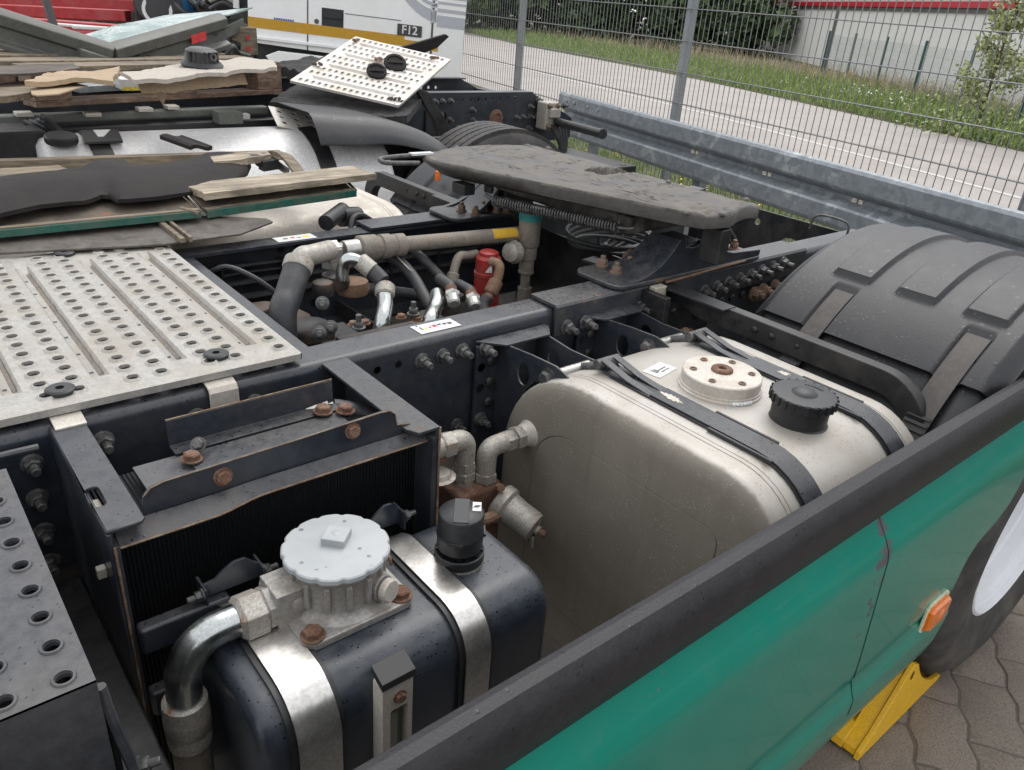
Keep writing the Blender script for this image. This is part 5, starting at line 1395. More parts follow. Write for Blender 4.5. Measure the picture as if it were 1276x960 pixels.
U = (1.430, 1.600, 1.000)
g = G(); g.lathe(V(*U) + V(0, 0, .030), (0, 0, -1), [(.031, 0), (.031, .075), (.029, .078), (.026, .080), (.026, .115), (.021, .118), (.021, .150), (.0225, .152), (.0225, .158), (.014, .162), (.014, .20), (.02, .202), (.02, .25)], 20); up_ = build('upright_pipe', g, m_brownpipe, bay)
g = G(); g.lathe(V(*U) + V(0, 0, .052), (0, 0, -1), [(.0, 0), (.030, .0005), (.0325, .002), (.0325, .026), (.031, .027)], 24); build('teal_cap', g, m_teal, bay)
g = G(); g.lathe(V(*U) + V(-.045, -.0, -.06), (-1, -.3, .1), [(.012, -.03), (.03, 0), (.034, .01), (.026, .03), (.01, .035)], 12); build('cable_gland', g, m_zinc_dirty, bay)
# red canister with rusty elbows
Rp = (1.257, 1.560, 0.921)
red = build('red_canister', G().lathe(V(*Rp) + V(0, 0, -.12), (0, 0, 1), [(.032, 0), (.035, .003), (.035, .10), (.037, .102), (.037, .112), (.034, .114), (.034, .15), (.026, .158), (.026, .166), (.018, .17)], 26), m_red, bay, ang=40, label='red canister with rusty elbow pipes')
q0 = V(*Rp); g = G(); n0 = Vector((-.62, -.75, 0)).normalized(); t0 = Vector((0, 0, 1)).cross(n0)
g.add([q0 + n0 * .0355 + t0 * .012 + V(0, 0, .0), q0 + n0 * .0355 + t0 * -.006 + V(0, 0, .0), q0 + n0 * .0355 + t0 * .012 + V(0, 0, .028)], [(0, 1, 2)]); build('sticker', g, m_white, bay)
A1, A2, A3, A4 = (1.242, 1.530, 0.952), (1.246, 1.500, 0.949), (1.233, 1.490, 0.913), (1.199, 1.480, 0.875)
g = G(); g.tube(cr([A1, A2, A3, A4], 6), .0125, 12); build('rusty_elbow', g, m_rustpipe, red)
d = (V(*A4) - V(*A3)).normalized(); g = G(); g.lathe(V(*A3) + d * .0, d, [(.015, 0), (.019, .003), (.019, .035), (.016, .04)], 14); build('crimp_ferrule', g, m_rustpipe, red)
g = G(); g.tube(cr([A4, V(*A4) + d * .03, V(*A4) + V(-.03, -.05, -.06)], 5), .017, 12); build('hose', g, m_hose, red)
B1, B2, B3, B4 = (1.218, 1.600, 0.952), (1.182, 1.590, 0.956), (1.161, 1.580, 0.927), (1.147, 1.570, 0.897)
g = G(); g.tube(cr([V(*B1) + V(.03, 0, 0), B1, B2, B3, B4], 6), .0115, 12); build('elbow_pipe', g, m_brownpipe, red)
g = G(); d = (V(*B4) - V(*B3)).normalized(); g.lathe(V(*B3) + d * .01, d, [(.014, 0), (.0165, .003), (.0165, .04), (.014, .044)], 14); build('crimp_ferrule', g, m_brownpipe, red)
# two caps standing behind the near rail
for T, Bm in (((1.036, 1.420, 0.945), (1.013, 1.370, 0.918)), ((1.081, 1.400, 0.932), (1.064, 1.360, 0.916))):
    T, Bm = V(*T), V(*Bm); d = (Bm - T).normalized()
    g = G(); g.tube([T - d * .03 + V(.0, .04, -.01), T - d * .01, T], [.014, .014, .014], 12); build('hose', g, m_hose, bay)
    g = G(); g.lathe(T - d * .004, d, [(.013, 0), (.0145, .002), (.0145, .018)], 12); build('orange_sleeve', g, m_rust, bay)
    g = G(); g.lathe(T + d * .012, d, [(.016, 0), (.0185, .003), (.0185, .012), (.0165, .014)], 6); g.lathe(T + d * .024, d, [(.0155, 0), (.0155, .022), (.012, .026)], 14); build('steel_cap', g, m_zinc, bay)
# curved bright tube with black sleeve (left) and second hose (right)
T1, T2, T3, T4, T5, T6 = (0.808, 1.520, 1.003), (0.819, 1.510, 1.023), (0.846, 1.500, 1.012), (0.865, 1.470, 0.990), (0.868, 1.440, 0.963), (0.824, 1.380, 0.915)
g = G(); g.tube(cr([V(*T1) + V(-.005, 0, -.03), T1, T2, T3], 6), .0145, 14); build('bent_tube', g, m_chrome, bay)
d = (V(*T4) - V(*T3)).normalized(); L_ = (V(*T4) - V(*T3)).length
g = G(); g.lathe(V(*T3) - d * .012, d, [(.015, 0), (.0205, .004), (.0205, L_ * .9), (.018, L_ * .95)], 16); build('crimp_ferrule', g, m_zinc_dirty, bay)
g = G(); g.tube(cr([V(*T3) * .3 + V(*T4) * .7, T4, V(*T4) * .45 + V(*T5) * .55 + V(.004, 0, .004)], 6), .0185, 14); build('hose', g, m_hose, bay)
d = (V(*T6) - V(*T5)).normalized(); g = G(); g.lathe(V(*T5) - d * .014, d, [(.019, 0), (.0225, .004), (.0225, .026), (.019, .030)], 18); build('crimp_ferrule', g, m_zinc_dirty, bay)
g = G(); g.tube(cr([V(*T5) + d * .01, V(*T5) * .5 + V(*T6) * .5 + V(.004, 0, 0), T6, V(*T6) + V(-.01, -.0, -.05)], 6), .0175, 16); build('bent_tube', g, m_chrome, bay, label='bright bent steel tube dropping behind the near rail')
H1, H2, H3, H4, H5 = (0.977, 1.660, 0.974), (1.012, 1.620, 0.960), (1.015, 1.550, 0.937), (0.996, 1.460, 0.909), (0.994, 1.430, 0.899)
g = G(); g.tube(cr([V(*H1) + V(-.05, .03, .0), H1, H2, H3, H4, H5], 6), .0145, 14); build('pressure_hose', g, m_hose, bay)
for i in range(6):
    q = V(*H2) * (1 - i / 6) + V(*H3) * (i / 6)
    g = G().obox(q + V(-.004, -.006, .0135), (.007, -.009, -.007), (0, .002, .001), (0, 0, .0004)); build('hose_print', g, m_zinc_dirty, bay)
W1, W2, W3 = (0.998, 1.420, 0.920), (0.976, 1.400, 0.911), (0.938, 1.360, 0.904)
g = G(); g.tube(cr([V(*W1) + V(.02, .03, .005), W1, W2, W3, V(*W3) + V(-.01, 0, -.04)], 6), .0175, 16); build('bent_tube', g, m_chrome, bay)
g = G(); q0, q1 = V(*(0.908, 1.600, 0.909)), V(*(1.061, 1.600, 0.866)); g.cyl(q0, q1, .016, n=14); build('dark_pipe', g, m_hose, bay)
q0, q1 = V(*(1.061, 1.720, 0.979)), V(*(1.144, 1.520, 0.870)); g = G(); g.tube(cr([q0, q0 * .7 + q1 * .3 + V(0, 0, .02), q1], 6), .012, 12); build('pressure_hose', g, m_hose, bay)
for p, r in (((0.803, 1.550, 0.977), .03), ((0.746, 1.500, 0.983), .022), ((0.848, 1.550, 0.955), .035)):
    g = G().lathe(V(*p) + V(0, 0, -.03), (0, 0, 1), [(r, 0), (r * 1.1, .01), (r, .03), (r * .6, .034)], 14); build('flange_boss', g, m_rustpipe if r > .03 else m_dark_casting, bay)
for p in ((0.714, 1.440, 0.960), (0.665, 1.360, 0.931), (0.701, 1.380, 0.929)):
    inst('bolt', NUT, bay, V(*p), (-.4, -.8, .3), 1, .9)
for p in ((0.732, 1.340, 0.942), (0.760, 1.340, 0.940), (0.848, 1.340, 0.936), (0.879, 1.340, 0.938), (0.728, 1.310, 0.947), (0.883, 1.330, 0.927)):
    inst('bolt', HEX if hsh(p[0]) > .4 else NUT, bay, V(*p), (0, 0, 1), 1, .85)
g = G(); g.box(.70, .90, 1.29, 1.36, .90, .915); build('mount_plate', g, m_dark_casting, bay, .003)
g = G(); g.box(.80, 1.02, 1.45, 1.60, .74, .80); build('valve_block', g, m_brown_casting, bay, .008)
g = G(); g.box(.60, 1.75, 1.22, 1.95, .40, .42); build('dark_bay_pan', g, m_dark_casting, truck)  # dark sheet added to stand in for the shade below the bay
# coils of black cable under the coupling
g = G(); c0 = V(*(1.744, 1.600, 0.947))
for k in range(6):
    pts = [c0 + V(.15 * cos(a) * (1 - .04 * k) + .02, .12 * sin(a) * (1 - .04 * k), .010 * sin(a + k) - .007 * k) for a in [2 * pi * i / 28 for i in range(29)]]
    g.tube(pts, .0055, 7)
build('cable_coil', g, m_hose, bay, label='coil of black cable under the fifth wheel')
g = G(); 
for k in range(5): g.tube(cr([c0 + V(.02 * k, -.1 + .05 * k, -.05), c0 + V(.08, .02 * k, -.07), c0 + V(.18, -.04 + .03 * k, -.05 + .01 * k)], 6), .007, 7)
build('cable_bundle', g, m_hose, bay)
g = G(); g.obox(c0 + V(.03, -.03, -.085), (.12, .02, 0), (-.01, .05, 0), (0, 0, .02)); build('connector_block', g, m_black, bay, .006)
for k in range(4):
    g = G(); p = V(1.86, 1.24 + .02 * k, .98); g.tube(cr([p + V(0, 0, -.01), p + V(-.02, .0, .045), p + V(.02, .03, .06), p + V(.06, .02, .02 - .01 * k)], 5), .006, 7); build('cable_loop', g, m_hose, bay)
# far-side fuel tank
ft2 = build('fuel_tank', fuel_tank_mesh(True, .62, 1.40), m_alu, truck, ang=60, label='pale dusty fuel tank behind the far rail')
g = G(); g.tube(cr([(1.10, 2.02, .925), (1.12, 2.04, .955), (1.16, 2.06, .955), (1.20, 2.06, .93)], 5), .008, 8); build('breather_pipe', g, m_hose, ft2)
g = G(); g.cyl((1.02, 2.02, .955), (1.12, 2.10, .965), .024, n=14); g.cyl((1.10, 2.08, .95), (1.17, 2.10, .94), .03, n=14); build('strainer', g, m_blackmetal, ft2, .003)
g = G().obox((1.62, 2.33, .985), (.006, .004, 0), (-.004, .006, 0), (0, 0, .016)); build('orange_reflector', g, m_orange_reflector, truck)

# thin air lines and a cable loom clipped along the inside of the frame
for k, (yy, zz, r_) in enumerate(((1.955, .885, .006), (1.957, .865, .005), (1.953, .842, .0075), (1.955, .80, .010))):
    g = G().tube(cr([(.60 + .14 * i, yy - .004 * hsh(i, k), zz + .010 * (hsh(i, k + 7) - .5)) for i in range(9)], 4), r_, 7); build('air_line', g, m_hose if k != 1 else m_black, truck)
for i in range(6):
    g = G().box(.68 + .17 * i, .686 + .17 * i, 1.938, 1.970, .79, .895); build('cable_tie', g, m_black, truck, .002)
g = G().tube(cr([(1.00 + .05 * i, 1.31 + .02 * hsh(i, 3), .915 - .035 * sin(i * .9) ** 2) for i in range(12)], 4), .009, 8); build('cable_loom', g, m_black, truck)
g = G().tube(cr([(1.02 + .06 * i, 1.36 + .03 * hsh(i, 5), .86 - .03 * hsh(i, 9)) for i in range(10)], 4), .006, 7); build('air_line', g, m_hose, truck)
g = G().tube(cr([(.62, 1.88, .90), (.66, 1.84, .93), (.72, 1.80, .90), (.78, 1.78, .84), (.84, 1.80, .78)], 5), .007, 8); build('air_line', g, m_hose, truck)
# ------------------------------------------------------------------ guard rail and wire fence behind the trucks
GD = Vector((-.2193, -.9757, 0)); GN = Vector((.9757, -.2193, 0)); G0 = Vector((4.545, 4.757, 0))
def gp(s, off, z): return G0 + GD * s + GN * off + Vector((0, 0, z))
gr = tag(empty('guard_rail', (4.2, 3, 0)), 'galvanised steel guard rail behind the trucks', 'guard rail')
wp = [(-.028, .940), (-.040, .945), (-.056, .938), (-.066, .922), (-.067, .842), (-.060, .830), (-.012, .806), (0, .798), (0, .776), (-.012, .768), (-.058, .748), (-.066, .736), (-.067, .655), (-.058, .636), (-.042, .628), (-.030, .632)]
def beam(s0, s1, push=0):
    g = G(); n = 26; rows = []
    P = [[gp(s0 + (s1 - s0) * i / n, o + push, z) for i in range(n + 1)] for o, z in wp]
    Q = [[gp(s0 + (s1 - s0) * i / n, o + push + .004, z) for i in range(n + 1)] for o, z in wp]
    W = n + 1; N = W * len(wp); fs = []
    for j in range(len(wp) - 1):
        for i in range(n):
            q = (j * W + i, j * W + i + 1, (j + 1) * W + i + 1, (j + 1) * W + i); fs += [q, tuple(N + k for k in q[::-1])]
    edge = list(range(W)) + [j * W + n for j in range(1, len(wp))] + [(len(wp) - 1) * W + i for i in range(n - 1, -1, -1)] + [j * W for j in range(len(wp) - 2, 0, -1)]
    for a, b in zip(edge, edge[1:] + edge[:1]): fs.append((b, a, N + a, N + b))
    return g.add([p for r in P for p in r] + [p for r in Q for p in r], fs)
build('beam', beam(.30, 7.4), m_galv, gr, ang=25); build('beam', beam(-.05, .62, .0062), m_galv, gr, ang=25)
for s in (.33, 1.63, 2.93, 4.23, 5.53, 6.83):
    g = G(); g.obox(gp(s, .075, .43), GD * .035, GN * .03, (0, 0, .45)); p_o = build('post', g, m_postgalv, gr, .004)
    g = G(); g.obox(gp(s, .025, .785), GD * .03, GN * .018, (0, 0, .05)); build('spacer', g, m_postgalv, gr, .003)
BH = mesh_of('guard_rail_bolt', G().lathe((0, 0, 0), (0, 0, 1), [(.014, 0), (.012, .005), (.005, .007)], 12), m_postgalv)
for s in (.08, .20, .40, .55):
    for z in (.885, .70): inst('bolt', BH, gr, gp(s, -.068, z), -GN)
m_refl = weathered('reflector', (0.8, 0.74, 0.62), .3)
for s in (1.63, 2.28, 2.93):
    g = G()
    g.obox(gp(s - .022, -.003, .785), GD * .016, GN * .004, (0, 0, .011)); build('reflector', g, m_refl, gr, .003)
    g = G(); g.obox(gp(s + .018, -.003, .785), GD * .012, GN * .004, (0, 0, .011)); build('reflector', g, m_refl, gr, .003)
fence = tag(empty('wire_fence', (4.6, 3, 0)), 'tall galvanised double-wire mesh fence along the road', 'fence')
FO = .33
sposts = [-6.56, -4.05, -1.54, .95, 3.56, 6.07]
for s in sposts:
    g = G(); g.obox(gp(s, FO, 1.15), GD * .022, GN * .03, (0, 0, 1.15)); po = build('post', g, m_postgalv, fence, .004, label='galvanised fence post')
    for z in (.4, .8, 1.2, 1.6, 2.0):
        g = G(); g.obox(gp(s + .026, FO - .02, z), GD * .006, GN * .014, (0, 0, .015)); build('clip', g, m_postgalv, po)
for a, b in zip(sposts, sposts[1:]):
    g = G()
    n = int((b - a) / .05)
    for i in range(1, n + 1):
        s = a + i * .05; g.cyl(gp(s, FO - .033, .06), gp(s, FO - .033, 2.22), .0028, n=5, cap=False)
    for k in range(11):
        z = .2 + .2 * k
        for o in (-.039, -.027): g.cyl(gp(a, FO + o, z), gp(b, FO + o, z), .0036, n=5, cap=False)
    build('mesh_panel', g, m_wire, fence)

# ------------------------------------------------------------------ the neighbouring truck
n2 = tag(empty('neighbour_truck', (2.2, 4.75, 0)), 'dark truck chassis with polished tank parked behind the foreground truck', 'truck')
m_polish = weathered('polished_tank', (0.80, 0.79, 0.78), 0.42, 0.15, (0.6, 0.57, 0.53), 0.25, 7, 0.06, bump=0.08)
def ring_x(x, r, cy=3.36, cz=.69, n=48): return [(x, cy + r * cos(2 * pi * k / n), cz + r * sin(2 * pi * k / n)) for k in range(n)]
tk = build('round_tank', G().rings([ring_x(x, r) for x, r in ((.545, .20), (.545, .27), (.56, .295), (.585, .305), (1.895, .305), (1.91, .298), (1.918, .285), (1.918, .2))]), m_polish, n2, ang=50, label='polished silver cylindrical tank under loose planks')
def band(x0, x1, r, mat, name): 
    g = G(); g.rings([ring_x(x, q) for x, q in ((x0, .304), (x0, r), (x1, r), (x1, .304))], True, False, False); return build(name, g, mat, tk)
band(1.555, 1.63, .311, m_blackmetal, 'band'); band(.70, .77, .311, m_blackmetal, 'band')
g = G().lathe((0.616, 3.257, 0.985), (0, -.15, 1), [(.052, 0), (.055, .005), (.055, .022), (.050, .028), (.02, .030), (0, .031)], 26); build('cap', g, m_black, tk)
c0 = Vector((0.763, 3.302, 1.000))
g = G().slab(lambda u, v: c0 + Vector((-.06 + .13 * u - .02 * v, .05 - .13 * v, .01 - .02 * v)), 2, 2, (0, 0, -.008)); build('bracket_plate', g, m_blackmetal, tk)
g = G().slab(lambda u, v: c0 + Vector((-.02 + .06 * u * (1 - v) , .035 - .09 * v, .012 - .02 * v)), 3, 3, (0, 0, -.002)); build('torn_label', g, m_white, tk)
# rails
def rail2(y, sgn, hl):
    z1, z0 = 1.045, .73; g = G()
    x1 = 3.46
    pl = [(-.5, z0), (x1 - .05, z0), (x1 + .36, z0 + .03), (x1 + .36, z1 - .16), (x1 + .30, z1 - .13), (x1, z1), (-.5, z1)]
    g.holed(pl, hl, lambda u, v: (u, y, v), (0, .008 * sgn, 0))
    g.box(-.5, x1, min(y, y + .08 * sgn), max(y, y + .08 * sgn), z1, z1 + .008)
    return g
HP = [(2.865, 3.950, 1.010), (2.920, 3.950, 1.013), (2.978, 3.950, 1.012), (3.032, 3.950, 1.012), (3.087, 3.950, 1.015), (3.143, 3.950, 1.016), (3.200, 3.950, 1.018), (3.260, 3.950, 1.020), (3.318, 3.950, 1.020)]
BS = (3.172, 3.950, 0.899)
r2 = build('frame_rail', rail2(3.95, 1, [circ(p[0], p[2], .0105, 10) for p in HP] + [circ(BS[0], BS[2], .026, 14)]), m_paint, n2, label='dark frame rail with a row of round holes'); r3 = build('frame_rail', rail2(4.75, -1, [circ(2.6 + .06 * i, .985, .011, 10) for i in range(12)]), m_paint, n2)
bolts(r2, NUT, [(2.709, 3.950, 1.004), (2.762, 3.950, 1.006), (2.819, 3.950, 1.006), (2.984, 3.950, 0.953), (2.992, 3.950, 0.893), (3.336, 3.950, 0.900), (3.390, 3.950, 0.903), (3.451, 3.950, 0.904), (3.506, 3.950, 0.905), (3.444, 3.950, 0.965), (3.504, 3.950, 1.006), (3.679, 3.950, 0.969), (3.739, 3.950, 0.968), (2.748, 3.950, 0.937), (2.819, 3.950, 0.899), (2.886, 3.950, 0.851), (3.442, 3.950, 0.833)], (0, -1, 0), scale=1.15)
g = G().lathe((BS[0], 3.949, BS[2]), (0, -1, 0), [(.055, 0), (.05, .006), (.032, .008), (.026, -.01)], 18); build('rusty_boss', g, m_rust, r2)
TC = Vector((3.535, 3.880, 0.920)); g = G(); g.obox(TC, (.055, 0, .0), (0, .05, 0), (0, 0, .085)); build('tow_coupling', g, m_zinc_dirty, r2, .012)
g = G(); g.obox(TC + Vector((.01, -.03, .02)), (.045, 0, .0), (0, .04, 0), (0, 0, .03)); build('coupling_jaw', g, m_zinc_dirty, r2, .01)
bolts(r2, STUDR, [TC + Vector((dx, -.05, dz)) for dx in (-.035, .04) for dz in (-.06, .065)], (0, -1, 0))
q0, q1 = Vector((3.569, 3.820, 0.888)), Vector((3.398, 3.250, 0.913)); g = G(); g.cyl(q0, q1, .026, n=14); dpp = build('drawbar_pipe', g, m_blackmetal, r2)
g = G(); g.cyl(q1, q1 + (q1 - q0).normalized() * .012, .029, n=14); build('pipe_collar', g, m_blackmetal, r2)
for k in range(5):
    g = G().tube(cr([q0 + Vector((-.05 + .03 * k, 0, -.02)), q0 + Vector((.0 + .02 * k, -.02, -.10 - .02 * k)), q0 + Vector((.06 - .02 * k, -.01, -.20 - .02 * k)), q0 + Vector((.02, .02, -.30))], 5), .012, 7); build('cable', g, m_hose, r2)
g = G().holed(rrect(2.64, 2.80, .80, .96, .01, 3), [rrect(2.655, 2.785, .815, .945, .01, 3)], lambda u, v: (u, 3.935, v), (0, .012, 0)); build('hanger_frame', g, m_blackmetal, r2)
g = G().box(3.55, 3.80, 3.30, 3.90, .55, .70); build('rear_light_box', g, m_blackmetal, n2, .01)
g = G().box(3.60, 3.68, 3.96, 4.74, .76, .98); build('crossmember', g, m_blackmetal, n2, .004)
# wheel behind the coupling plate, with tread blocks
g = G(); cxw, czw, Rw = 2.53, .475, .53
g.lathe((cxw, 2.99, czw), (0, 1, 0), [(.30, .03), (.36, .0), (.44, .002), (Rw - .03, .02), (Rw - .012, .04), (Rw - .012, .25), (Rw - .03, .27), (.4, .29), (.3, .27)], 48)
ty = build('tyre', g, m_tyre, n2, ang=45)
blk = mesh_of('tread_block', G().box(-.020, .020, -.020, .020, -.004, .014), m_tyre)
for k in range(20, 76):
    a = 2 * pi * k / 84
    if not (.05 < a % (2 * pi) < 3.3): pass
    for j in range(5):
        aa = a + (.5 if j % 2 else 0) * 2 * pi / 84 - 1.0
        if sin(aa) < .35: continue
        o = inst('tread_block', blk, ty, (cxw + (Rw - .012) * cos(aa), 3.045 + .049 * j, czw + (Rw - .012) * sin(aa))); o.rotation_euler = (0, pi / 2 - aa, .12 * (1 if j % 2 else -1))
# curved mudguard tail piece and its bracket
g = G()
tp_ = cr([(1.527, 3.200, 1.086), (1.687, 3.200, 1.069), (1.886, 3.200, 1.051), (2.079, 3.200, 0.996), (2.218, 3.200, 0.924), (2.272, 3.200, 0.869)], 8)
def mg(u, v):
    k = min(int(u * 40), 39); w_ = u * 40 - k; p = tp_[k].lerp(tp_[k + 1], w_)
    return p + Vector((0, -.16 + .42 * v, -.11 * max(0, 1 - v * 4) ** 1.5 * (1 - .5 * u)))
g.slab(mg, 40, 16, (0, 0, -.007)); build('mudguard_tail', g, bpy.data.materials['mudguard_plastic'], n2, ang=60)
q = Vector((2.421, 3.500, 0.977)); g = G().prism([q + Vector((-.14, 0, .16)), q + Vector((-.06, 0, .14)), q + Vector((.07, 0, -.02)), q + Vector((.09, 0, -.12)), q + Vector((.03, 0, -.14)), q + Vector((-.02, 0, .0))], (0, .03, 0)); build('bracket', g, m_blackmetal, n2, .003)
g = G().box(1.94, 2.35, 3.30, 3.33, .3, .93); build('dark_liner', g, m_blackmetal, n2, .004)
g = G().box(1.95, 2.6, 3.0, 3.3, .28, .30); build('liner_floor', g, m_blackmetal, n2, .004)
g = G(); q0, q1 = Vector((0.497, 3.700, 0.993)), Vector((1.583, 3.700, 1.017))
g.bar(q0 + Vector((-.5, 0, 0)), q1, .05, .04); n2p = build('cable_duct', g, weathered('grey_green_paint', (0.15, 0.165, 0.145), .5, 0, DUST, .3, 8, .1), n2, .012, 3)
m_gg = bpy.data.materials['grey_green_paint']
g = G(); g.bar(q0 + Vector((-.5, -.05, -.05)), q1 + Vector((.3, -.05, -.05)), .06, .05); build('black_duct', g, m_black, n2, .01)
for p, sx in (((0.576, 3.660, 1.015), .03), ((0.820, 3.660, 1.009), .03), ((1.025, 3.660, 1.024), .03), ((1.139, 3.660, 1.031), .025)):
    g = G().obox(Vector(p) + Vector((0, 0, .012)), (sx, 0, 0), (0, .03, 0), (0, 0, .008)); build('duct_clip', g, m_alu_flange, n2, .003)
g = G().obox(Vector((1.359, 3.600, 1.005)), (.055, 0, 0), (0, .04, 0), (0, 0, .026)); build('junction_box', g, m_gg, n2, .004)
g = G().obox(Vector((1.437, 3.600, 1.006)), (.018, 0, 0), (0, .02, 0), (0, 0, .012)); build('cable_gland', g, m_white, n2, .005)
g = G(); q = Vector((0.469, 3.450, 0.953)); g.obox(q, (.12, 0, 0), (0, .10, 0), (0, 0, .06)); build('battery_or_filler_box', g, m_blackmetal, n2, .01)
for k in range(4):
    g = G().tube(cr([q + Vector((.08 + .02 * k, .05, .07)), q + Vector((.13, -.02 * k, .04 + .02 * k)), q + Vector((.16 + .02 * k, .03, -.02)), q + Vector((.15, 0, -.10))], 5), .009, 8); build('cable', g, m_hose, n2)

# ------------------------------------------------------------------ loose things lying on the two trucks
def wood(name, ca, cb, cd):
    t = NT(name); gr_ = t.noise(1.0, 6, .65, .6, t.scaled((5, 70, 70))); n1 = t.noise(6, 5, .6)
    c = t.mix(t.ramp(gr_, .35, .65), ca, cb); c = t.mix(t.math('MULTIPLY', t.ramp(n1, .42, .7), .7), c, cd)
    return t.out(c, .8, None, t.bump(gr_, .6, .002))
m_wood = wood('weathered_wood', (0.125, 0.098, 0.068), (0.26, 0.205, 0.14), (0.07, 0.056, 0.042))
m_wood_pale = wood('pale_wood', (0.21, 0.17, 0.12), (0.42, 0.355, 0.265), (0.10, 0.08, 0.058))
m_wood_red = wood('red_brown_wood', (0.12, 0.075, 0.05), (0.25, 0.165, 0.115), (0.07, 0.05, 0.038))
m_card = weathered('torn_cardboard', (0.42, 0.31, 0.20), .85, 0, (0.28, 0.21, 0.14), .4, 10, .1, bump=.3)
m_card_w = weathered('white_cardboard', (0.46, 0.41, 0.35), .85, 0, (0.40, 0.36, 0.31), .5, 8, .06, bump=.3)
m_mat = weathered('rubber_mat', (0.018, 0.0155, 0.015), .75, 0, (0.065, 0.055, 0.048), .2, 9, .2, bump=.3, bump_scale=150, Specular_IOR_Level=0.2)
m_foam = weathered('black_foam', (0.020, 0.020, 0.021), .95, 0, (0.06, 0.056, 0.052), .4, 30, .4, bump=1.0, bump_scale=150)
m_brownsteel = weathered('brown_dirty_steel', (0.055, 0.042, 0.031), .75, 0, (0.15, 0.12, 0.09), .6, 10, .3, bump=.4, rust=.1)
m_greysheet = weathered('dirty_grey_sheet', (0.115, 0.10, 0.084), .6, 0, (0.035, 0.029, 0.025), .85, 14, .2, bump=.25)
def poly_slab(pts, th, mat, name, label, cat, sub=None, noise=0, group=None, parent=None):
    # thick sheet with an outline given in 3D, top surface fanned through a fine grid when noise is given
    P = [Vector(p) for p in pts]; g = G(); g.prism(P, Vector(th))
    o = build(name, g, mat, parent, .002)
    if label: tag(o, label, cat, group)
    return o
# dirty grey sheet nearest the walkway
Z1 = .985
sh = [(0.129, 2.006, 0.985), (0.541, 1.907, 0.985), (0.594, 1.912, 0.985), (0.733, 1.919, 0.985), (0.852, 1.993, 0.985), (0.850, 2.030, 0.985), (0.678, 2.139, 0.985), (0.162, 2.274, 0.985)]
poly_slab(sh, (0, 0, -.006), m_greysheet, 'dirty_sheet', 'dirty grey sheet with a ragged tip, just behind the walkway plate', 'sheet')
# green edged tray
def tray(pl, pr, depth, h, name, label):
    root = tag(empty(name, (Vector(pl) + Vector(pr)) / 2), label, 'panel')
    a, b = Vector(pl), Vector(pr); d = (b - a).normalized(); back = Vector((-d.y, d.x, 0)) * depth + Vector((0, 0, .03))
    g = G(); g.prism([a, b, b + back, a + back], (0, 0, -.006)); build('floor', g, m_brownsteel, root, .001)
    g = G(); fr = Vector((0, 0, h)); w = Vector((-d.y, d.x, 0)) * .006
    g.prism([a - fr * .9, b - fr * .9, b + fr * .35, a + fr * .35], -w); build('front_edge', g, m_green_old, root, .001)
    g = G(); g.prism([a + fr * .36, b + fr * .36, b + fr * .36 + w * 3, a + fr * .36 + w * 3], (0, 0, .003)); build('edge_fold', g, m_wood, root)
    g = G(); g.prism([a + back, b + back, b + back + fr, a + back + fr], w); build('back_edge', g, m_brownsteel, root, .001)
    g = G(); g.prism([b, b + back, b + back + fr * .8, b + fr * .35], d * .006); build('end_edge', g, m_brownsteel, root, .001)
    return root
tray((0.126, 2.061, 1.010), (0.684, 2.059, 1.010), .30, .014, 'green_edged_panel', 'long brown panel with a green front edge at the left')
tray((0.703, 2.072, 1.005), (1.186, 2.142, 1.005), .085, .016, 'green_edged_panel', 'shorter brown tray with green front edge ending by the pale tank')
g = G(); q = Vector((0.666, 2.051, 1.020)); g.tube([q + Vector((-.02, .02, .0)), q + Vector((.01, 0, -.01))], .006, 6); g.tube([q + Vector((-.025, .03, .0)), q + Vector((.005, .01, -.01))], .006, 6)
tag(build('hinge_pin', g, m_wood, None), 'small bent steel hinge pin between the two green edged panels', 'hinge')
g = G(); a, b = Vector((0.585, 2.071, 0.990)), Vector((0.582, 1.899, 0.990)); g.bar(a, b, .012, .012); g.bar(a + Vector((.02, .0, 0)), b + Vector((.02, 0, 0)), .008, .014); g.bar(b, b + Vector((.0, 0, -.05)), .012, .03); tag(build('angle_strip', g, m_wood, None, .001), 'pale angle strip lying across the dirty grey sheet', 'strip')
# planks
def plank(p0, p1, w, th, mat, label, name='plank', bend=0):
    a, b = Vector(p0), Vector(p1); d = (b - a).normalized(); sd = Vector((-d.y, d.x, 0)).normalized() * w
    r_ = random.Random(hash(label) % 1000 if False else len(label)); g = G()
    g.slab(lambda u, v: a + (b - a) * u + sd * v + Vector((0, 0, bend * sin(pi * u) + .002 * fbm(u * 30, v * 5))) + d * (.012 * (fbm(v * 9, u * 3 + len(label)) - .4) if u in (0, 1) else 0), 24, 5, (0, 0, -th))
    return tag(build(name, g, mat, None, ang=45), label, 'plank')
plank((0.706, 2.079, 1.052), (1.263, 2.149, 1.052), .13, .018, m_wood_pale, 'pale split plank with bark resting above the green edged tray')
plank((0.285, 2.908, 1.000), (1.252, 2.805, 1.000), .045, .03, m_wood, 'long weathered board lying along the polished tank')
plank((0.510, 2.352, 1.030), (0.809, 2.400, 1.030), .10, .012, m_brownsteel, 'short brown board under the rubber mat')
g = G(); q0 = Vector((1.043, 2.503, 1.060)); q1 = Vector((1.050, 2.268, 1.040)); g.slab(lambda u, v: q0 * (1 - u) + q1 * u + Vector((.05 * v, .02 * v, .035 * sin(pi * u) - .01 * v)), 10, 3, (0, 0, -.01)); tag(build('bark_strip', g, m_wood, None, ang=50), 'curled strip of bark at the end of the rubber mat', 'bark')
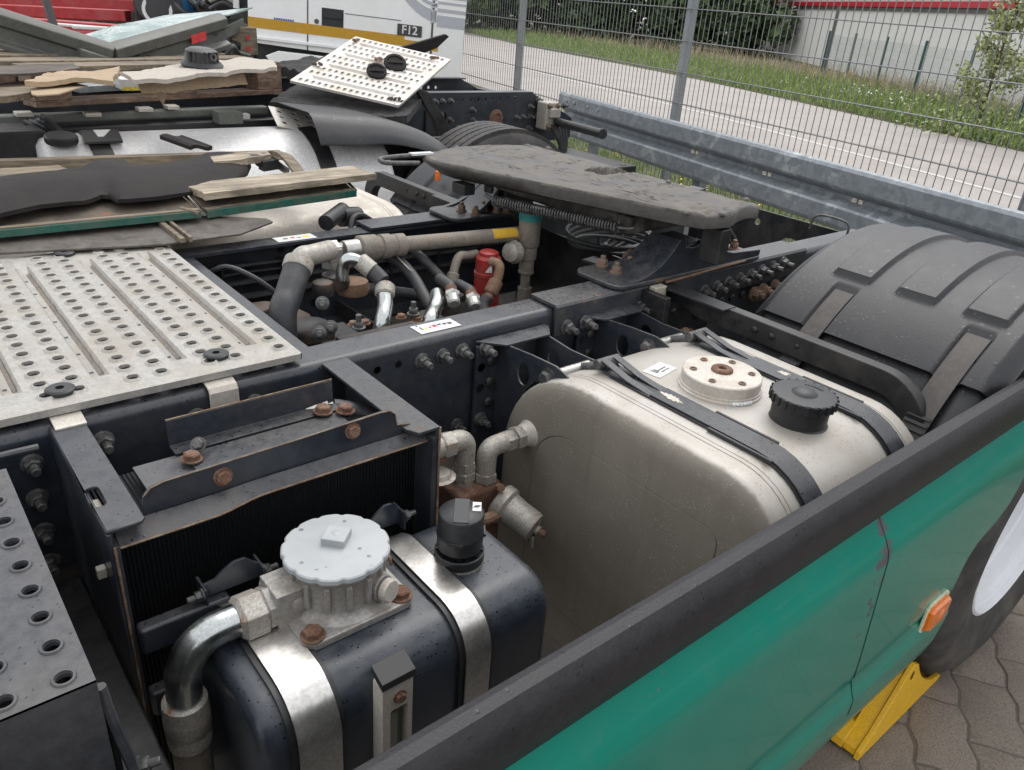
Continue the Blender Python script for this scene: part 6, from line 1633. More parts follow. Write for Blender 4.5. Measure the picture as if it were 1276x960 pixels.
g = G(); q = Vector((0.989, 2.399, 1.050)); g.tube(cr([q, q + Vector((.03, .02, .02)), q + Vector((.07, .0, -.01)), q + Vector((.1, .02, -.03))], 5), .012, 8); g.obox(q + Vector((.03, -.01, .0)), (.03, .01, 0), (0, .02, 0), (0, 0, .015)); g.obox(q + Vector((-.01, 0, .02)), (.012, 0, 0), (0, .012, 0), (0, 0, .01)); tag(build('broken_clip', g, m_black, None, .003), 'broken black plastic clip beside the rubber mat', 'clip')
# rubber mat with ragged outline
top_e = [(-60, 222), (0, 218), (60, 214), (85, 206), (116, 200), (150, 197), (163, 204), (230, 200), (225, 186), (214, 174), (232, 172), (250, 182), (275, 184), (300, 190)]
top_e = [(-60, 224), (0, 220), (70, 213), (105, 207), (118, 199), (150, 196), (165, 204), (200, 203), (232, 199), (260, 190), (290, 190), (310, 198)]
bot_e = [(-60, 275), (0, 266), (60, 256), (110, 250), (132, 242), (147, 250), (190, 246), (235, 240), (270, 230), (295, 222), (308, 215), (313, 205)]
mat_far = [(0.193, 2.403), (0.212, 2.403), (0.230, 2.404), (0.249, 2.404), (0.268, 2.405), (0.287, 2.405), (0.307, 2.407), (0.327, 2.411), (0.348, 2.416), (0.368, 2.420), (0.390, 2.424), (0.411, 2.428), (0.433, 2.433), (0.456, 2.444), (0.480, 2.457), (0.505, 2.470), (0.535, 2.511), (0.567, 2.556), (0.591, 2.561), (0.617, 2.566), (0.636, 2.552), (0.639, 2.488), (0.656, 2.467), (0.679, 2.463), (0.703, 2.460), (0.728, 2.461), (0.755, 2.470), (0.783, 2.478), (0.815, 2.498), (0.852, 2.530), (0.890, 2.564), (0.919, 2.567), (0.944, 2.559), (0.969, 2.552), (0.973, 2.496), (0.977, 2.441)]
mat_near = [(0.148, 2.061), (0.165, 2.066), (0.182, 2.071), (0.200, 2.076), (0.217, 2.081), (0.235, 2.086), (0.253, 2.092), (0.272, 2.098), (0.291, 2.105), (0.311, 2.112), (0.330, 2.119), (0.350, 2.125), (0.370, 2.128), (0.390, 2.132), (0.411, 2.135), (0.431, 2.138), (0.454, 2.153), (0.480, 2.178), (0.497, 2.169), (0.502, 2.119), (0.522, 2.116), (0.544, 2.117), (0.565, 2.118), (0.587, 2.119), (0.611, 2.124), (0.635, 2.128), (0.659, 2.133), (0.684, 2.138), (0.713, 2.156), (0.743, 2.176), (0.774, 2.196), (0.807, 2.219), (0.841, 2.244), (0.879, 2.276), (0.922, 2.323), (0.978, 2.429)]
def matf(u, v):
    i = min(int(u * 35), 34); w_ = u * 35 - i
    a = Vector((*mat_near[i], 1.045)).lerp(Vector((*mat_near[i + 1], 1.045)), w_); b = Vector((*mat_far[i], 1.06)).lerp(Vector((*mat_far[i + 1], 1.06)), w_)
    p = a.lerp(b, v); p.z += .02 * sin(pi * v) + .012 * (fbm(u * 7, v * 3) - .4); return p
g = G().slab(matf, 70, 14, (0, 0, -.010)); tag(build('rubber_mat', g, m_mat, None, ang=60), 'long dark ragged rubber mat lying on the planks at the left', 'mat')

# tab of the mat that sticks up
q = Vector((0.844, 2.644, 1.060)); g = G(); g.slab(lambda u, v: q + Vector((-.05 + .07 * u + .06 * v, .06 - .10 * v, .035 - .02 * v + .005 * sin(6 * u))), 6, 6, (0, 0, -.012)); tag(build('mat_flap', g, m_mat, None, ang=50), 'small dark rubber flap standing up from the mat', 'rubber flap')
# foam mat under the loose plate
def para(nl, nr, fl):
    nl, nr, fl = Vector(nl), Vector(nr), Vector(fl); return nl, nr - nl, fl - nl
NLp, NRp, FLp = Vector((1.665, 3.600, 1.160)), Vector((2.061, 3.300, 1.086)), Vector((2.200, 3.950, 1.333))
# loose perforated plate, same pressing as the walkway
st2 = []; x = 0
for k in ['h', 'g', 'h', 'h', 'g', 'h', 'h', 'g', 'h', 'h', 'g', 'h']:
    w = .045 if k == 'h' else .035
    st2.append((k, x, x + w)); x += w
Wd = x; Hd = .75
gpl = perf_plate(st2, 0, Hd, .045, .0437, 16, .0098, 0, .011)
eu = (FLp - NLp); ev = (NRp - NLp); Lu, Lv = eu.length, ev.length
nu_, nv_ = eu.normalized(), ev.normalized(); nn = nu_.cross(nv_).normalized()
for p in gpl.v:
    q = NLp + eu * (p.x / Wd) + ev * (p.y / Hd) + (nn if nn.z > 0 else -nn) * p.z; p.x, p.y, p.z = q
lp = tag(build('perforated_plate', gpl, m_alu_pale, None, merge=True), 'pale loose perforated plate tilted on top of the black foam', 'plate')
NNU = nn if nn.z > 0 else -nn
for fu, fv, rx in ((.62, .62, .055), (.40, .56, .048)):
    c0 = NLp + eu * fu + ev * fv + NNU * .012
    kn = Vector((NNU.x - .3, NNU.y - .5, NNU.z * 1.2)).normalized()
    g = G().lathe(c0, kn, [(rx, 0), (rx * 1.05, .006), (rx, .016), (rx * .75, .018), (rx * .7, .012), (rx * .2, .012), (rx * .18, .02), (0, .02)], 22); g.obox(c0 + kn * .014, kn.cross(Vector((0, 0, 1))).normalized() * rx * .8, kn * .004, kn.cross(kn.cross(Vector((0, 0, 1)))).normalized() * .008)
    tag(build('round_rubber_pad', g, m_mat, None), ('larger' if rx > .05 else 'smaller') + ' round black rubber pad lying on the loose perforated plate', 'rubber pad')
for fu, fv in ((.05, .93), (.32, .04), (.9, .05), (.93, .88), (.66, .44)):
    c0 = NLp + eu * fu + ev * fv + NNU * .006; g = G()
    for k in range(5): g.lathe(c0 + Vector((random.gauss(0, .012), random.gauss(0, .012), 0)), NNU + Vector((random.gauss(0, .4), random.gauss(0, .4), 0)), [(.010, 0), (.008, .008), (.003, .012)], 6)
    build('dirt_lump', g, m_brownsteel if fu < .6 else m_wood_red, lp)
def fo(u, v):
    a = Vector((1.515, 3.500, 1.077)); b = Vector((2.056, 3.220, 1.040)); c = Vector((1.798, 3.800, 1.115))
    p = a + (b - a) * u + (c - a) * v; p.z += -.03 * sin(pi * u) * (1 - v) + .012 * fbm(u * 14, v * 9) + .006 * fbm(u * 60, v * 40); return p
g = G().slab(fo, 60, 20, (0, 0, -.035)); tag(build('foam_mat', g, m_foam, None, ang=60), 'rough black foam mat under the loose perforated plate', 'mat')
g = G()
def fo2(u, v):
    a = Vector((1.896, 4.000, 1.161)); b = Vector((2.259, 4.000, 1.156)); p = a + (b - a) * u + Vector((0, .30 * v, .05 * v * u)); p.z += .03 * fbm(u * 8, v * 6) - .03 * abs(u - .5); return p
g.slab(fo2, 30, 12, (0, 0, -.05)); tag(build('dark_cloth', g, m_foam, None, ang=60), 'dark frayed cloth behind the loose plate', 'cloth')
a_, b_, c_ = Vector((1.485, 3.450, 1.071)), Vector((1.813, 3.400, 1.016)), Vector((1.467, 3.320, 1.007))
# second perforated plate, mostly hidden under the foam
gq = G(); M_ = [(u, v) for u in range(5) for v in range(3)]
e1 = (b_ - a_) ; e2 = (c_ - a_)
gq.holed([(0, 0), (1, 0), (1, 1), (0, 1)], [circ(.12 + .19 * i, .2 + .28 * j, .035, 8, .07) for i in range(5) for j in range(3)], lambda u, v: a_ + e1 * u + e2 * v, (0, 0, -.004)); tag(build('perforated_plate', gq, m_alu_pale, None), 'small perforated plate sticking out from under the foam mat', 'plate')
g = G().prism([(2.578, 4.300, 1.232), (3.021, 4.300, 1.346), (3.045, 4.300, 1.333), (2.958, 4.300, 1.267), (2.700, 4.300, 1.181)], (0, .03, 0)); tag(build('rubber_offcut', g, m_mat, None, .003), 'pointed black rubber offcut behind the loose plate', 'rubber flap')

# pallet with cardboard
pal = tag(empty('pallet', (1.161, 3.869, 1.060)), 'brown wooden pallet lying across the neighbouring truck', 'pallet')
pa0, pa1 = Vector((0.608, 3.556, 1.062)), Vector((1.757, 3.898, 1.062)); pd = (pa1 - pa0).normalized(); pb = Vector((-pd.y, pd.x, .0)); Lq = (pa1 - pa0).length
zt = .0
def pbox(s0, s1, d0, d1, z0, z1, m, name):
    g = G(); g.obox(pa0 + pd * (s0 + s1) / 2 + pb * (d0 + d1) / 2 + Vector((0, 0, (z0 + z1) / 2)), pd * (s1 - s0) / 2, pb * (d1 - d0) / 2, Vector((0, 0, (z1 - z0) / 2))); build(name, g, m, pal, .003)
for d0 in (0, .42, .80): pbox(0, Lq, d0, d0 + .10, 0, .022, m_wood_red, 'board')
for d0 in (0, .20, .42, .62, .80): pbox(0, Lq, d0, d0 + .13, .125, .147, m_wood, 'board')
for s0 in (.0, Lq * .47, Lq - .145):
    for d0 in (0, .42, .80): pbox(s0, s0 + .145, d0 + .001, d0 + .10, .0225, .1245, m_wood_red, 'block')
def cardb(pts, mat, label, h=.02, lift=0):
    P0 = [Vector(p) for p in pts]; c_ = sum(P0, Vector()) / len(P0); g = G(); P = []
    for a, b in zip(P0, P0[1:] + P0[:1]):
        k_ = max(3, int((b - a).length / .02))
        for i in range(k_):
            q = a.lerp(b, i / k_); j_ = .022 * (fbm(q.x * 30, q.y * 30, 3) - .45) + .010 * (hsh(int(q.x * 300), int(q.y * 300)) - .5); P.append(q + (q - c_).normalized() * j_)
    # flat torn sheet: wavy fan grid
    n = len(P); rings = []
    for s_ in (0.02, .35, .7, 1):
        rings.append([c_ + (p - c_) * s_ + Vector((0, 0, .028 * (fbm(p.x * 9 * s_, p.y * 9) - .4) * s_ + lift)) for p in P])
    top = rings; bot = [[p - Vector((0, 0, h)) for p in r] for r in rings[::-1]]
    g.rings(top + bot); return tag(build('cardboard_sheet', g, mat, None, ang=40), label, 'cardboard', 'torn cardboard on the pallet')
zz = 1.17
cardb([(0.479, 2.930, 1.225), (0.599, 3.192, 1.225), (0.737, 3.299, 1.225), (0.876, 3.364, 1.225), (0.755, 3.016, 1.225), (0.649, 3.036, 1.225), (0.553, 2.971, 1.225)], m_card, 'crumpled brown cardboard at the left end of the pallet', .015)
cardb([(0.816, 3.141, 1.232), (1.023, 3.367, 1.232), (1.252, 3.574, 1.232), (1.528, 3.824, 1.232), (1.629, 3.699, 1.232), (1.523, 3.421, 1.232), (1.324, 3.284, 1.232), (1.140, 3.161, 1.232), (0.922, 3.004, 1.232), (0.822, 2.979, 1.232)], m_card_w, 'pale torn cardboard spread along the top of the pallet', .014)
cardb([(0.929, 3.262, 1.200), (1.018, 3.314, 1.200), (1.062, 3.445, 1.140), (1.029, 3.410, 1.090), (0.984, 3.307, 1.140)], m_card, 'hanging strip of torn cardboard at the middle of the pallet', .01)
g = G(); q = Vector((0.845, 3.468, 1.150)); g.obox(q, (.13, .06, 0), (-.01, .04, 0), (0, 0, .012)); tag(build('metal_profile', g, m_galv, None, .003), 'short grey metal profile lying in the pallet gap', 'profile')
g = G(); q = Vector((0.942, 3.397, 1.170)); g.obox(q, (.075, .0, 0), (0, .05, 0), (0, 0, .02)); sk = tag(build('white_box', g, m_white, None, .003), 'small white box with a yellow strip under the cardboard', 'box')
g = G().obox(q + Vector((0, -.052, -.014)), (.074, 0, 0), (0, .001, 0), (0, 0, .006)); build('yellow_strip', g, m_yelink, sk)
# more scrap lying about
def scrap(pts, th, mat, name, label, cat):
    P0 = [Vector(p) for p in pts]; P = []
    for a, b in zip(P0, P0[1:] + P0[:1]):
        k_ = max(2, int((b - a).length / .035))
        for i in range(k_):
            q = a.lerp(b, i / k_); P.append(q + (b - a).normalized().cross(Vector((0, 0, 1))) * (.014 * (hsh(int(q.x * 211), int(q.y * 173)) - .5)) + Vector((0, 0, .006 * fbm(q.x * 12, q.y * 12))))
    g = G(); g.prism(P, (0, 0, -th)); tag(build(name, g, mat, None, ang=40), label, cat)
scrap([(0.744, 2.117, 1.012), (0.882, 2.111, 1.012), (1.136, 2.140, 1.012), (1.182, 2.191, 1.012), (0.963, 2.183, 1.012), (0.774, 2.184, 1.012)], .006, m_brownsteel, 'rusty_strip', 'narrow brown strip lying inside the green edged tray', 'strip')
scrap([(0.276, 2.676, 1.020), (0.495, 2.699, 1.020), (0.506, 2.623, 1.020), (0.457, 2.570, 1.020), (0.256, 2.533, 1.020)], .01, m_wood, 'split_board', 'split grey board end left of the rubber mat', 'board')
scrap([(0.851, 2.424, 1.075), (1.057, 2.472, 1.075), (1.027, 2.398, 1.075), (0.917, 2.353, 1.075), (0.826, 2.344, 1.075)], .02, m_wood_pale, 'wood_offcut', 'pale wooden offcut behind the right end of the rubber mat', 'offcut')
scrap([(0.495, 2.980, 1.200), (0.658, 3.142, 1.200), (0.687, 3.056, 1.200), (0.560, 2.864, 1.200), (0.488, 2.832, 1.200)], .004, m_card, 'cardboard_scrap', 'small brown cardboard scrap hanging at the left pallet block', 'cardboard')
scrap([(0.364, 3.228, 1.180), (0.550, 3.357, 1.180), (0.561, 3.140, 1.180), (0.460, 2.989, 1.180), (0.323, 2.929, 1.180)], .02, m_wood, 'board_stack', 'short weathered board left of the pallet', 'board')
scrap([(0.359, 3.135, 1.220), (0.558, 3.235, 1.220), (0.746, 3.399, 1.220), (0.763, 3.565, 1.220), (0.398, 3.414, 1.220)], .008, m_brownsteel, 'dark_sheet', 'dark brown sheet under the windscreen frame', 'sheet')
for k, (pp, qq, r_) in enumerate((((1.723, 4.700, 1.177), (1.922, 4.800, 1.206), .022), ((1.726, 4.750, 1.197), (1.862, 4.850, 1.260), .028), ((1.723, 4.600, 1.153), (1.934, 4.700, 1.156), .018))):
    pp, qq = Vector(pp), Vector(qq); g = G(); g.tube(cr([pp, pp.lerp(qq, .4) + Vector((0, 0, .06)), pp.lerp(qq, .7) + Vector((0, .05, .02)), qq], 5), r_, 9); tag(build('wiring_loom', g, m_black, None, ang=50), ['short black wiring loom beside the grey box', 'thick black wiring loom above the grey box', 'thin black wiring loom in front of the grey box'][k], 'cable')
def lip(u, v):
    a = Vector((0.848, 3.090, 1.222)); b = Vector((1.365, 3.410, 1.222)); p = a.lerp(b, u); d = .055 * (.7 + .5 * fbm(u * 9, 1.7, 3)); return p + Vector((.012 * v, -.014 * v, -d * v))
g = G().slab(lip, 40, 4, (.001, -.002, -.001)); tag(build('cardboard_lip', g, m_card, None, ang=50), 'folded brown cardboard lip hanging over the pallet front', 'cardboard')
# round rubber cup on the pallet
q = Vector((1.191, 3.385, 1.235)); g = G().lathe(q, (0, -.1, 1), [(.078, 0), (.082, .008), (.075, .016), (.066, .024), (.060, .060), (.045, .068), (.0, .069)], 28); cup = tag(build('rubber_buffer', g, m_black, None, ang=40), 'round black rubber buffer standing on the pallet', 'buffer')
g = G().lathe(q + Vector((.024, -.060, .04)), (.3, -1, .1), [(.014, 0), (.016, .006), (.008, .006), (.007, .0)], 12); build('bolt', g, m_bolt, cup)
for k in range(7):
    a = -2.6 + k * .3; g = G().obox(q + Vector((.066 * cos(a), .066 * sin(a), .038)), (.004 * cos(a), .004 * sin(a), 0), (-.006 * sin(a), .006 * cos(a), 0), (0, 0, .02)); build('fin', g, m_black, cup)

# ------------------------------------------------------------------ cab windscreen frame with crazed glass
m_frame = weathered('grey_green_frame', (0.078, 0.080, 0.070), .45, 0, (0.18, 0.17, 0.15), .3, 7, .1, bump=.1)
t = NT('crazed_glass'); v = t.vor(45, 'DISTANCE_TO_EDGE'); cr_ = t.ramp(v.outputs['Distance'], .02, .09, 1, 0)
c = t.mix(cr_, (0.20, 0.30, 0.26), (0.62, 0.70, 0.66)); c = t.mix(t.ramp(t.noise(6, 5), .42, .62), c, (0.10, 0.20, 0.165))
m_crazed = t.out(c, .18, None, t.bump(cr_, .3, .002), Transmission_Weight=.25)
ws = tag(empty('windscreen_frame', (1.084, 4.300, 1.132)), 'grey cab windscreen frame with crazed green glass lying on the pallet', 'windscreen')
WSa, WSb, WSc = Vector((0.530, 4.200, 1.345)), Vector((0.998, 4.000, 1.206)), Vector((1.676, 4.400, 1.335))
def profbar(a, b, upv, h, d, name, parts):
    dr = (b - a).normalized(); up_ = Vector(upv); sd = dr.cross(up_).normalized(); up_ = sd.cross(dr)
    pf = [(0, 0), (d * .5, .0), (d * .5, h * .15), (d * .2, h * .22), (d * .15, h * .55), (d * .35, h * .62), (d * .35, h * .9), (0, h), (-d * .3, h), (-d * .3, 0)]
    g = G(); g.prism([a + sd * -x + up_ * z for x, z in pf], b - a); return build(name, g, m_frame, ws, .004, 2)
profbar(WSb + Vector((.0, .0, -.09)), WSa + Vector((0, 0, -.09)), (0, -.15, 1), .15, .09, 'pillar', 0)
profbar(WSc + Vector((0, 0, -.10)), WSb + Vector((.02, 0, -.10)), (0, -.15, 1), .16, .09, 'sill', 0)
g = G(); g.obox(WSb + Vector((-.02, -.02, -.05)), (.10, -.0, -.03), (0, .04, 0), (0, 0, .06)); build('corner', g, m_frame, ws, .01, 2)
dS = (WSc - WSb)
q = WSb + dS * .72 + Vector((.0, -.055, -.015)); g = G().obox(q, dS.normalized() * .055, (0, .003, 0), (0, 0, .020)); build('red_sticker', g, m_redink, ws)
for f_, z_, r_ in ((.22, -.01, .012), (.22, -.05, .012), (.33, .0, .012), (.27, -.03, .016), (.88, -.01, .012)):
    q = WSb + dS * f_ + Vector((0, -.054, z_ - .01)); g = G().lathe(q, (0, -1, 0), [(r_, 0), (r_, .004), (r_ * .6, .004)], 12); build('hole_plug', g, m_black, ws)
gl_c = [WSb + Vector((.02, .05, .02)), WSc + Vector((.0, .03, .03)), (2.093, 5.000, 1.398), (1.605, 5.100, 1.326), (1.035, 4.800, 1.195), (0.795, 4.600, 1.180), (0.702, 4.300, 1.152), (0.757, 4.100, 1.146), (0.902, 4.100, 1.161)]
P = [Vector(p) for p in gl_c]
g = G(); cg = sum(P, Vector()) / len(P); n = len(P)
dense = []
for a, b in zip(P, P[1:] + P[:1]):
    for k in range(6): dense.append(a + (b - a) * k / 6)
R_ = [[cg + (p - cg) * s_ + Vector((0, 0, .06 * (1 - s_) + .02 * fbm(p.x * 5 * s_, p.y * 5))) for p in dense] for s_ in (.02, .3, .6, .85, 1)]
g.rings(R_ + [[p - Vector((0, 0, .007)) for p in r] for r in R_[::-1]]); build('glass', g, m_crazed, ws, ang=50)
g = G(); q0, q1 = Vector((1.587, 4.500, 1.247)), Vector((1.972, 4.900, 1.321)); g.bar(q0, q1, .05, .07); g.bar(q1, q1 + Vector((.03, .0, -.25)), .06, .06); build('side_post', g, m_frame, ws, .008)
g = G(); q0 = Vector((1.043, 4.150, 1.123)); g.slab(lambda u, v: q0 + Vector((-.42 + 1.1 * u, .4 * v, -.06 + .10 * abs(u - .38) * 1.2 + .02 * v)), 12, 3, (0, 0, -.012)); build('under_panel', g, m_frame, ws)
g = G(); q = Vector((0.905, 4.050, 1.153)); g.prism([q + Vector((-.10, 0, .04)), q + Vector((.05, 0, .04)), q + Vector((.12, 0, -.06)), q + Vector((.02, 0, -.07))], (0, .05, 0)); build('bracket', g, m_frame, ws, .004)
g = G(); q = Vector((0.682, 4.150, 1.101)); g.slab(lambda u, v: q + Vector((-.55 + 1.0 * u, .35 * v, -.02 + .05 * sin(2.6 * u) + .03 * v)), 14, 5, (0, 0, -.012)); tag(build('dark_green_panel', g, weathered('dark_green_panel', (0.045, 0.052, 0.040), .6, 0, DUST, .4, 8, .2), None, ang=50), 'dull dark green panel under the left end of the windscreen frame', 'panel')
g = G(); q = Vector((0.773, 4.600, 1.151)); g.slab(lambda u, v: q + Vector((-.7 + 1.0 * u, .4 * v, -.04 + .03 * fbm(u * 6, v * 4))), 14, 6, (0, 0, -.03)); tag(build('grey_sacking', g, m_greysheet, None, ang=50), 'grey crumpled sheeting left of the broken glass', 'sheet')
g = G(); q = Vector((1.956, 4.900, 1.234)); g.obox(q, (.075, -.01, 0), (0, .08, 0), (0, 0, .075)); cbx = tag(build('valve_box', g, m_wood, None, .006), 'grey box with small red marks beside the white cab', 'box')
for k in range(3):
    g = G().obox(q + Vector((.02 + .03 * (k % 2), -.083, .02 - .03 * k)), (.012, 0, .004), (0, .0015, 0), (0, 0, .012)); build('red_mark', g, m_redink, cbx)

# ------------------------------------------------------------------ white cab
m_cabw = weathered('white_cab_paint', (0.80, 0.80, 0.785), .3, 0, (0.6, 0.57, 0.52), .2, 2.5, .02, grain=0, Coat_Weight=.5)
m_cabg = weathered('grey_cab_stripe', (0.40, 0.41, 0.44), .35, var=.03, grain=0); m_caby = weathered('ochre_stripe', (0.55, 0.30, 0.015), .4, 0, (0.35, 0.22, 0.05), .2, 5, .05)
cab = tag(empty('truck_cab', (4.146, 7.346, 0.660)), 'white truck cab with an ochre stripe and F12 badge', 'truck')
CA, CB = Vector((3.227, 7.840, 1.195)), Vector((4.898, 6.680, 1.107))
cdv = CB - CA; CL = cdv.length; cdv.normalize()
cn = Vector((cdv.y, -cdv.x, 0)).normalized(); cn = cn if cn.dot(Vector((-1, -1, 0))) > 0 else -cn       # towards the lot
cup = cdv.cross(cn); cup = cup if cup.z > 0 else -cup
CZ = CA.z
def cp(s, z, o=0): return CA + cdv * s + cup * (z - CZ) + cn * o
def cquad(s0, s1, z0, z1, o, m, name, th=.006, bev=.0):
    g = G(); g.prism([cp(s0, z0, o), cp(s1, z0, o), cp(s1, z1, o), cp(s0, z1, o)], -cn * th); return build(name, g, m, cab, bev)
zs = CZ
g = G(); g.prism([cp(0, zs - .13, 0), cp(.06, zs - .18, 0), cp(1.0, zs - .20, 0), cp(CL - .32, zs - .20, 0), cp(CL - .32, zs - .50, 0), cp(CL, zs - .50, 0), cp(CL, 2.9, 0), cp(0, 2.9, 0)], -cn * 2.2); build('body', g, m_cabw, cab, .01, 2)
cquad(.0, CL * .72, zs - .045, zs + .045, .004, m_caby, 'ochre_stripe', .003)
cquad(CL * .72, CL * .88, zs - .06, zs + .01, .0042, m_caby, 'ochre_stripe', .003)
cquad(.0, CL * .8, zs - .145, zs - .115, .03, m_cabw, 'sill_trim', .03, .006)
dl = CL * .268
cquad(dl, dl + .012, zs - .19, 2.6, .003, m_fgrey, 'door_gap', .002); cquad(CL - .32, CL - .30, zs - .45, 2.6, .003, m_fgrey, 'door_gap', .002)
hdl = cquad(CL * .335, CL * .435, zs + .045, zs + .20, .004, m_black, 'door_handle', .004, .003)
cquad(CL * .345, CL * .427, zs + .115, zs + .165, .018, m_black, 'handle_grip', .012, .004)
g = G().lathe(cp(CL * .312, zs + .075, .004), cn, [(.022, 0), (.022, .004), (.012, .005), (.011, .002)], 16); build('door_lock', g, m_bolt, cab)
cquad(CL * .44, CL * .70, zs + .17, zs + .176, .004, m_fgrey, 'body_crease', .003)
# sweeping grey stripes near the cab front
def sweep(z0, w, m):
    g = G(); pts = [];
    P_ = [cp(CL * .56 + .62 * t, zs + .75 - .55 * sin(t * pi / 2) + z0, .004) for t in [i / 14 for i in range(15)]] + [cp(CL - .33, zs + .20 + z0 - .02, .004)]
    Q_ = [p + Vector((0, 0, w)) for p in P_]
    g.rings([[a, b, b - cn * .003, a - cn * .003] for a, b in zip(P_, Q_)]); build('grey_stripe', g, m, cab)
sweep(.0, .10, m_cabg); sweep(.13, .03, m_cabg); sweep(.19, .02, m_cabg); sweep(.24, .02, m_cabg)
for z_, h_ in ((.16, .10), (.29, .03), (.36, .02), (.41, .02)): cquad(CL - .27, CL, zs + z_, zs + z_ + h_, .004, m_cabg, 'grey_stripe', .003)
bd = cquad(CL * .685, CL * .80, zs + .045, zs + .145, .010, m_ink, 'badge', .006, .004); bd['label'] = 'black badge reading F12'
def text(s, loc, xd, up_, size, mat, parent, name):
    cu = bpy.data.curves.new(name, 'FONT'); cu.body = s; cu.size = size; cu.extrude = .002; cu.align_x = 'CENTER'; cu.align_y = 'CENTER'; cu.offset = size * .02
    o = bpy.data.objects.new('tmp_text', cu); COL.objects.link(o); bpy.context.view_layer.update()
    me = bpy.data.meshes.new_from_object(o.evaluated_get(bpy.context.evaluated_depsgraph_get())); COL.objects.unlink(o); bpy.data.objects.remove(o)
    me.materials.clear(); me.materials.append(mat); ob = bpy.data.objects.new(name, me)
    xd = Vector(xd).normalized(); up_ = Vector(up_).normalized(); zd = xd.cross(up_)
    Mx = Matrix((xd, up_, zd)).transposed()
    for v_ in me.vertices: v_.co = Mx @ v_.co
    return link(ob, parent, loc)
text('F12', cp(CL * .7425, zs + .095, .0125), cdv, cup, .105, m_white, cab, 'badge_lettering')
m_blueink = weathered('blue_print', (0.05, 0.13, 0.45), .5)
for k in range(9): cquad(CL * .118 + .021 * k, CL * .118 + .021 * k + .015, zs + .045, zs + .062, .0055, m_blueink, 'blue_lettering', .002)
g = G(); g.prism([cp(.28, zs - .225, .03), cp(.16, zs - .28, .03), cp(.22, zs - .36, .03), cp(.5, zs - .44, .03), cp(1.75, zs - .46, .03), cp(1.75, zs - .225, .03)], -cn * .05); build('step_panel', g, m_cabw, cab, .008)
g = G(); g.prism([cp(-.3, zs - .80, -.15), cp(1.9, zs - .80, -.15), cp(1.9, zs - .20, -.15), cp(-.3, zs - .20, -.15)], -cn * .4); build('dark_chassis', g, m_blackmetal, cab)
g = G(); g.obox(cp(-.10, zs + .5, -.5), cdv * .10, cn * .4, (0, 0, .9)); build('cab_rear_fittings', g, m_blackmetal, cab, .02)
for k in range(5):
    g = G(); q = cp(-.12, zs + .08 + .05 * k, -.1); g.tube(cr([q, q - cdv * .12 + Vector((0, 0, .05)), q - cdv * .25 + Vector((0, 0, -.02 + .02 * k))], 5), .02, 8); build('coil_hose', g, m_zinc_dirty if k % 2 else m_hose, cab)
cquad(-.13, -.08, zs + .1, zs + .5, .0, m_white, 'white_strip', .03)

# ------------------------------------------------------------------ red implement and junk in the back row
m_redp = weathered('red_machine_paint', (0.42, 0.018, 0.022), .4, 0, (0.45, 0.20, 0.18), .25, 6, .12)
red_i = tag(empty('red_implement', (2.456, 9.946, 0.761)), 'red farm implement of long red beams at the upper left', 'machine')
def rbar(p, q, w, h, m=m_redp, name='beam'):
    g = G(); g.bar(Vector(p), Vector(q), w, h); build(name, g, m, red_i, .012, 2)
rbar((1.200, 10.728, 0.942), (3.027, 9.417, 0.949), .22, .13); rbar((1.317, 11.562, 1.009), (2.900, 10.498, 1.065), .2, .12); rbar((1.105, 10.142, 0.829), (2.588, 9.474, 0.899), .20, .12); rbar((1.893, 9.451, 0.835), (2.645, 9.126, 0.898), .22, .10)
rbar((1.558, 12.127, 1.060), (3.240, 11.003, 1.157), .2, .14); rbar((1.134, 9.473, 0.755), (1.732, 9.088, 0.747), .24, .14)
rbar((1.923, 9.821, 0.986), (2.959, 9.200, 0.979), .10, .03, m_white, 'white_ledge'); rbar((2.027, 9.290, 0.998), (2.420, 9.097, 1.005), .06, .035, m_white, 'white_ledge')
rbar((2.161, 8.825, 0.923), (2.280, 8.728, 0.934), .10, .10, m_white, 'white_cap')
for k in range(7): rbar((2.591, 9.227, 0.979) if k == 0 else Vector((2.591, 9.227, 0.979)) + Vector((.10 * k, -.02 * k, -.004 * k)), Vector((2.591, 9.227, 0.979)) + Vector((.10 * k + .05, -.02 * k + .07, .04)), .05, .03, m_white, 'white_rung')
rbar((1.862, 9.464, 1.265), (1.866, 9.245, 0.937), .06, .10, m_black, 'black_strap')
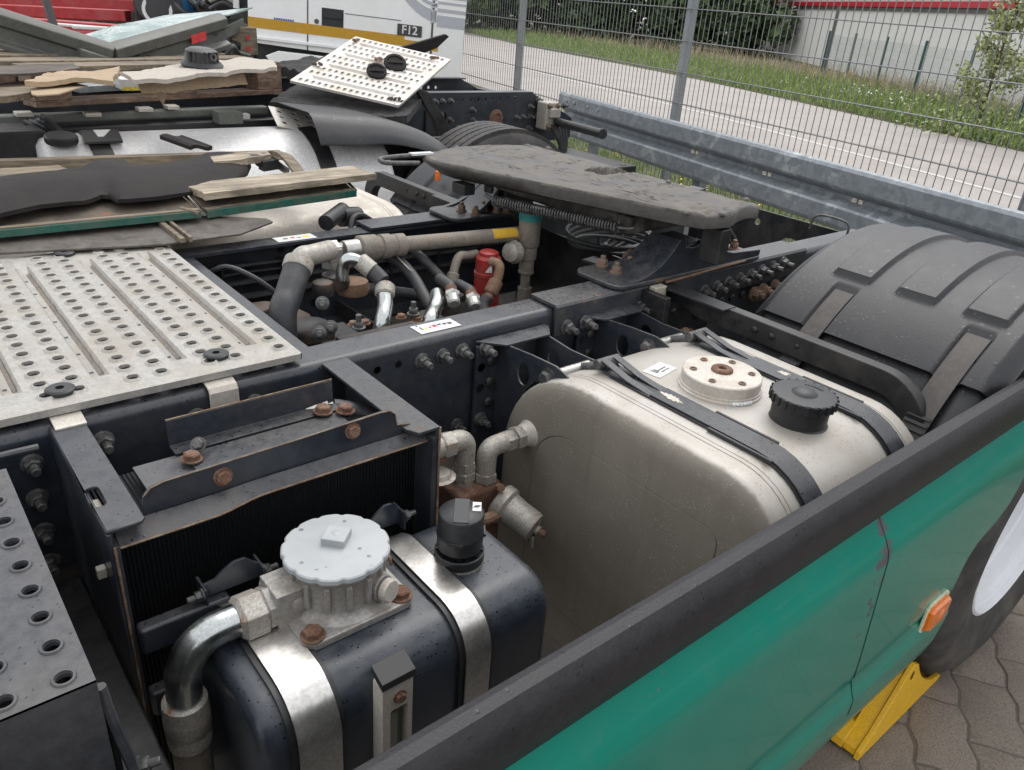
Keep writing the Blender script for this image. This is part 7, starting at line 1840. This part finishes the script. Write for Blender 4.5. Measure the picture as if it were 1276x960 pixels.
g = G(); q0, q1 = Vector((1.221, 9.129, 0.802)), Vector((1.634, 8.905, 0.790)); g.cyl(q0, q1, .10, n=20); build('red_tube', g, m_redp, red_i, .01)
for k in range(10):
    q = Vector((3.106, 11.867, 1.160)) + Vector((.22 * k - .3, -.05 * k, .08 * sin(k * 2.3))); g = G().tube(cr([q + Vector((0, 0, -.5)), q + Vector((.1, 0, .1)), q + Vector((.25, .1, .6))], 4), .035, 7)
    o = build('hydraulic_hose', g, m_hose if k % 3 else m_wood, red_i)
g = G(); q = Vector((3.080, 12.572, 1.065)); g.obox(q, (1.6, -.4, 0), (.1, .4, 0), (0, 0, .5)); tag(build('scrap_crate', g, m_brownsteel, None, .03), 'brown rusty scrap crate behind the red implement', 'crate')
jk = tag(empty('axle_assembly', (3.285, 9.612, 1.137)), 'black axle assembly with hoses left of the white cab', 'axle')
g = G(); q = Vector((3.030, 9.851, 1.159)); g.lathe(q, (-.3, -1, .3), [(.12, .0), (.155, .0), (.155, .05), (.12, .05)], 24, cap=False); build('hub_ring', g, m_white, jk)
g = G().lathe(q + Vector((.05, .1, .06)), (-.3, -1, .3), [(.20, 0), (.24, .03), (.24, .12), (.12, .14)], 24); build('drum', g, m_black, jk)
for k in range(16):
    q = Vector((3.188, 9.844, 1.135)) + Vector((.10 * k * .9, -.03 * k, random.uniform(-.1, .2))); g = G().tube(cr([q, q + Vector((random.uniform(-.1, .2), -.1, random.uniform(-.2, .3))), q + Vector((random.uniform(.1, .4), -.05, random.uniform(-.25, .2)))], 5), random.choice([.02, .03, .035]), 7)
    build('hose', g, random.choice([m_hose, m_hose, m_black, m_bolt]), jk)
g = G(); q = Vector((3.337, 9.917, 1.220)); g.lathe(q, (0, 0, 1), [(.10, -.2), (.11, -.1), (.11, .15), (.06, .2)], 20); build('blue_can', g, weathered('blue_paint', (0.03, 0.16, 0.36), .45), jk)
g = G(); q = Vector((3.695, 10.166, 1.174)); g.obox(q, (.75, -.2, 0), (.1, .3, 0), (0, 0, .45)); build('dark_block', g, m_blackmetal, jk, .03)
